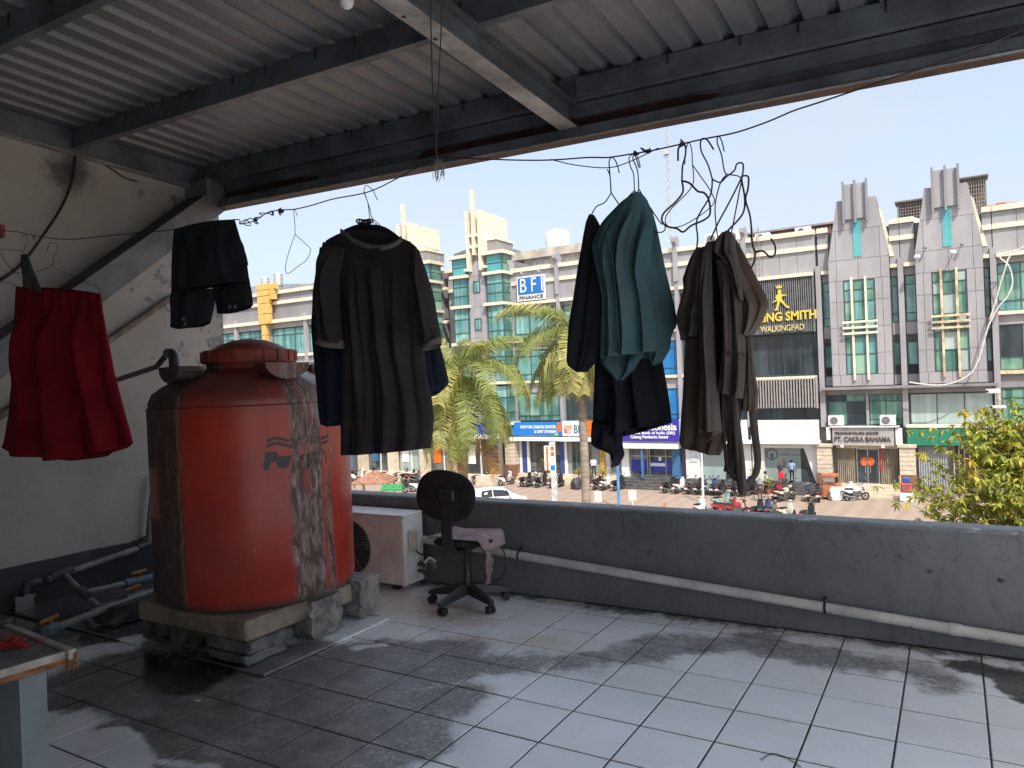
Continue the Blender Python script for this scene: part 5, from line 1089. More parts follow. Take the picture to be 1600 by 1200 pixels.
# ---------------------------------------------------------------- people
def person(base, hd, shirt, legs, skin=(.30, .17, .11), h=1.66, label='', arms='down', scarf=None, hairc=(.015, .012, .01)):
    o = empty('person', base, label, 'person', rz=R(hd)); s = h/1.7
    # joints: facing +X
    J = {'pel': (0, 0, .93), 'wai': (0, 0, 1.08), 'che': (.01, 0, 1.30), 'nec': (0, 0, 1.46), 'hed': (.02, 0, 1.58), 'top': (.01, 0, 1.68),
         'hl': (0, .1, .88), 'kl': (.03, .11, .5), 'al': (-.02, .11, .09), 'tl': (.14, .12, .04), 'hr': (0, -.1, .88), 'kr': (.02, -.11, .5), 'ar': (-.02, -.12, .09), 'tr': (.14, -.13, .04),
         'sl': (0, .19, 1.40), 'el': (-.02, .26, 1.13), 'wl': (.08, .27, .88), 'fl': (.1, .27, .78), 'sr': (0, -.19, 1.40), 'er': (-.02, -.26, 1.13), 'wr': (.08, -.27, .88), 'fr': (.1, -.27, .78)}
    if arms == 'front': J.update(el=(.1, .24, 1.14), wl=(.3, .1, 1.0), fl=(.38, .06, .95), er=(.1, -.24, 1.14), wr=(.3, -.1, 1.0), fr=(.38, -.06, .95))
    RA = {'pel': .13, 'wai': .115, 'che': .14, 'nec': .055, 'hed': .095, 'top': .07, 'hl': .09, 'kl': .06, 'al': .042, 'tl': .04, 'hr': .09, 'kr': .06, 'ar': .042, 'tr': .04, 'sl': .065, 'el': .045, 'wl': .033, 'fl': .03, 'sr': .065, 'er': .045, 'wr': .033, 'fr': .03}
    E_ = ['pel-wai', 'wai-che', 'che-nec', 'nec-hed', 'hed-top', 'pel-hl', 'hl-kl', 'kl-al', 'al-tl', 'pel-hr', 'hr-kr', 'kr-ar', 'ar-tr', 'che-sl', 'sl-el', 'el-wl', 'wl-fl', 'che-sr', 'sr-er', 'er-wr', 'wr-fr']
    ks = list(J); me = bpy.data.meshes.new('person_body'); me.from_pydata([Vector(J[k])*s for k in ks], [tuple(ks.index(a) for a in e.split('-')) for e in E_], [])
    ob = bpy.data.objects.new('tmp', me); COL.objects.link(ob); md = ob.modifiers.new('s', 'SKIN'); sv = me.skin_vertices[0].data
    for i, k in enumerate(ks): sv[i].radius = (RA[k]*s, RA[k]*s*(1.25 if k in ('che', 'wai', 'pel') else 1)); sv[i].use_root = k == 'pel'
    sb = ob.modifiers.new('d', 'SUBSURF'); sb.levels = 1; sb.render_levels = 1
    m2 = bpy.data.meshes.new_from_object(ob.evaluated_get(bpy.context.evaluated_depsgraph_get())); bpy.data.objects.remove(ob)
    sk = M('skin_%d' % int(skin[0]*100), skin, .5); m2.materials.clear()
    for m in (sk, M('cloth_%d_%d_%d' % tuple(int(c*100) for c in shirt), shirt, .8), M('cloth_%d_%d_%d' % tuple(int(c*100) for c in legs), legs, .8), seat_m): m2.materials.append(m)
    for f in m2.polygons:
        z = f.center.z/s; y = abs(f.center.y)/s; arm = y > .2 and z > .7
        f.material_index = 3 if z < .1 else (2 if (z < .97 and not arm) else (0 if z > 1.44 or (arm and z < 1.16) else 1)); f.use_smooth = True
    if scarf:
        for f in m2.polygons:
            if f.material_index == 0 and f.center.z/s < 1.44 and abs(f.center.y)/s < .25: f.material_index = 1
    link('body', m2, o)
    hm = M('scarf_%d' % int(scarf[0]*100), scarf, .8) if scarf else M('dark_hair', hairc, .6)
    hr = MB().sphere((-.012*s, 0, 1.61*s), .112*s, 12, 8, (1, .95, 1.1))
    if scarf: hr.lathe([(.11*s, 1.6*s), (.14*s, 1.48*s), (.23*s, 1.36*s), (.25*s, 1.28*s)], n=12)
    hr.build('headscarf' if scarf else 'hair', hm, o, smooth=True)
    fc = MB().sphere((.05*s, 0, 1.585*s), .085*s, 10, 8, (.9, .85, 1.15)); fc.sphere((.135*s, 0, 1.58*s), .018*s, 6, 4); fc.build('face', sk, o, smooth=True)
    return o
q = atY(1237.5, 748, YF-.75); person((q.x, q.y, FZ), 80, (.28, .42, .70), (.02, .022, .03), label='person in a light blue shirt and dark trousers standing at the glass shopfront')
q = atY(1220, 750, YF-1.0); pb = person((q.x, q.y, FZ-.0), -70, (.03, .035, .05), (.02, .022, .03), h=1.55, label='person in dark clothes holding a red bag by the glass shopfront', arms='front')
bg_ = empty('red_bag', (q.x+.12, q.y-.36, FZ+.35), 'red carrier bag held by the person in dark clothes', 'bag'); rb = M('red_bag', (.65, .03, .05), .5)
b_ = bprism([(-.2, 0), (.2, 0), (.17, .42), (.05, .55), (-.05, .55), (-.17, .42)], .18, .8); b_.xf(Matrix.Translation((q.x+.12, q.y-.36, FZ+.33))); sub(b_.build('bag_body', rb), bg_); sub(MB().tube([(q.x+.07, q.y-.36, FZ+.85), (q.x+.12, q.y-.36, FZ+.98), (q.x+.17, q.y-.36, FZ+.85)], .012, 5).build('handle', rb), bg_)
p = gp(1197, 772); person((p.x, p.y, GZ), 30, (.72, .70, .68), (.05, .05, .055), label='person in a white shirt looking down beside the potted plant', arms='front')
p = gp(1188, 783); person((p.x, p.y, GZ), -100, (.20, .19, .21), (.10, .06, .08), h=1.6, label='person in a grey headscarf standing between the scooters', scarf=(.24, .23, .26))
q = atY(928, 738, YF-1.3); person((q.x, q.y, FZ), -70, (.70, .70, .72), (.03, .03, .05), label='guard in a white shirt and cap at the bank door', arms='front', hairc=(.03, .05, .2))
# ---------------------------------------------------------------- poles, pylon, boards, cones
wp_m = M('white_post', (.75, .75, .74), .4); blu_m = M('blue_pole', (.10, .30, .60), .4)
def pole(px_, py_, dist, top_z, r, m, name, lab, extra=None):
    p = CC+ray(px_, py_)*dist; o = empty(name, (p.x, p.y, GZ), lab, 'pole'); MB().tube([(0, 0, 0), (0, 0, top_z-GZ)], [r, r*.7], 10).build('shaft', m, o, smooth=True, auto=50); MB().lathe([(.02, .0), (r*2.2, 0), (r*2.2, .05), (r, .08)], n=12).build('base_plate', m, o)
    if extra: extra(o)
    return o
def lamp_head(h): return lambda o: MB().bbox(-.1, .55, -.09, .09, h, h+.09, b=.02).build('lamp_head', wp_m, o)
pole(566.5, 740, 54, -4.2, .09, wp_m, 'thin_pole', 'thin white pole left of the brown gazebo')
pole(966, 760, 50, -2.6, .11, blu_m, 'blue_pole', 'light blue pole below the black hanging clothes')
pole(1098, 760, 51, -3.2, .09, wp_m, 'lamp_post', 'slim white lamp post between the parked motorbikes', lamp_head(4.1))
pinkpole = M('weathered_pole', (.50, .42, .38), .8, var=.25, scale=3)
cp0 = pole(1561, 650, 34, .35, .11, pinkpole, 'camera_pole', 'weathered pole with white camera boxes rising out of the leafy tree')
def box_on(o, dist, px_, py_, w, h, lab):
    q = CC+ray(px_, py_)*dist; b = empty('camera_box', q, lab, 'camera'); PB(b, 'housing', wp_m, q.x-w/2, q.x+w/2, q.y-.3, q.y+.05, q.z-h/2, q.z+h/2, b=.03); sub(MB().tube([(q.x-w/2+.05, q.y-.31, q.z), (q.x-w/2+.05, q.y-.36, q.z)], .06, 8).build('lens', seat_m), b)
box_on(cp0, 33.8, 1551, 611, .55, .2, 'white camera box at the top of the weathered pole'); box_on(cp0, 33.8, 1559, 635.5, .62, .11, 'flat white box lower on the weathered pole')
# bank pylon
def pylon():
    p = CC+ray(861, 740)*51; o = empty('bank_pylon', (p.x, p.y, GZ), 'white bank pylon sign with an orange edge on a grey post', 'pylon sign', rz=R(12)); k = 51/FPX
    def zz(y): return CAM_H-(y-594.5)*k+.0
    MB().box(.02, .42, -.1, .1, 0, zz(742)-GZ).build('post', M('pylon_post', (.55, .55, .55), .5), o)
    MB().box(-.02, .36, -.09, .09, zz(742)-GZ+.004, zz(690)-GZ).build('front_board', white_m, o); MB().box(-.42, -.03, -.07, .11, zz(742)-GZ+.35, zz(696)-GZ).build('side_board', white_m, o)
    MB().box(-.28, -.13, -.085, -.071, zz(742)-GZ+.36, zz(697)-GZ).build('orange_stripe', MATS['sign_orange'], o); MB().box(.02, .33, -.105, -.091, zz(734)-GZ, zz(726)-GZ).build('teal_block', MATS['sign_azure'], o)
    for z in (712, 703): MB().box(.06, .3, -.105, -.091, zz(z)-GZ, zz(z)-GZ+.28).build('emblem', MATS['emblem_red'], o)
    lettering('ATM', .06, -.1, zz(695)-GZ, .14, frame_m, o, fit=.26, depth=.01)
pylon()
for px_, lab in ((934, 'pale signboard on a short post left of the blue pole'), (988, 'pale signboard on a short post right of the blue pole')):
    p = CC+ray(px_, 768)*46; o = empty('signboard', (p.x, p.y, GZ), lab, 'signboard', 'small signboards on posts', rz=R(20)); MB().tube([(0, 0, 0), (0, 0, 1.9)], .035, 8).build('post', wp_m, o); MB().bbox(-.24, .24, -.05, -.036, 1.2, 1.85, b=.004).build('board', M('board_back', (.68, .66, .58), .6), o)
con_m = M('cone_orange', (.75, .14, .03), .5)
for px_, py_, d_, lab in ((710, 763, 50, 'orange traffic cone right of the chair back by the palm'), (826, 778, 47, 'orange traffic cone right of the white car'), (888, 781, 47, 'orange traffic cone left of the palm trunk'), (1038, 786, 48, 'red and white traffic cone before the dark bank steps'), (629, 767, 50, 'orange traffic cone beside the green stall')):
    p = CC+ray(px_, py_)*d_; o = empty('traffic_cone', (p.x, p.y, GZ), lab, 'traffic cone', 'traffic cones on the forecourt')
    MB().box(-.18, .18, -.18, .18, .006, .04).build('base', con_m, o); MB().lathe([(.13, .041), (.035, .68), (.001, .685)], n=14).build('body', con_m, o, smooth=True, auto=50); MB().lathe([(.108, .2), (.085, .36)], n=14).build('band', white_m, o)
# gazebo + stall
def gazebo():
    p = CC+ray(585, 752)*54; o = empty('gazebo', (p.x, p.y, GZ), 'small gazebo with a brown pyramid roof and green fence', 'gazebo', rz=R(25)); gm = M('green_paint', (.03, .25, .08), .5)
    rm = M('brown_shingle', (.34, .17, .11), .8, var=.3, scale=5); w = 1.45
    MB().add([(-w, -w, 2.05), (w, -w, 2.05), (w, w, 2.05), (-w, w, 2.05), (0, 0, 2.85), (-w, -w, 1.97), (w, -w, 1.97), (w, w, 1.97), (-w, w, 1.97)], [(0, 1, 4), (1, 2, 4), (2, 3, 4), (3, 0, 4), (0, 5, 6, 1), (1, 6, 7, 2), (2, 7, 8, 3), (3, 8, 5, 0), (8, 7, 6, 5)]).build('roof', rm, o)
    for x in (-1, 1):
        for y in (-1, 1): MB().box(x*1.15-.06, x*1.15+.06, y*1.15-.06, y*1.15+.06, .006, 1.969).build('post', M('gazebo_post', (.6, .55, .48), .6), o)
    for y in (-1.15, 1.15):
        for z in (.25, .5, .75): MB().box(-1.08, 1.08, y-.02, y+.02, z, z+.1).build('rail', M('gazebo_rail', (.55, .48, .4), .6) if y > 0 else gm, o)
    MB().box(-1.2, 1.2, -1.2, 1.2, .006, .14).build('deck', gm, o)
    q = CC+ray(614, 757)*51; s = empty('food_stall', (q.x, q.y, GZ), 'small stall with a green canopy and orange menu board beside the gazebo', 'stall', rz=R(20))
    MB().box(-.62, .62, -.3, .3, .006, .95).build('counter', white_m, s); MB().box(-.55, -.2, -.33, -.31, .55, 1.35).build('menu_board', con_m, s)
    for x in (-.6, .6): MB().tube([(x, .25, .006), (x, .25, 1.9)], .025, 6).build('post', wp_m, s)
    MB().prism([(-.45, 1.75), (.45, 1.75), (.45, 1.85), (0, 2.15), (-.45, 1.85)], 'x', -.75, .75).build('canopy', gm, s)
gazebo()
# plants
def potplant(p, h, r, lab, n=260, seed=1, pot=True, cols=('tree_leaf', 'tree_leaf_light'), grp=None):
    rg = random.Random(seed); o = empty('potted_plant', p, lab, 'plant', grp)
    if pot: MB().lathe([(.01, .006), (.2, .006), (.27, .42), (.24, .42), (.22, .36), (.01, .36)], n=14).build('pot', M('terracotta', (.35, .16, .1), .7), o, smooth=True, auto=40)
    st = MB()
    for i in range(5): st.tube([(0, 0, .36), (rg.uniform(-.08, .08), rg.uniform(-.08, .08), .36+(h-.36)*.5), (rg.uniform(-r, r)*.7, rg.uniform(-r, r)*.7, h)], .014, 5)
    st.build('stems', MATS['tree_bark'], o); lf = MB()
    for i in range(n):
        c = Vector((rg.gauss(0, r*.5), rg.gauss(0, r*.5), h-r*.4+rg.gauss(0, r*.45))); a = rg.uniform(0, 6.28); d = Vector((math.cos(a), math.sin(a), rg.uniform(-.5, .5))); L = rg.uniform(.1, .2); s_ = d.cross(Vector((0, 0, 1))).normalized()*L*.28
        lf.add([c, c+d*L*.5+s_, c+d*L, c+d*L*.5-s_], [(0, 1, 2), (0, 2, 3)])
    tag(lf.build('leaves', MATS[cols[seed % 2]], o), kind='stuff')
for i, (px_, py_, h, r, lab) in enumerate(((880, 750, 2.1, .35, 'thin potted shrub in front of the bank window'), (935, 750, 1.3, .4, 'bushy potted plant right of the covered motorbike'), (953, 750, 1.2, .4, 'bushy potted plant behind the pink helmet'), (971, 751, 1.4, .45, 'yellowish potted plant right of the blue pole'), (1190, 765, 1.9, .5, 'leafy potted plant behind the person in white'), (1211, 766, 1.1, .4, 'low yellow-leaved potted plant by the white shopfront'), (608, 735, 1.1, .5, 'small yellow bush right of the gazebo roof'))):
    p = gp(px_, py_); potplant((p.x, min(p.y, 55.3 if p.x > -50 else 51.2), GZ), h, r, lab, seed=i+2, grp='potted plants along the shopfronts')
# orange cart, kiddie ride
def cart():
    p = gp(1297, 780); p.y = min(p.y, 54.4); o = empty('food_cart', (p.x, p.y, GZ), 'orange food cart in front of the brown column base', 'cart', rz=R(8)); om = M('cart_orange', (.44, .16, .06), .5, var=.2)
    MB().bbox(-.45, .35, -.3, .3, .15, .95, b=.02).build('body', om, o); MB().bbox(-.5, .6, -.36, .36, 1.55, 1.75, b=.03).build('canopy', om, o); MB().box(-.4, .3, -.02, .02, 1.2, 1.54).build('sign', white_m, o)
    for x in (-.42, .32):
        for y in (-.27, .27): MB().tube([(x, y, .95), (x, y, 1.56)], .02, 5).build('post', om, o)
    MB().bbox(.4, .75, -.2, .2, .1, 1.1, b=.03).build('gas_box', om, o)
    for x in (-.3, .2): wheel(o, x, .16, .06)
    p = gp(1419, 779); p.y = min(p.y, 54.6); k = empty('coin_ride', (p.x, p.y, GZ), 'red and blue upright coin ride beside the right stone column', 'coin ride')
    MB().bbox(-.4, .4, -.25, .25, .006, .6, b=.03).build('base', white_m, k); MB().bbox(-.32, .32, -.2, .2, .605, 1.25, b=.08).build('body', M('ride_red', (.42, .10, .09), .5), k); MB().bbox(-.2, .25, -.15, .15, 1.255, 1.6, b=.06).build('head', M('ride_blue', (.05, .1, .4), .4), k); MB().tube([(-.35, 0, .6), (-.35, 0, 1.7)], .03, 6).build('handle', wp_m, k)
cart()
# ================================================================ THINGS ON THE BALCONY
# ---------------------------------------------------------------- water tank
TC = Vector((-3.975, 3.29, .276)); TA = math.atan2(-.634, .773); TR = .622
def tank_mat(text=False):
    m, t, p = newmat('tank_print' if text else 'orange_tank'); P = t.obj(); s = t.sep(P)
    phi = t.math('MULTIPLY', t.math('ARCTAN2', s[1], s[0]), 180/math.pi); z = s[2]
    st = t.comb(t.math('MULTIPLY', phi, .11), z, 0.)
    n1 = t.noise(t.scale(st, (1, 1.1, 1)), 1.5, 7, .68, .6); n2 = t.noise(t.scale(st, (1.2, 3.4, 1)), 2.6, 7, .7, .8); n0 = t.noise(P, 3, 5, .6)
    wob = t.math('MULTIPLY', t.math('SUBTRACT', t.noise(t.comb(0., t.math('MULTIPLY', z, 2.4), phi if False else 0.), 1., 4, .6), .5), 16)
    base = t.mix(t.ramp(n0, .3, .7), (.47, .050, .028), (.35, .036, .024))
    dust = t.ramp(z, 1.10, 1.30); base = t.mix(t.math('MULTIPLY', dust, t.ramp(n0, .25, .6, .5, .88)), base, (.10, .05, .042))
    def band(c, w, soft): return t.ramp(t.math('ABSOLUTE', t.math('SUBTRACT', t.math('ADD', phi, wob), c)), w+soft, w-soft)
    below = t.ramp(z, 1.52, 1.40)
    b1 = t.math('MULTIPLY', band(29., 10.5, 2.5), t.ramp(n1, .40, .47)); b1b = t.math('MULTIPLY', band(44., 2.6, 2.), t.ramp(t.math('ADD', n1, t.math('MULTIPLY', z, -.12)), .30, .42)); b1c = band(20.5, 1.1, .6)
    gr = t.mix(t.ramp(n2, .42, .6), (.07, .055, .045), (.27, .215, .19)); scale_ = t.ramp(n2, .60, .66)
    c = t.mix(t.math('MULTIPLY', t.math('MAXIMUM', t.math('MAXIMUM', b1, b1b), b1c), t.math('MULTIPLY', below, .93)), base, t.mix(scale_, gr, (.42, .37, .34)))
    mot = t.noise(t.scale(P, (1, 1, .5)), 2.2, 8, .7, .5); c = t.mix(t.math('MULTIPLY', t.ramp(mot, .48, .72), .38), c, (.13, .05, .04)); runs = t.noise(t.comb(t.math('MULTIPLY', phi, .35), t.math('MULTIPLY', z, .35), 2.), 1.6, 5, .6); c = t.mix(t.math('MULTIPLY', t.ramp(runs, .60, .72), .45), c, (.10, .055, .045))
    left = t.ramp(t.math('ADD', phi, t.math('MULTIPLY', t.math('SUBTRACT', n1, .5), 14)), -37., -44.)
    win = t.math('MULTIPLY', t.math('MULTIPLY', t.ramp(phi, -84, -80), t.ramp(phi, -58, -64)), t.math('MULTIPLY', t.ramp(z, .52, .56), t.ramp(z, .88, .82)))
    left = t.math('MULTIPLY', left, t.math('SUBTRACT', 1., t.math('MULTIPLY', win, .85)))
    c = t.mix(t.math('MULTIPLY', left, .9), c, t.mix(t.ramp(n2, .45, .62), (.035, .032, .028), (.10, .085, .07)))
    c = t.mix(t.math('MULTIPLY', band(-41.5, .8, .6), .6), c, (.25, .19, .13))
    c = t.mix(t.math('MULTIPLY', t.ramp(z, .09, .0), .8), c, (.09, .08, .07)); scr = t.ramp(t.noise(t.scale(P, (9, 9, 1.2)), 6, 2, .5), .76, .78); c = t.mix(t.math('MULTIPLY', scr, .35), c, (.5, .25, .2))
    if text:
        keep = t.math('SUBTRACT', 1., t.math('MULTIPLY', t.math('MAXIMUM', b1, b1c), .8)); c = t.mix(keep, c, (.016, .013, .012))
    setp(t, p, c, t.math('MULTIPLY_ADD', t.math('MAXIMUM', b1, left), .35, .30), spec=.5, nrm=t.bump(t.math('ADD', n2, n0), .12, .006)); return m
tk_m = tank_mat(); tkp_m = tank_mat(True)
tank = empty('water_tank', TC, 'large orange plastic water tank with grey drip stains on stone blocks', 'water tank', rz=TA)
prof = [(.02, .0), (TR-.06, .0), (TR-.02, .02), (TR, .07), (TR, .6), (TR+.002, 1.12), (TR+.004, 1.20), (TR-.008, 1.21), (TR-.006, 1.235), (TR-.03, 1.29), (TR-.09, 1.335), (.45, 1.375), (.36, 1.41), (.275, 1.43), (.268, 1.44), (.265, 1.50), (.02, 1.50)]
MB().lathe(prof, n=96).build('tank_body', tk_m, tank, smooth=True, auto=45)
lidp = [(.26, 1.475), (.294, 1.475), (.296, 1.485), (.296, 1.545), (.286, 1.556), (.235, 1.56), (.19, 1.592), (.11, 1.622), (.02, 1.634), (.001, 1.634)]
lid = MB().lathe(lidp, n=72).build('lid', M('tank_lid', (.30, .045, .028), .55, var=.25, scale=5, dirt=.4, dcol=(.10, .06, .05)), tank, smooth=True, auto=40)
for i in range(20):
    a = 2*math.pi*i/20; MB().box(.295, .303, -.007, .007, 1.482, 1.55).xf(Matrix.Rotation(a, 4, 'Z')).build('grip_rib', MATS['tank_lid'], lid)
for a in (24, -62, 110, 200):   # lifting lugs on the shoulder
    g = MB(); hp = [(-.145, 1.455)]+[(-.145*math.cos(k*math.pi/10), 1.455-.10*math.sin(k*math.pi/10)) for k in range(1, 10)]+[(.145, 1.455)]
    g.prism([(u, v) for u, v in hp], 'x', .37, .53); g.xf(Matrix.Rotation(R(a), 4, 'Z')); g.build('lifting_lug', tk_m, tank)
# stencilled name and waves, bent onto the shell
def bend(me, phi0, z0):
    for v in me.vertices:
        x, y, z = v.co; ph = R(phi0)+x/TR; rr = TR+.0025-y*.05; v.co = (rr*math.cos(ph), rr*math.sin(ph), z0+z)
me = text_mesh('Penguin', .125, .001, bold=.009, font_shear=.12); xs_ = [v.co.x for v in me.vertices]; me.transform(Matrix.Diagonal((.455/(max(xs_)-min(xs_)), 1, 1, 1))); me.materials.clear(); me.materials.append(tkp_m)
bm = bmesh.new(); bm.from_mesh(me); bmesh.ops.subdivide_edges(bm, edges=[e for e in bm.edges if e.calc_length() > .03], cuts=2); bm.to_mesh(me); bm.free(); bend(me, 4.5, .835); link('stencil_lettering', me, tank)
for z0 in (.985, .955):
    rows = [[], []]
    for i in range(41):
        ph = R(6.5+38*i/40); w = .012*math.sin(i/40*4*math.pi); rows[0].append(((TR+.003)*math.cos(ph), (TR+.003)*math.sin(ph), z0+w)); rows[1].append(((TR+.003)*math.cos(ph), (TR+.003)*math.sin(ph), z0+w+.018))
    MB().grid(rows).build('stencil_wave', tkp_m, tank)
# inlet elbow and hose
dpvc = M('dark_grey_pvc', (.055, .057, .06), .4, var=.2)
iq = CC+ray(272, 575)*5.05; ib = empty('inlet_pipe', iq, 'dark plastic elbow and pipe feeding the top of the orange tank', 'pipe')
e0 = CC+ray(272, 590)*5.05; e1 = CC+ray(271, 556)*5.05; e2 = CC+ray(262, 552)*5.15; e3 = CC+ray(245, 573)*5.4; e4 = CC+ray(185, 593)*5.9; e5 = CC+ray(100, 622)*6.3
sub(MB().tube(smooth_path([e0, e1, e2], 5), .034, 12).build('elbow', dpvc, smooth=True), ib); sub(MB().tube([e0+Vector((0, 0, -.06)), e0+Vector((0, 0, .06))], .044, 12).build('socket', dpvc, smooth=True, auto=40), ib); sub(MB().tube([e2, e3, e4, e5], .02, 10).build('feed_pipe', dpvc, smooth=True), ib)
# slab and blocks below the tank
slab_m = M('weathered_board', (.30, .245, .185), .85, var=.3, scale=5, dirt=.6, dcol=(.12, .10, .09), bump=.3, bscale=20)
sl = MB().bbox(-4.45, -3.44, 2.745, 3.60, .155, .272, .012).build('support_slab', slab_m); tag(sl, 'thick pale slab carrying the orange tank', 'slab')
blk_m = M('rough_concrete', (.19, .19, .19), .95, var=.35, scale=9, dirt=.6, dcol=(.05, .05, .052), bump=1., bscale=35)
def rough_block(x0, x1, y0, y1, z0, z1, lab, seed, m=blk_m, wavy=0.):
    rg = random.Random(seed); bm = bmesh.new(); bmesh.ops.create_cube(bm, size=1); bmesh.ops.subdivide_edges(bm, edges=bm.edges[:], cuts=5, use_grid_fill=True)
    for v in bm.verts:
        c = v.co; x = (x0+x1)/2+c.x*(x1-x0); y = (y0+y1)/2+c.y*(y1-y0); z = (z0+z1)/2+c.z*(z1-z0)
        j = .006; x += rg.uniform(-j, j); y += rg.uniform(-j, j)+.012*math.sin(z*60); z = max(z0, z+rg.uniform(-j, j)*.6+wavy*math.sin(y*40+1)*(1 if -.49 < c.z else 0)); x += .012*math.sin(y*45)*abs(c.z)
        v.co = (x, y, z)
    me = bpy.data.meshes.new('concrete_block'); bm.to_mesh(me); bm.free(); me.materials.append(m); o = link('concrete_block', me); tag(o, lab, 'concrete block', 'blocks propping the orange tank'); return o
rough_block(-3.75, -3.43, 2.73, 3.02, .033, .085, 'thin broken concrete block on the floor at the nearest corner under the tank', 1, wavy=.006)
rough_block(-3.78, -3.42, 2.75, 3.06, .094, .153, 'rough grey concrete block stacked on the thin broken one under the tank corner', 2, wavy=.004)
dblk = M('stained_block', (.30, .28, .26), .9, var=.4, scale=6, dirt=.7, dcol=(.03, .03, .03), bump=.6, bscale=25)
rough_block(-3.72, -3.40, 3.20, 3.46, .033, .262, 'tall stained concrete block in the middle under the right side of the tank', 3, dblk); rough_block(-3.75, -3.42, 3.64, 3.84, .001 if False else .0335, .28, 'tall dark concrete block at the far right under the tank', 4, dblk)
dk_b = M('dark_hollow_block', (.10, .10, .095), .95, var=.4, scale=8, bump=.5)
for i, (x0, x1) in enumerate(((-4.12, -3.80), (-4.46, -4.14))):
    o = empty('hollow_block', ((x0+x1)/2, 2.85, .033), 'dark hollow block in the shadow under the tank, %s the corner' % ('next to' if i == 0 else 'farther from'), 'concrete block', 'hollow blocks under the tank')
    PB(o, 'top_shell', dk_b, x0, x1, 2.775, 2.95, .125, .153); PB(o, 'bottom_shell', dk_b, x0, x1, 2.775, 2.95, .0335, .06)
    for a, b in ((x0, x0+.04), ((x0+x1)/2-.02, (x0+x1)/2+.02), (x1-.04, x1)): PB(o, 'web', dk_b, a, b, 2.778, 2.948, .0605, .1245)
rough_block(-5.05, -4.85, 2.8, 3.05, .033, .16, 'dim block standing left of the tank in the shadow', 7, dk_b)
# ---------------------------------------------------------------- plumbing by the side wall
gvalve = M('blue_grey_valve', (.09, .15, .18), .5); ovalve = M('orange_handle', (.34, .13, .02), .5); dull = M('dirty_pvc', (.22, .215, .20), .5, var=.25, scale=8, dirt=.5)
W_ = lambda x, y: atX(x, y, -5.97); Z_ = lambda x, y, z=.15: atZ(x, y, z)
pm = empty('pipe_manifold', W_(60, 940), 'dirty plastic pipe manifold with orange valve handles beside the side wall', 'pipes')
def pt_(name, pts, r, m=dull): sub(MB().tube(pts, r, 12).build(name, m, smooth=True, auto=50), pm)
u0_, u1_, u2_, u3_ = W_(75, 905), W_(95, 896), W_(112, 888), W_(236, 850)
pt_('upper_pipe', [u0_, u3_], .026); pt_('tee', [W_(80, 902), W_(112, 888)], .034, dpvc); pt_('elbow', smooth_path([W_(62, 909), W_(42, 915), W_(40, 935)], 4), .034, dpvc)
pt_('riser', [W_(41, 925), W_(52, 955), W_(48, 985)], .026); pt_('end_socket', [W_(215, 856), W_(240, 847)], .034, dpvc)
pt_('wall_riser', [W_(232, 852), W_(236, 800), W_(243, 740)], .028)
l0, l1, l2, l3, l4 = Z_(75, 985), Z_(140, 960), Z_(176, 946), Z_(197, 937), Z_(250, 920)
pt_('lower_pipe', [l0, l4], .024); pt_('tee', [l1, l2], .032, dpvc); dj = Z_(155, 950)
pt_('link_pipe', [W_(100, 897), W_(115, 915).lerp(dj, .35), dj], .024); cr = W_(100, 897).lerp(dj, .6)
pt_('tee', [cr+(dj-cr)*-.2, cr+(dj-cr)*.25], .032, dpvc); br = cr+Vector((.0, .55, -.02)); pt_('branch_pipe', [cr, br], .024)
for a, b in ((l3, (l3+l4)/2), (l0+(l0-l1)*.05, l0+(l1-l0)*.2), (cr+(br-cr)*.55, br)):
    pt_('valve', [a, b], .036, gvalve); c_ = (a+b)/2; d_ = (b-a).normalized(); hmb = MB().tube([c_+Vector((0, 0, .03)), c_+Vector((0, 0, .06))], .012, 8); hmb.tube([c_+Vector((0, 0, .062))-d_*.07, c_+Vector((0, 0, .07))+d_*.05], .013, 6); sub(hmb.build('valve_handle', ovalve), pm)
rag_m = M('grey_rag', (.28, .27, .26), .9); rg = random.Random(3); wq = W_(35, 950)
rag = MB().grid([[(wq.x+.05+rg.uniform(-.01, .01), wq.y-.07+.14*i/5*(1-.6*j/6), wq.z+.1-.24*j/6+rg.uniform(-.012, .012)) for i in range(6)] for j in range(7)]); tag(rag.build('rag', rag_m, smooth=True), 'small grey rag hanging on the pipes by the table', 'rag')
# ---------------------------------------------------------------- air conditioner outdoor unit
ac = empty('outdoor_unit', (-4.03, 4.49, 0), 'dirty white air conditioner outdoor unit on the floor behind the orange tank', 'air conditioner')
acw = M('aged_white_metal', (.84, .83, .81), .45, var=.12, scale=3, dirt=.3, dcol=(.25, .22, .19)); acf = M('aged_beige_front', (.80, .70, .64), .5, var=.12, scale=3, dirt=.25, dcol=(.3, .2, .15)); acb = M('cream_plastic', (.62, .58, .47), .5)
ax0, ax1, ay0, ay1, az0, az1 = -4.47, -3.62, 4.355, 4.60, .035, .565
PB(ac, 'casing', acw, ax0, ax1, ay0+.012, ay1, az0, az1, b=.01); PB(ac, 'front_panel', acf, ax0+.01, ax1-.028, ay0, ay0+.011, az0+.01, az1-.022)
PB(ac, 'corner_post', acw, ax1-.026, ax1-.002, ay0-.002, ay0+.012, az0, az1-.02); PB(ac, 'top_lid', acw, ax0-.006, ax1+.005, ay0-.006, ay1+.004, az1+.0005, az1+.012, b=.004)
for i in range(9): PB(ac, 'front_rib', acf, -4.0+.0, ax1-.035, ay0-.003, ay0-.0005, .30+i*.022, .303+i*.022)
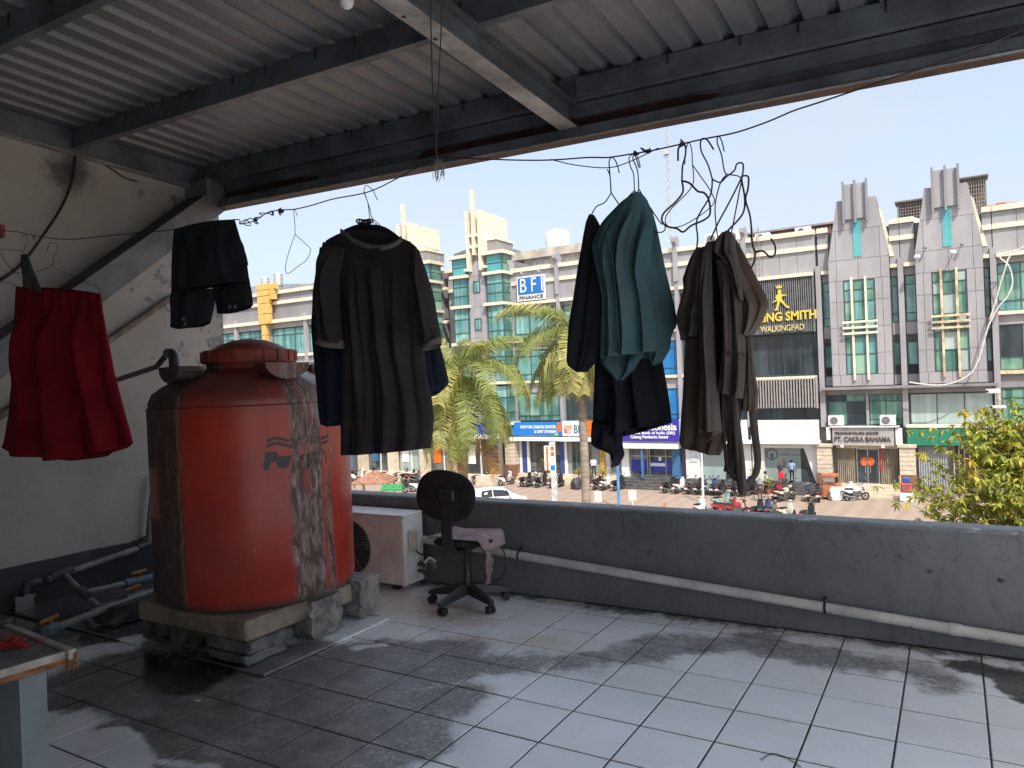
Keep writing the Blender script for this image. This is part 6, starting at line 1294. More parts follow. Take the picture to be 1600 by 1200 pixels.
gx, gz = -4.16, .295; g = MB().lathe([(.005, 0), (.2, 0), (.215, -.01)], n=40); g.xf(Matrix.Translation((gx, ay0-.002, gz)) @ Matrix.Rotation(math.pi/2, 4, 'X')); sub(g.build('fan_recess', seat_m), ac)
for i in range(25):
    z = -.2+i*.4/24; hw_ = math.sqrt(max(0, .212**2-z*z))
    if hw_ > .02: sub(MB().tube([(gx-hw_, ay0-.008, gz+z), (gx+hw_, ay0-.008, gz+z)], .0022, 4).build('grille_wire', M('grille_grey', (.18, .17, .165), .5)), ac)
for a in range(5): sub(MB().tube([(gx, ay0-.012, gz), (gx+.212*math.cos(a*1.256+.3), ay0-.012, gz+.212*math.sin(a*1.256+.3))], .003, 4).build('grille_rib', MATS['grille_grey']), ac)
sub(MB().tube([(gx+.212*math.cos(a), ay0-.01, gz+.212*math.sin(a)) for a in [i*math.pi/24 for i in range(49)]], .004, 5).build('grille_ring', MATS['grille_grey']), ac)
cvr = PB(ac, 'service_cover', acb, ax1, ax1+.028, 4.405, 4.50, .29, .46, b=.008); PB(ac, 'cover_handle', acb, ax1+.0285, ax1+.04, 4.42, 4.49, .425, .445, b=.003)
vb = M('valve_brass', (.10, .09, .07), .5, metal=.5)
for z in (.17, .12): v = MB().tube([(ax1, 4.52, z), (ax1+.05, 4.52, z)], .014, 8); v.sphere((ax1+.055, 4.52, z), .02, 8, 6); sub(v.build('valve', vb), ac)
for pts, nm, m in (([(ax1+.02, 4.47, .29), (ax1+.05, 4.5, .255), (ax1+.06, 4.58, .24), (ax1+.1, 4.6, .2)], 'wire', seat_m), ([(ax1+.05, 4.52, .17), (ax1+.09, 4.55, .22), (ax1+.14, 4.56, .19)], 'insulated_stub', acw), ([(ax1+.05, 4.52, .12), (ax1+.08, 4.54, .2), (ax1+.16, 4.54, .15)], 'insulated_stub', rag_m), ([(ax1+.03, 4.51, .2), (ax1+.04, 4.53, .15), (ax1+.03, 4.54, .09)], 'wire', seat_m)):
    sub(MB().tube(smooth_path(pts), .006 if nm == 'wire' else .012, 6).build(nm, m, smooth=True), ac)
for x in (ax0+.12, ax1-.12): PB(ac, 'foot', seat_m, x-.03, x+.03, ay0+.02, ay1-.01, .001, .034)
# ---------------------------------------------------------------- office chair
chm = M('black_plastic', (.03, .031, .033), .45, var=.2, scale=8); fab = M('black_chair_fabric', (.022, .021, .022), .9, var=.25, scale=12, bump=.2, bscale=90)
CH = Vector((-2.985, 4.27, 0)); chair = empty('office_chair', CH, 'small black swivel office chair with five castors facing the parapet', 'chair', rz=R(96))
def cpart(mb, name, m, **k): return mb.build(name, m, chair, **k)
for i in range(5):
    a = R(72*i+25); d = Vector((math.cos(a), math.sin(a), 0)); s_ = Vector((-d.y, d.x, 0)); mb = MB(); ring_ = []
    for t_, w, z0, z1 in ((.02, .034, .09, .155), (.16, .026, .075, .125), (.27, .022, .066, .10), (.30, .018, .066, .09)): ring_.append([d*t_+s_*w+Vector((0, 0, z0)), d*t_+s_*w*.7+Vector((0, 0, z1)), d*t_-s_*w*.7+Vector((0, 0, z1)), d*t_-s_*w+Vector((0, 0, z0))])
    for r0, r1 in zip(ring_, ring_[1:]):
        for k in range(4): mb.add([r0[k], r0[(k+1) % 4], r1[(k+1) % 4], r1[k]], [(0, 1, 2, 3)])
    mb.add(ring_[-1], [(0, 1, 2, 3)]); leg = cpart(mb, 'base_leg', chm, fix=True)
    c_ = MB(); p_ = d*.275
    for sg_ in (-1, 1): c_.tube([p_+s_*sg_*.006+Vector((0, 0, .03)), p_+s_*sg_*.026+Vector((0, 0, .03))], .0285, 12)
    c_.tube([p_+Vector((0, 0, .04)), p_+Vector((0, 0, .07))], .012, 8); c_.build('castor', seat_m, leg, smooth=True, auto=40)
cpart(MB().lathe([(.001, .16), (.045, .16), (.045, .10), (.03, .085), (.03, .22), (.026, .23), (.026, .36), (.034, .37), (.034, .40), (.001, .40)], n=18), 'gas_column', chm, smooth=True, auto=40)
cpart(MB().bbox(-.09, .09, -.07, .07, .395, .43, b=.012), 'seat_mechanism', chm)
def cushion(w, d, h, z, n=14, e=3.):
    rows = []
    for k in range(9):
        v = math.pi*(k/8-.5); sc_ = max(.02, math.cos(v))**.45; zz = z+h/2*math.sin(v); rows.append([(d/2*sc_*math.copysign(abs(math.cos(a))**(2/e), math.cos(a)), w/2*sc_*math.copysign(abs(math.sin(a))**(2/e), math.sin(a)), zz) for a in [2*math.pi*i/36 for i in range(37)]])
    return MB().grid(rows)
cpart(cushion(.42, .40, .06, .462), 'seat', fab, smooth=True)
bk = cushion(.46, .345, .055, 0, e=2.4); bk.xf(Matrix.Translation((-.20, .035, .80)) @ Matrix.Rotation(R(9), 4, 'X') @ Matrix.Rotation(R(-82), 4, 'Y')); cpart(bk, 'backrest', fab, smooth=True)
sp_ = smooth_path([(-.02, 0, .415), (-.16, 0, .412), (-.235, 0, .45), (-.262, 0, .56), (-.245, 0, .68), (-.238, 0, .80)], 5); mb = MB(); rows = [[], [], [], []]
for i, q in enumerate(sp_):
    dd = (sp_[min(i+1, len(sp_)-1)]-sp_[max(i-1, 0)]).normalized(); nn = Vector((-dd.z, 0, dd.x))*.011
    for k, (yy, sg_) in enumerate(((-.038, -1), (-.038, 1), (.038, 1), (.038, -1))): rows[k].append(q+nn*sg_+Vector((0, yy, 0)))
mb.grid([rows[0], rows[1], rows[2], rows[3], rows[0]]); cpart(mb, 'back_bar', chm, smooth=True, auto=40)
cpart(MB().bbox(-.262, -.232, -.06, .06, .77, .85, b=.008), 'back_bracket', chm)
cpart(MB().tube(smooth_path([(.1, -.05, .43), (.12, -.2, .42), (.12, -.245, .3), (.10, -.23, .2), (.08, -.17, .16)], 6), .006, 6), 'loose_piping', seat_m)
# cloth on the seat
ck = M('dusty_pink_cloth', (.34, .25, .25), .9, var=.2, scale=8, bump=.25, bscale=60); rg = random.Random(8); rows = []
for j in range(22):
    v = j/21; row = []
    for i in range(16):
        u = i/15; x = -.17+.38*u; s = v*.50-.2          # across the seat (local y runs left); cloth falls over the right-hand edge
        if s < .2: y, z = -s*1.0, .495+.006*math.sin(9*u+7*v)+.004*rg.random()+.02*max(0, math.sin(4*u-.6))*v
        else: y, z = -.2-.03*math.sin(min(1, (s-.2)*8))-.012*math.sin(u*11), .49-(s-.2)*(.55+.3*math.sin(u*3.1))
        row.append((x+.01*math.sin(13*v+3*u), y+.008*math.sin(21*u), z))
    rows.append(row)
cl_ = MB().grid(rows).build('cloth', ck, smooth=True); cl_.matrix_world = Matrix.Translation(CH) @ Matrix.Rotation(R(96), 4, 'Z'); tag(cl_, 'dusty pink cloth draped over the seat of the office chair', 'cloth')
sm = cl_.modifiers.new('thick', 'SOLIDIFY'); sm.thickness = .005
rows = [[(.02+.05*math.sin(j*.5)+.07*(i/5-.5), -.12-.05*j/9-.02*math.sin(i*2+j), .41-.24*j/9) for i in range(6)] for j in range(10)]
c2 = MB().grid(rows).build('rag', ck, smooth=True); c2.matrix_world = cl_.matrix_world.copy(); tag(c2, 'torn pink rag dangling under the chair seat', 'rag'); c2.modifiers.new('thick', 'SOLIDIFY').thickness = .006
# ---------------------------------------------------------------- table corner with rubber bands
tz = .72; ct = atZ(112, 1016, tz); e_b = (atZ(0, 972, tz)-ct); e_f = (atZ(0, 1052, tz)-ct); e_b.z = e_f.z = 0; e_b.normalize(); e_f = Vector((e_b.y, -e_b.x, 0)) if Vector((e_b.y, -e_b.x, 0)).dot(e_f) > 0 else Vector((-e_b.y, e_b.x, 0))
tbl = empty('work_table', (ct.x, ct.y, 0), 'worn grey-topped steel table with a chipped wooden edge at the lower left', 'table')
ttop = M('worn_tabletop', (.17, .165, .16), .6, var=.25, scale=6, dirt=.3); tedge = M('pale_edge_strip', (.40, .37, .32), .6, var=.3, scale=9); twood = M('raw_wood', (.26, .12, .055), .85, var=.4, scale=12, stretch=(1, 1, 6)); tleg = M('blue_grey_steel', (.20, .23, .25), .45, var=.15, scale=4)
def tb(name, m, a0, a1, f0, f1, z0, z1):
    """box in table axes: a along the back edge, f towards the front"""
    vs = [ct+e_b*a+e_f*f for a, f in ((a0, f0), (a1, f0), (a1, f1), (a0, f1))]; mb = MB().add([(v.x, v.y, z0) for v in vs]+[(v.x, v.y, z1) for v in vs], [(3, 2, 1, 0), (4, 5, 6, 7), (0, 1, 5, 4), (1, 2, 6, 5), (2, 3, 7, 6), (3, 0, 4, 7)]); return sub(mb.build(name, m, fix=True), tbl)
tb('top', ttop, .012, 1.5, .02, .75, tz-.02, tz); tb('edge_strip', tedge, .0, .011, .02, .75, tz-.021, tz+.003); tb('back_lip', tedge, -.02, 1.5, -.004, .018, tz-.022, tz+.008); tb('wood_core', twood, .006, 1.5, .01, .745, tz-.045, tz-.0225)
for i in range(4): tb('splinter', twood, -.028+.006*i, -.003+.004*i, -.006+.006*i, -.001+.006*i, tz-.05-.006*(i % 2), tz-.002-.004*i)
tb('leg', tleg, .05, .115, .06, .14, 0.0, tz-.046); tb('leg_return', tleg, .116, .32, .13, .14, .0, tz-.046); tb('apron', tleg, .33, 1.4, .08, .09, tz-.14, tz-.047); tb('leg', tleg, 1.3, 1.38, .06, .14, 0, tz-.046); tb('leg', tleg, 1.3, 1.38, .62, .7, 0, tz-.046); tb('leg', tleg, .05, .115, .62, .7, 0, tz-.046)
rbm = M('red_rubber', (.42, .03, .02), .5, var=.3, scale=30); pc = atZ(18, 1012, tz); rg = random.Random(5); pile_ = empty('rubber_bands', (pc.x, pc.y, tz), 'loose pile of red rubber bands on the table', 'rubber bands'); mbp = MB()
for i in range(90):
    c_ = Vector((pc.x-.03+rg.gauss(0, .04), pc.y+rg.gauss(0, .022), tz+.003+abs(rg.gauss(0, .007)))); r_ = rg.uniform(.012, .026); tl_ = rg.uniform(-.35, .35); a0 = rg.uniform(0, 6.28); e_ = rg.uniform(.4, 1)
    mbp.tube([c_+Vector((r_*math.cos(a)*math.cos(a0)-r_*e_*math.sin(a)*math.sin(a0), r_*math.cos(a)*math.sin(a0)+r_*e_*math.sin(a)*math.cos(a0), max(.0, tl_*r_*math.sin(a)))) for a in [k*math.pi/5 for k in range(11)]], .0013, 4)
tag(sub(mbp.build('bands', rbm), pile_), kind='stuff')
bx = atZ(5, 968, tz+.02); tag(MB().bbox(bx.x-.16, bx.x+.035, bx.y-.05, bx.y+.02, tz+.009, tz+.03, b=.004).build('black_tray', seat_m), 'thin black tray at the back of the table', 'tray')
# ---------------------------------------------------------------- litter
q = atZ(310, 1098); tag(MB().tube([(q.x-.03, q.y, .006), (q.x+.0, q.y+.01, .006)], .0045, 8).build('cigarette_butt', M('butt_white', (.7, .68, .64), .8)), 'cigarette butt lying on the dark stained tiles', 'cigarette butt')
q = atZ(1215, 1190); tag(MB().tube(smooth_path([(q.x-.06, q.y-.02, .003), (q.x-.03, q.y+.05, .003), (q.x+.03, q.y+.04, .003), (q.x+.09, q.y-.01, .003)]), .0017, 5).build('wire_scrap', clip_m), 'curl of thin black wire on the white tiles', 'wire')
for i, (x, y) in enumerate(((560, 923), (580, 930))):
    q = atZ(x, y); tag(MB().prism([(q.x-.03, q.y-.02), (q.x+.03, q.y-.015), (q.x+.035, q.y+.02), (q.x-.02, q.y+.025)], 'z', .001, .012).build('tile_chip', tile_m), 'broken white tile chip on the floor by the outdoor unit, %s one' % ('left' if i == 0 else 'right'), 'tile chip')
from mathutils import noise as mnoise
# ================================================================ LAUNDRY ON THE WIRE (hangs about 2 m in front of the viewer)
def cloth(name, col, tr=.0, rough=.85, scale=6):
    m, t, p = newmat(name); P = t.pos(); n = t.noise(P, scale, 5, .6); c = t.mix(t.ramp(n, .3, .7), col, tuple(x*.7 for x in col))
    wv = t.noise(t.scale(P, (1, 1, 1)), 260, 2, .5); setp(t, p, c, rough, spec=.12, nrm=t.bump(t.math('ADD', wv, t.math('MULTIPLY', n, 2.)), .12, .003))
    if tr:
        o = [k for k in t.n if k.type == 'OUTPUT_MATERIAL'][0]; b = t.new('ShaderNodeBsdfTranslucent'); t.link(c, b.inputs[0]); mx = t.new('ShaderNodeMixShader'); mx.inputs[0].default_value = tr
        t.link(p.outputs[0], mx.inputs[1]); t.link(b.outputs[0], mx.inputs[2]); t.link(mx.outputs[0], o.inputs[0])
    return m
c_red = cloth('red_cloth', (.23, .009, .016), .2); c_shorts = cloth('black_cotton', (.018, .022, .026)); c_tee = cloth('brown_black_jersey', (.040, .034, .036), .03); c_navy = cloth('navy_jersey', (.015, .021, .036)); c_trim = cloth('brown_grey_ribbing', (.14, .118, .112))
c_black = cloth('black_jersey', (.017, .020, .026)); c_teal = cloth('dark_teal_jersey', (.075, .145, .165), .10); c_brown = cloth('dark_brown_cotton', (.10, .085, .077), .08); c_brown2 = cloth('brown_cotton', (.135, .10, .083), .15); c_olive = cloth('olive_strap', (.06, .068, .05))
c_print = M('dark_print', (.012, .011, .011), .8); wire_m = M('hanger_wire', (.045, .035, .04), .45, metal=.5); rope_m = M('dark_rope', (.04, .038, .036), .9)
YL0 = 2.0
def sstep(x): x = max(0., min(1., x)); return x*x*(3-2*x)
def drape(name, m, rows, par, Y=YL0, th=.03, folds=(), nu=44, nv=44, seed=1, thick_edge=.003, gather=0., open_top=True, fine=.004, crumple=.014, hem=True, fold_k=.75):
    """two-layered hanging cloth. rows: (xl, yl, xr, yr[, sag_front, sag_back]) in photo units; folds: (u_top, u_bottom, amplitude, width, v_start)"""
    rg = random.Random(seed); rows = [tuple(r)+(0,)*(6-len(r)) for r in rows]; K = len(rows)-1
    ph = [rg.uniform(0, 6.28) for _ in range(8)]
    # spread the sample rows by length
    cum = [0]
    for a, b in zip(rows, rows[1:]): cum.append(cum[-1]+max(1, abs((b[1]+b[3])-(a[1]+a[3]))/2+.2*abs(b[0]-a[0])))
    def at(v):
        s = v*cum[-1]; k = 0
        while k < K-1 and s > cum[k+1]: k += 1
        f = (s-cum[k])/(cum[k+1]-cum[k]); p0, p1, p2, p3 = rows[max(k-1, 0)], rows[k], rows[k+1], rows[min(k+2, K)]
        return [p1[i]*(1-f)+p2[i]*f+.12*f*(1-f)*((p2[i]-p3[i])+(p1[i]-p0[i])) for i in range(6)]
    F, B = [], []
    for j in range(nv+1):
        v = j/nv; r = at(v); fr, bk = [], []
        for i in range(nu+1):
            u = i/nu; par_ = 4*u*(1-u); x = r[0]+(r[2]-r[0])*u; y0 = r[1]+(r[3]-r[1])*u
            q = atY(x, y0+r[4]*par_, Y); qb = atY(x, y0+r[5]*par_, Y)
            d = 0.
            for (ua, ub, amp, w, vs) in folds:
                uc = ua+(ub-ua)*v; d += fold_k*amp*math.exp(-((u-uc+.02*math.sin(5*v+ua*40))/(w*(.8+.5*v)))**2)*sstep((v-vs)/.25 if vs < 1 else 1)
            d += fine*(math.sin(u*17+ph[0]+2*v)*.5+math.sin(u*31+ph[1]-3*v)*.3+math.sin(v*9+u*6+ph[2])*.5)*sstep(v*4)
            nz = mnoise.noise(Vector((q.x*7+seed*3.1, q.z*4.5, seed)))+.5*mnoise.noise(Vector((q.x*19, q.z*11, seed+5.)))+.6*mnoise.noise(Vector((q.x*9+q.z*6, q.z*2.5-q.x*3, seed+9.)))
            d += crumple*nz*sstep(v*5)
            if v > .955 and hem: d += .003
            if gather: d += gather*math.sin(u*60+ph[3])*(1-sstep(v*2.2))
            pr = math.sqrt(max(0, par_))
            fr.append((q.x, q.y-th*pr*(.35+.65*sstep(v*2))-d*min(1, pr*1.6), q.z)); bk.append((qb.x, qb.y+th*pr*(.35+.65*sstep(v*2))-d*.5*min(1, pr*1.6)+.0015, qb.z))
        F.append(fr); B.append(bk)
    mb = MB().grid([a+b[::-1] for a, b in zip(F, B)])
    o = mb.build(name, m, smooth=True)
    if par is not None: sub(o, par)
    md = o.modifiers.new('thickness', 'SOLIDIFY'); md.thickness = .0022; md.offset = 0
    return o
def garment(name, x, y, label, cat='clothing', group=None): return empty(name, atY(x, y, YL0), label, cat, group)
# ---- the wire
LW = [(-260, 350), (-120, 352), (0, 360), (30, 363), (65, 370), (110, 374), (170, 368), (270, 359), (366, 343), (375, 350), (400, 344), (418, 332), (440, 328), (460, 327), (490, 320), (520, 311), (575, 300), (620, 279), (674, 250), (684, 247), (720, 247), (800, 250), (860, 250), (920, 246), (950, 246), (990, 240), (1020, 235), (1065, 225), (1100, 217), (1150, 207), (1200, 190), (1240, 173), (1280, 160), (1400, 120), (1500, 87), (1600, 45)]
cw = empty('clothes_wire', atY(800, 250, YL0), 'thin sagging clothes wire strung across the balcony under the roof', 'wire')
sub(MB().tube(smooth_path([Vector((XW, 2.06, 2.42))]+[atY(x, y, YL0) for x, y in LW]+[atY(1600, 45, YL0)+(atY(1600, 45, YL0)-atY(1500, 87, YL0)).normalized()*k for k in (.2, .5, 1.0, 1.35)], 4), .0022, 6).build('wire', wire_m, smooth=True), cw)
for x, y, n, s in ((438, 331, 16, 7), (425, 333, 6, 6), (400, 343, 6, 8), (993, 240, 5, 4), (1010, 236, 8, 6), (1066, 225, 5, 4), (52, 371, 6, 7)):
    rg = random.Random(x); k = MB(); c_ = atY(x, y, YL0)
    pts = [c_+Vector((rg.gauss(0, s*.0012), rg.gauss(0, .006), rg.gauss(0, s*.0011))) for _ in range(n+2)]; k.tube(smooth_path(pts, 3), .0022, 5); sub(k.build('twist', wire_m), cw)
k = [(375, 350), (384, 343), (392, 352), (380, 350), (391, 341), (402, 348), (396, 341), (410, 338), (405, 333), (420, 334)]
sub(MB().tube(smooth_path([atY(x, y, YL0+.01*(i % 2)) for i, (x, y) in enumerate(k)], 3), .002, 5).build('loop', wire_m), cw)
sub(MB().tube(smooth_path([atY(x, y, YL0) for x, y in ((1029, 258-27), (985, 262-10), (950, 262), (900, 258), (860, 249))], 4), .0016, 5).build('slack_strand', wire_m), cw)
# rope from the roof
rp2 = empty('hanging_rope', atY(683, 250, YL0), 'pair of dark cords dropping from the roof to hold the clothes wire', 'rope')
for pts in (((673, -60), (673, 20), (676, 140), (681, 245)), ((691, -60), (691, 0), (686, 120), (681, 245)), ((681, 150), (682, 248))): sub(MB().tube(smooth_path([atY(x, y, YL0) for x, y in pts], 4), .0022, 6).build('cord', rope_m), rp2)
rg = random.Random(2); fm = M('frayed_fibre', (.25, .23, .2), .9)
for i in range(16):
    x0 = 676+rg.uniform(0, 16); sub(MB().tube(smooth_path([atY(681+rg.uniform(-3, 5), 246+rg.uniform(0, 8), YL0), atY(x0, 258+rg.uniform(-4, 8), YL0+rg.uniform(-.02, .02)), atY(x0+rg.uniform(-6, 6), 272+rg.uniform(0, 14), YL0)], 3), .0011, 4).build('frayed_strand', fm), rp2)
tag(MB().bbox(*[v for pr in ((atY(-6, 360, YL0).x, atY(5, 360, YL0).x), (YL0-.012, YL0+.012), (atY(0, 372, YL0).z, atY(0, 352, YL0).z)) for v in pr], b=.003).build('red_clip', M('red_clip', (.16, .04, .03), .6)), 'small dull red clip on the wire at the left edge', 'clip')
# ---- wire hangers
def hanger(label, *paths, r=.0022, Y=YL0, off=(860, 200), s=4.):
    o = empty('wire_hanger', atY(off[0]+paths[0][0][0]/s, off[1]+paths[0][0][1]/s, Y), label, 'hanger', 'wire coat hangers')
    for i, p in enumerate(paths): sub(MB().tube(smooth_path([atY(off[0]+x/s, off[1]+y/s, Y+.004*math.sin(j*1.3+i)) for j, (x, y) in enumerate(p)], 4), r*.8, 6).build('hook' if i == 0 else 'arm', wire_m, smooth=True), o)
    return o
hanger('wire hanger carrying the black shirt at the left of the teal one', [(430, 280), (412, 215), (385, 183), (367, 210), (370, 260), (376, 340), (380, 405)], [(380, 405), (340, 465), (290, 490), (258, 540), (230, 600)], [(380, 405), (430, 480), (480, 560)], [(356, 260), (372, 300), (378, 400)])
hanger('wire hanger on which the teal shirt hangs', [(562, 245), (545, 180), (518, 165), (492, 185), (500, 240), (520, 290), (525, 390)], [(525, 390), (440, 480), (400, 540)], [(525, 390), (600, 470)], r=.002)
hanger('wire hanger behind the teal shirt with its bar swung out to the right', [(555, 250), (530, 175), (515, 190), (545, 270), (552, 380)], [(552, 380), (600, 460), (690, 595), (705, 590), (718, 625), (700, 650), (650, 648), (560, 615), (440, 548)], [(552, 380), (530, 450), (470, 462), (430, 478)])
hanger('thick dark empty hanger bent like a bag between teal and brown clothes', [(798, 205), (800, 130), (825, 98), (845, 120), (842, 180), (826, 240), (822, 330)], [(822, 330), (828, 400), (780, 465), (710, 530), (697, 580), (730, 615), (790, 628), (830, 650), (880, 610), (960, 575), (998, 535), (990, 450), (960, 405), (920, 395), (870, 345), (822, 330)], r=.0034)
hanger('thin empty hanger crossing the thick bent one', [(840, 228), (845, 150), (862, 92), (882, 130), (888, 230)], [(888, 230), (895, 330), (860, 400), (760, 500), (720, 560), (730, 610), (800, 618), (900, 570), (1015, 480), (1010, 410), (930, 290), (888, 230)], r=.0018)
hanger('dark hanger carrying the left of the brown clothes', [(1020, 135), (985, 80), (955, 65), (938, 90), (945, 150), (985, 230), (1012, 320)], [(1012, 320), (1000, 420), (930, 540), (912, 600), (920, 680), (915, 745), (900, 800)], [(1012, 320), (1060, 340), (1100, 305), (1150, 265), (1165, 225), (1200, 220), (1205, 260), (1190, 320), (1110, 480), (1050, 590), (1000, 700)], r=.0028)
hanger('thin hanger in the middle of the brown clothes', [(1086, 145), (1070, 80), (1050, 50), (1042, 90), (1070, 170), (1085, 260), (1100, 290)], [(1100, 290), (1060, 350), (1030, 480), (1035, 600), (1045, 680)], [(1100, 290), (1190, 310), (1180, 400), (1150, 560), (1130, 660)], r=.0022)
hanger('upturned hanger dangling at the right with its hook pointing out', [(1378, 690), (1405, 740), (1400, 795), (1370, 805), (1330, 770), (1280, 775)], [(1280, 775), (1262, 720), (1250, 560), (1220, 450), (1235, 380), (1238, 310), (1215, 298), (1195, 320), (1215, 440), (1200, 540), (1110, 640)], [(1280, 775), (1275, 830), (1255, 875)], r=.0032)
hanger('thin empty wire hanger hanging alone left of the dark shirt', [(578, 232), (566, 195), (556, 200), (562, 270), (565, 345)], [(565, 345), (530, 440), (505, 540), (512, 590), (545, 575), (575, 550), (625, 515), (650, 480), (660, 435), (620, 395), (565, 345)], r=.0015, off=(320, 280))
hanger('pair of purple wire hanger necks above the dark shirt', [(1078, 130), (1050, 70), (1010, 40), (995, 80), (1020, 150), (1030, 260)], [(1030, 260), (960, 300), (900, 330)], [(1030, 260), (1100, 300), (1200, 380)], [(1000, 90), (1030, 180), (1045, 240), (1110, 300)], r=.0018, off=(320, 280))
hanger('wire hanger at the far left carrying the red skirt', [(95, 135), (105, 108), (122, 112), (118, 150), (108, 185)], [(108, 185), (40, 175), (5, 180), (30, 240), (100, 310)], [(0, 322), (40, 326), (80, 345)], [(280, 275), (340, 300), (400, 330), (440, 345), (460, 375)], r=.0018, off=(0, 330), s=2.927)
hanger('empty hanger hook left of the brace above the red skirt', [(215, 185), (225, 150), (255, 148), (266, 180), (245, 205), (245, 240)], [(245, 240), (200, 265), (150, 282), (80, 280), (30, 284)], r=.002, off=(0, 330), s=2.927)
# ---- garments
g = garment('skirt', 90, 450, 'dark red gathered skirt hanging at the left', 'skirt')
drape('panel', c_red, [(25, 448, 157, 459, 0, -3), (24, 462, 158, 470), (22, 520, 166, 525), (20, 580, 176, 575), (15, 650, 192, 640), (9, 682, 202, 674, 8, 8), (3, 698, 207, 691, 22, 26)], g, th=.045, folds=((.3, .26, -.03, .05, .05), (.45, .50, .03, .06, .1), (.60, .66, -.035, .05, .05), (.78, .82, .02, .05, .1), (.15, .2, .025, .06, .1), (.9, .9, -.02, .04, .2)), gather=.006, nu=90, seed=3, fold_k=2.0)
drape('lining', c_red, [(30, 640, 186, 632), (26, 690, 196, 684, 14, 14), (34, 704, 198, 690, 20, 22)], g, Y=YL0+.02, th=.02, seed=4, nv=12)
g = garment('strap_bundle', 45, 400, 'twisted olive cloth strap hooked on a hanger above the red skirt', 'strap'); drape('strap', c_olive, [(33, 398, 42, 397), (36, 420, 50, 420), (37, 448, 64, 456)], g, Y=YL0-.03, th=.012, nu=12, nv=16, folds=((.5, .5, -.02, .1, 0),))
g = garment('shorts', 320, 350, 'black shorts folded over the wire beside the white wall', 'shorts')
drape('waist', c_shorts, [(272, 359, 366, 343, -3, -3), (270, 380, 374, 370), (268, 420, 384, 405), (268, 455, 389, 440)], g, th=.03, folds=((.75, .8, .012, .03, .0), (.2, .25, -.012, .05, .1)), seed=5)
drape('leg', c_shorts, [(268, 446, 336, 452), (268, 480, 332, 482), (268, 509, 326, 502, 9, 6)], g, th=.03, folds=((.5, .5, .012, .1, 0),), seed=6, nu=24, nv=20); drape('leg', c_shorts, [(332, 450, 389, 436), (337, 470, 392, 456), (341, 490, 394, 476, 5, 3)], g, th=.028, folds=((.4, .45, .012, .1, 0),), seed=7, nu=24, nv=20)
drape('back_flap', c_shorts, [(374, 372, 381, 388), (376, 398, 384, 402), (380, 416, 387, 413)], g, Y=YL0+.05, th=.008, nu=10, nv=12, seed=8)
lg = M('faded_logo', (.16, .17, .18), .8)
for x, y in ((287, 498), (289, 506), (359, 479), (367, 479)): q = atY(x, y, YL0-.045); sub(MB().box(q.x-.008, q.x+.006, q.y, q.y+.002, q.z-.007, q.z+.006).build('logo_mark', lg), g)
g = garment('dark_shirt', 587, 310, 'large brown-black short-sleeved shirt with grey-brown collar and cuffs', 'shirt')
drape('body', c_tee, [(541, 361, 628, 373, 20, -7), (528, 366, 638, 377, 13, -4), (508, 377, 651, 387, 5, -2), (507, 392, 654, 402), (513, 430, 656, 440), (528, 490, 660, 505), (536, 540, 663, 560), (535, 600, 670, 606), (534, 660, 676, 655), (534, 711, 671, 700, 1, -2)], g, th=.05, nu=96, nv=70, folds=((.30, .30, .03, .035, .15), (.18, .12, -.03, .04, .2), (.42, .46, -.028, .04, .1), (.52, .62, .03, .04, .12), (.64, .68, -.022, .035, .15), (.76, .82, .028, .04, .1), (.9, .9, -.02, .03, .2), (.36, .38, .015, .02, .1)), seed=9, fold_k=.5, crumple=.011)
drape('sleeve', c_tee, [(505, 378, 538, 388), (498, 410, 530, 430), (494, 460, 530, 475), (496, 500, 534, 515), (499, 528, 536, 536, 2, 0)], g, Y=YL0-.045, th=.03, nu=26, nv=34, folds=((.6, .75, .025, .12, .1), (.3, .3, -.015, .1, .2)), seed=10); drape('cuff', c_trim, [(499, 523, 535, 531, 2, 0), (499, 535, 536, 545, 2, 0)], g, Y=YL0-.052, th=.033, nu=22, nv=6, seed=11, fine=.001)
drape('sleeve', c_tee, [(642, 386, 653, 390), (652, 420, 663, 422), (658, 470, 676, 474), (661, 520, 684, 520), (662, 540, 686, 530)], g, Y=YL0-.02, th=.03, nu=20, nv=34, folds=((.5, .5, .02, .15, .1),), seed=12); drape('cuff', c_trim, [(661, 536, 685, 526), (662, 548, 687, 537)], g, Y=YL0-.026, th=.032, nu=16, nv=6, seed=13, fine=.001)
col_ = [(533, 361), (541, 366), (553, 376), (570, 383), (587, 386.5), (603, 386), (617, 381), (628, 373)]
rows = [[], [], []]
for i, (x, y) in enumerate(col_):
    for k, dy in enumerate((-3.2, 0, 3.6)): q = atY(x, y+dy, YL0-.03-.035*math.sin(math.pi*i/7)-.006*(k == 1)); rows[k].append(q)
co = MB().grid([smooth_path(r, 5) for r in rows]).build('collar', c_trim, smooth=True); sub(co, g); co.modifiers.new('thickness', 'SOLIDIFY').thickness = .004
bc2 = [(533, 361), (546, 355), (560, 351), (585, 351), (600, 354), (614, 362), (628, 373)]
rows = [[], []]
for i, (x, y) in enumerate(bc2):
    for k, dy in enumerate((0, 9+10*math.sin(math.pi*i/6))): rows[k].append(atY(x, y+dy, YL0+.05*math.sin(math.pi*i/6)+.01))
co = MB().grid([smooth_path(r, 5) for r in rows]).build('collar_back', c_navy, smooth=True); sub(co, g); co.modifiers.new('thickness', 'SOLIDIFY').thickness = .004
q = atY(587, 390, YL0-.085); sub(MB().box(q.x-.018, q.x+.018, q.y-.001, q.y+.001, q.z-.005, q.z+.005).build('neck_label', c_print), g)
g = garment('navy_shirt', 600, 330, 'dark navy long-sleeved shirt hanging behind the brown-black one', 'shirt')
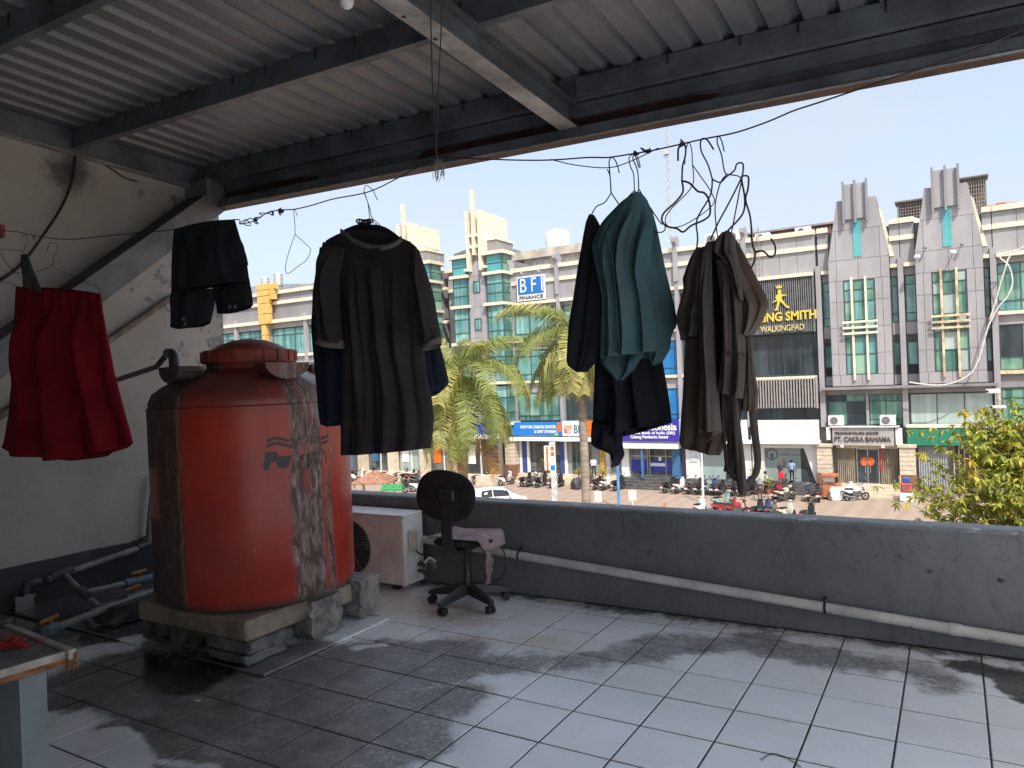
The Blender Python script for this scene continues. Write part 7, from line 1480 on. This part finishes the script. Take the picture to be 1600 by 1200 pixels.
drape('sleeve', c_navy, [(500, 386, 540, 400), (491, 450, 540, 460), (489, 505, 541, 515), (494, 575, 541, 590), (500, 640, 538, 650), (504, 661, 533, 664, 3, 3)], g, Y=YL0+.06, th=.03, nu=28, nv=40, folds=((.6, .7, .02, .12, .1), (.25, .3, -.015, .1, .1)), seed=14); drape('sleeve', c_navy, [(656, 530, 686, 535), (662, 565, 691, 560), (668, 590, 697, 588), (671, 606, 698, 600), (674, 619, 684, 612)], g, Y=YL0+.05, th=.025, nu=22, nv=24, folds=((.4, .5, .02, .15, .1),), seed=15)
drape('body', c_navy, [(540, 366, 640, 377), (520, 400, 655, 410), (535, 520, 662, 540), (540, 690, 665, 685)], g, Y=YL0+.065, th=.015, seed=16)
rg = random.Random(12)
for i in range(5): c_ = atY(562+i*4, 349-abs(i-2)*.6, YL0+.02); sub(MB().tube([c_+Vector((.009*math.cos(a), .01*math.sin(2*a), .012*math.sin(a))) for a in [k*math.pi/6 for k in range(13)]], .0032, 5).build('hair_tie', c_black), g)
g = garment('black_shirt', 926, 330, 'plain black long shirt hanging at the left of the teal one', 'shirt')
drape('panel', c_black, [(922, 335, 927, 336), (916, 347, 938, 355), (909, 385, 944, 390), (902, 425, 946, 430), (890, 508, 946, 512), (887, 566, 934, 560), (893, 574, 924, 572), (908, 581, 914, 581)], g, Y=YL0+.01, th=.03, nu=40, folds=((.5, .4, -.015, .15, .1), (.3, .25, .012, .1, .2)), seed=17)
g = garment('teal_shirt', 985, 300, 'dark teal shirt slung over its hanger with a pointed lower hem', 'shirt')
drape('back_panel', c_teal, [(985, 306, 1006, 306), (975, 330, 1018, 328), (966, 360, 1027, 362), (966, 420, 1040, 425), (968, 485, 1054, 482), (972, 509, 1057, 507), (990, 525, 1048, 524), (1005, 548, 1046, 544), (1018, 566, 1036, 560), (1025, 571, 1029, 569)], g, Y=YL0+.035, th=.03, nu=50, folds=((.7, .75, .02, .06, .2), (.5, .5, -.02, .08, .2)), seed=18)
drape('front_panel', c_teal, [(993, 301, 1000, 301), (972, 315, 1011, 313), (955, 332, 1016, 330), (940, 349, 1020, 348), (925, 383, 1018, 380), (932, 420, 1013, 425), (941, 462, 1020, 468), (940, 510, 1026, 515), (939, 560, 1027, 549, 0, 8)], g, Y=YL0-.02, th=.04, nu=80, nv=60, folds=((.25, .28, .022, .025, .2), (.45, .40, -.022, .05, .15), (.6, .5, .025, .04, .1), (.8, .72, -.02, .05, .1), (.9, .85, .02, .03, .2), (.12, .1, -.015, .04, .3)), seed=19)
drape('tail', c_teal, [(939, 548, 1008, 545), (940, 566, 1001, 560), (952, 581, 990, 577), (966, 594, 971, 594)], g, Y=YL0, th=.02, nu=36, nv=20, folds=((.5, .5, -.03, .2, 0),), seed=20)
sub(MB().tube(smooth_path([atY(x, y, YL0-.072) for x, y in ((947, 360), (956, 400), (961, 450), (965, 505), (968, 556))], 5), .0016, 5).build('seam', c_teal), g); sub(MB().tube(smooth_path([atY(x, y, YL0-.07) for x, y in ((1006, 400), (1010, 430), (1020, 475), (1026, 510), (1027, 548))], 5), .0016, 5).build('seam', c_teal), g)
g = garment('black_trousers', 980, 560, 'black trousers hanging below the teal shirt with one leg dropping lower', 'trousers')
drape('panel', c_black, [(930, 545, 1032, 552), (929, 600, 1040, 595), (927, 650, 1046, 632), (925, 690, 1049, 660, -4, 4)], g, Y=YL0+.045, th=.03, nu=70, folds=((.35, .4, .03, .05, 0), (.5, .52, -.025, .05, 0), (.62, .66, .022, .04, 0), (.2, .15, -.02, .05, 0), (.8, .82, -.012, .05, 0)), seed=21)
drape('leg_end', c_black, [(925, 660, 972, 668), (925, 694, 972, 696), (940, 702, 974, 708), (954, 709, 973, 714), (960, 728, 964, 728)], g, Y=YL0+.02, th=.02, nu=26, nv=26, folds=((.5, .6, .025, .12, 0),), seed=22)
g = garment('brown_shirt', 1120, 370, 'dark brown printed shirt with hanging sleeves and straps at the right', 'shirt')
drape('back_panel', c_brown2, [(1092, 388, 1148, 372), (1076, 420, 1165, 410), (1072, 480, 1174, 480), (1071, 540, 1175, 540), (1067, 620, 1160, 625), (1062, 695, 1130, 700, 2, 0), (1075, 701, 1124, 711)], g, Y=YL0+.06, th=.025, nu=60, folds=((.3, .3, -.02, .08, .1), (.7, .8, .02, .06, .1)), seed=23)
drape('right_sleeve', c_brown2, [(1134, 361, 1139, 361), (1130, 378, 1152, 378), (1135, 410, 1170, 412), (1148, 450, 1190, 450), (1160, 480, 1201, 475), (1166, 505, 1187, 508), (1168, 525, 1174, 524)], g, Y=YL0+.01, th=.03, nu=36, folds=((.4, .4, .02, .1, .1),), seed=24)
drape('right_side', c_brown2, [(1160, 515, 1174, 522), (1161, 580, 1178, 580), (1161, 620, 1184, 610), (1160, 641, 1183, 643)], g, Y=YL0+.03, th=.015, nu=20, nv=24, seed=25)
drape('left_sleeve', c_brown, [(1089, 387, 1094, 387), (1078, 405, 1108, 400), (1067, 436, 1108, 430), (1069, 452, 1108, 450), (1058, 497, 1104, 480), (1063, 518, 1100, 505), (1066, 532, 1094, 524)], g, Y=YL0-.005, th=.028, nu=32, folds=((.4, .4, -.02, .1, .1), (.7, .7, .02, .08, .1)), seed=26)
drape('front_panel', c_brown, [(1104, 380, 1116, 376), (1096, 400, 1112, 395), (1094, 440, 1112, 440), (1093, 520, 1116, 525), (1096, 588, 1118, 588), (1092, 640, 1124, 640), (1092, 676, 1126, 672)], g, Y=YL0-.035, th=.02, nu=30, folds=((.5, .6, .02, .12, .1), (.2, .2, -.012, .1, .3)), seed=27)
drape('gap_shade', c_black, [(1110, 392, 1122, 392), (1110, 440, 1126, 440), (1112, 520, 1128, 530), (1114, 600, 1128, 600)], g, Y=YL0+.015, th=.006, nu=12, seed=28)  # black strip painted in as the shade between the brown panels
drape('hood', c_brown, [(1128, 364, 1140, 362), (1118, 376, 1148, 372), (1115, 392, 1149, 388, 6, 0), (1126, 402, 1152, 402), (1140, 415, 1157, 430), (1150, 440, 1160, 470)], g, Y=YL0-.04, th=.03, nu=26, nv=26, folds=((.4, .4, -.03, .12, .0),), seed=29)
drape('centre_panel', c_brown, [(1118, 405, 1146, 405), (1124, 440, 1156, 445), (1128, 500, 1161, 505), (1128, 550, 1163, 553), (1124, 590, 1163, 590), (1121, 610, 1160, 623)], g, Y=YL0-.025, th=.025, nu=36, folds=((.3, .3, .02, .07, .05), (.55, .55, -.02, .06, .05), (.78, .8, .018, .06, .05)), seed=30)
drape('fold_strips', c_brown2, [(1098, 590, 1122, 590), (1104, 640, 1124, 640), (1098, 676, 1128, 668), (1104, 690, 1128, 676)], g, Y=YL0-.0, th=.012, nu=18, nv=20, folds=((.5, .6, .025, .15, 0),), seed=31)
drape('strap', c_brown, [(1140, 608, 1150, 612), (1144, 660, 1156, 660), (1150, 720, 1163, 720), (1153, 768, 1167, 773)], g, Y=YL0+.0, th=.006, nu=8, nv=24, seed=32); drape('strap', c_brown, [(1150, 620, 1160, 624), (1150, 660, 1157, 655), (1146, 700, 1152, 700), (1140, 736, 1150, 742)], g, Y=YL0+.02, th=.006, nu=8, nv=20, seed=33); drape('strap_end', c_brown, [(1128, 610, 1142, 612), (1134, 660, 1146, 664), (1137, 700, 1147, 704), (1131, 735, 1149, 742)], g, Y=YL0+.03, th=.008, nu=10, nv=18, seed=34)
lp = [(1176, 640), (1180, 680), (1184, 715), (1182, 738), (1173, 750), (1162, 754), (1148, 748), (1136, 732), (1132, 700), (1128, 660), (1128, 612)]; lw_ = [6, 6, 5.5, 5, 4, 3, 2.5, 2, 2, 2, 2]
rows = [[], []]
for i, (x, y) in enumerate(lp):
    a_ = lp[max(i-1, 0)]; b_ = lp[min(i+1, len(lp)-1)]; dx, dy = b_[0]-a_[0], b_[1]-a_[1]; l = math.hypot(dx, dy); nx, ny = -dy/l*lw_[i], dx/l*lw_[i]
    rows[0].append(atY(x+nx, y+ny, YL0+.02-.01*i/10)); rows[1].append(atY(x-nx, y-ny, YL0+.03-.015*i/10))
lo = MB().grid([smooth_path(r, 5) for r in rows]).build('strap_loop', c_brown, smooth=True); sub(lo, g); lo.modifiers.new('thickness', 'SOLIDIFY').thickness = .003
def print_on(s, x, y, x2, y2, size, Y, par):
    a_, b_ = atY(x, y, Y), atY(x2, y2, Y); me = text_mesh(s, size, .001); xs = [v.co.x for v in me.vertices]; L = (b_-a_).length; me.transform(Matrix.Diagonal((L/(max(xs)-min(xs)), 1, 1, 1)))
    me.transform(Matrix.Rotation(-math.atan2(b_.z-a_.z, b_.x-a_.x), 4, 'Y')); me.materials.clear(); me.materials.append(c_print); o = link('printed_lettering', me); o.location = a_; sub(o, par)
print_on('ENKHEOSI', 1064, 511, 1093, 465, .035, YL0-.055, g); print_on('THE D', 1073, 522, 1093, 496, .03, YL0-.055, g); print_on('ERNET', 1128, 556, 1161, 564, .028, YL0-.072, g)
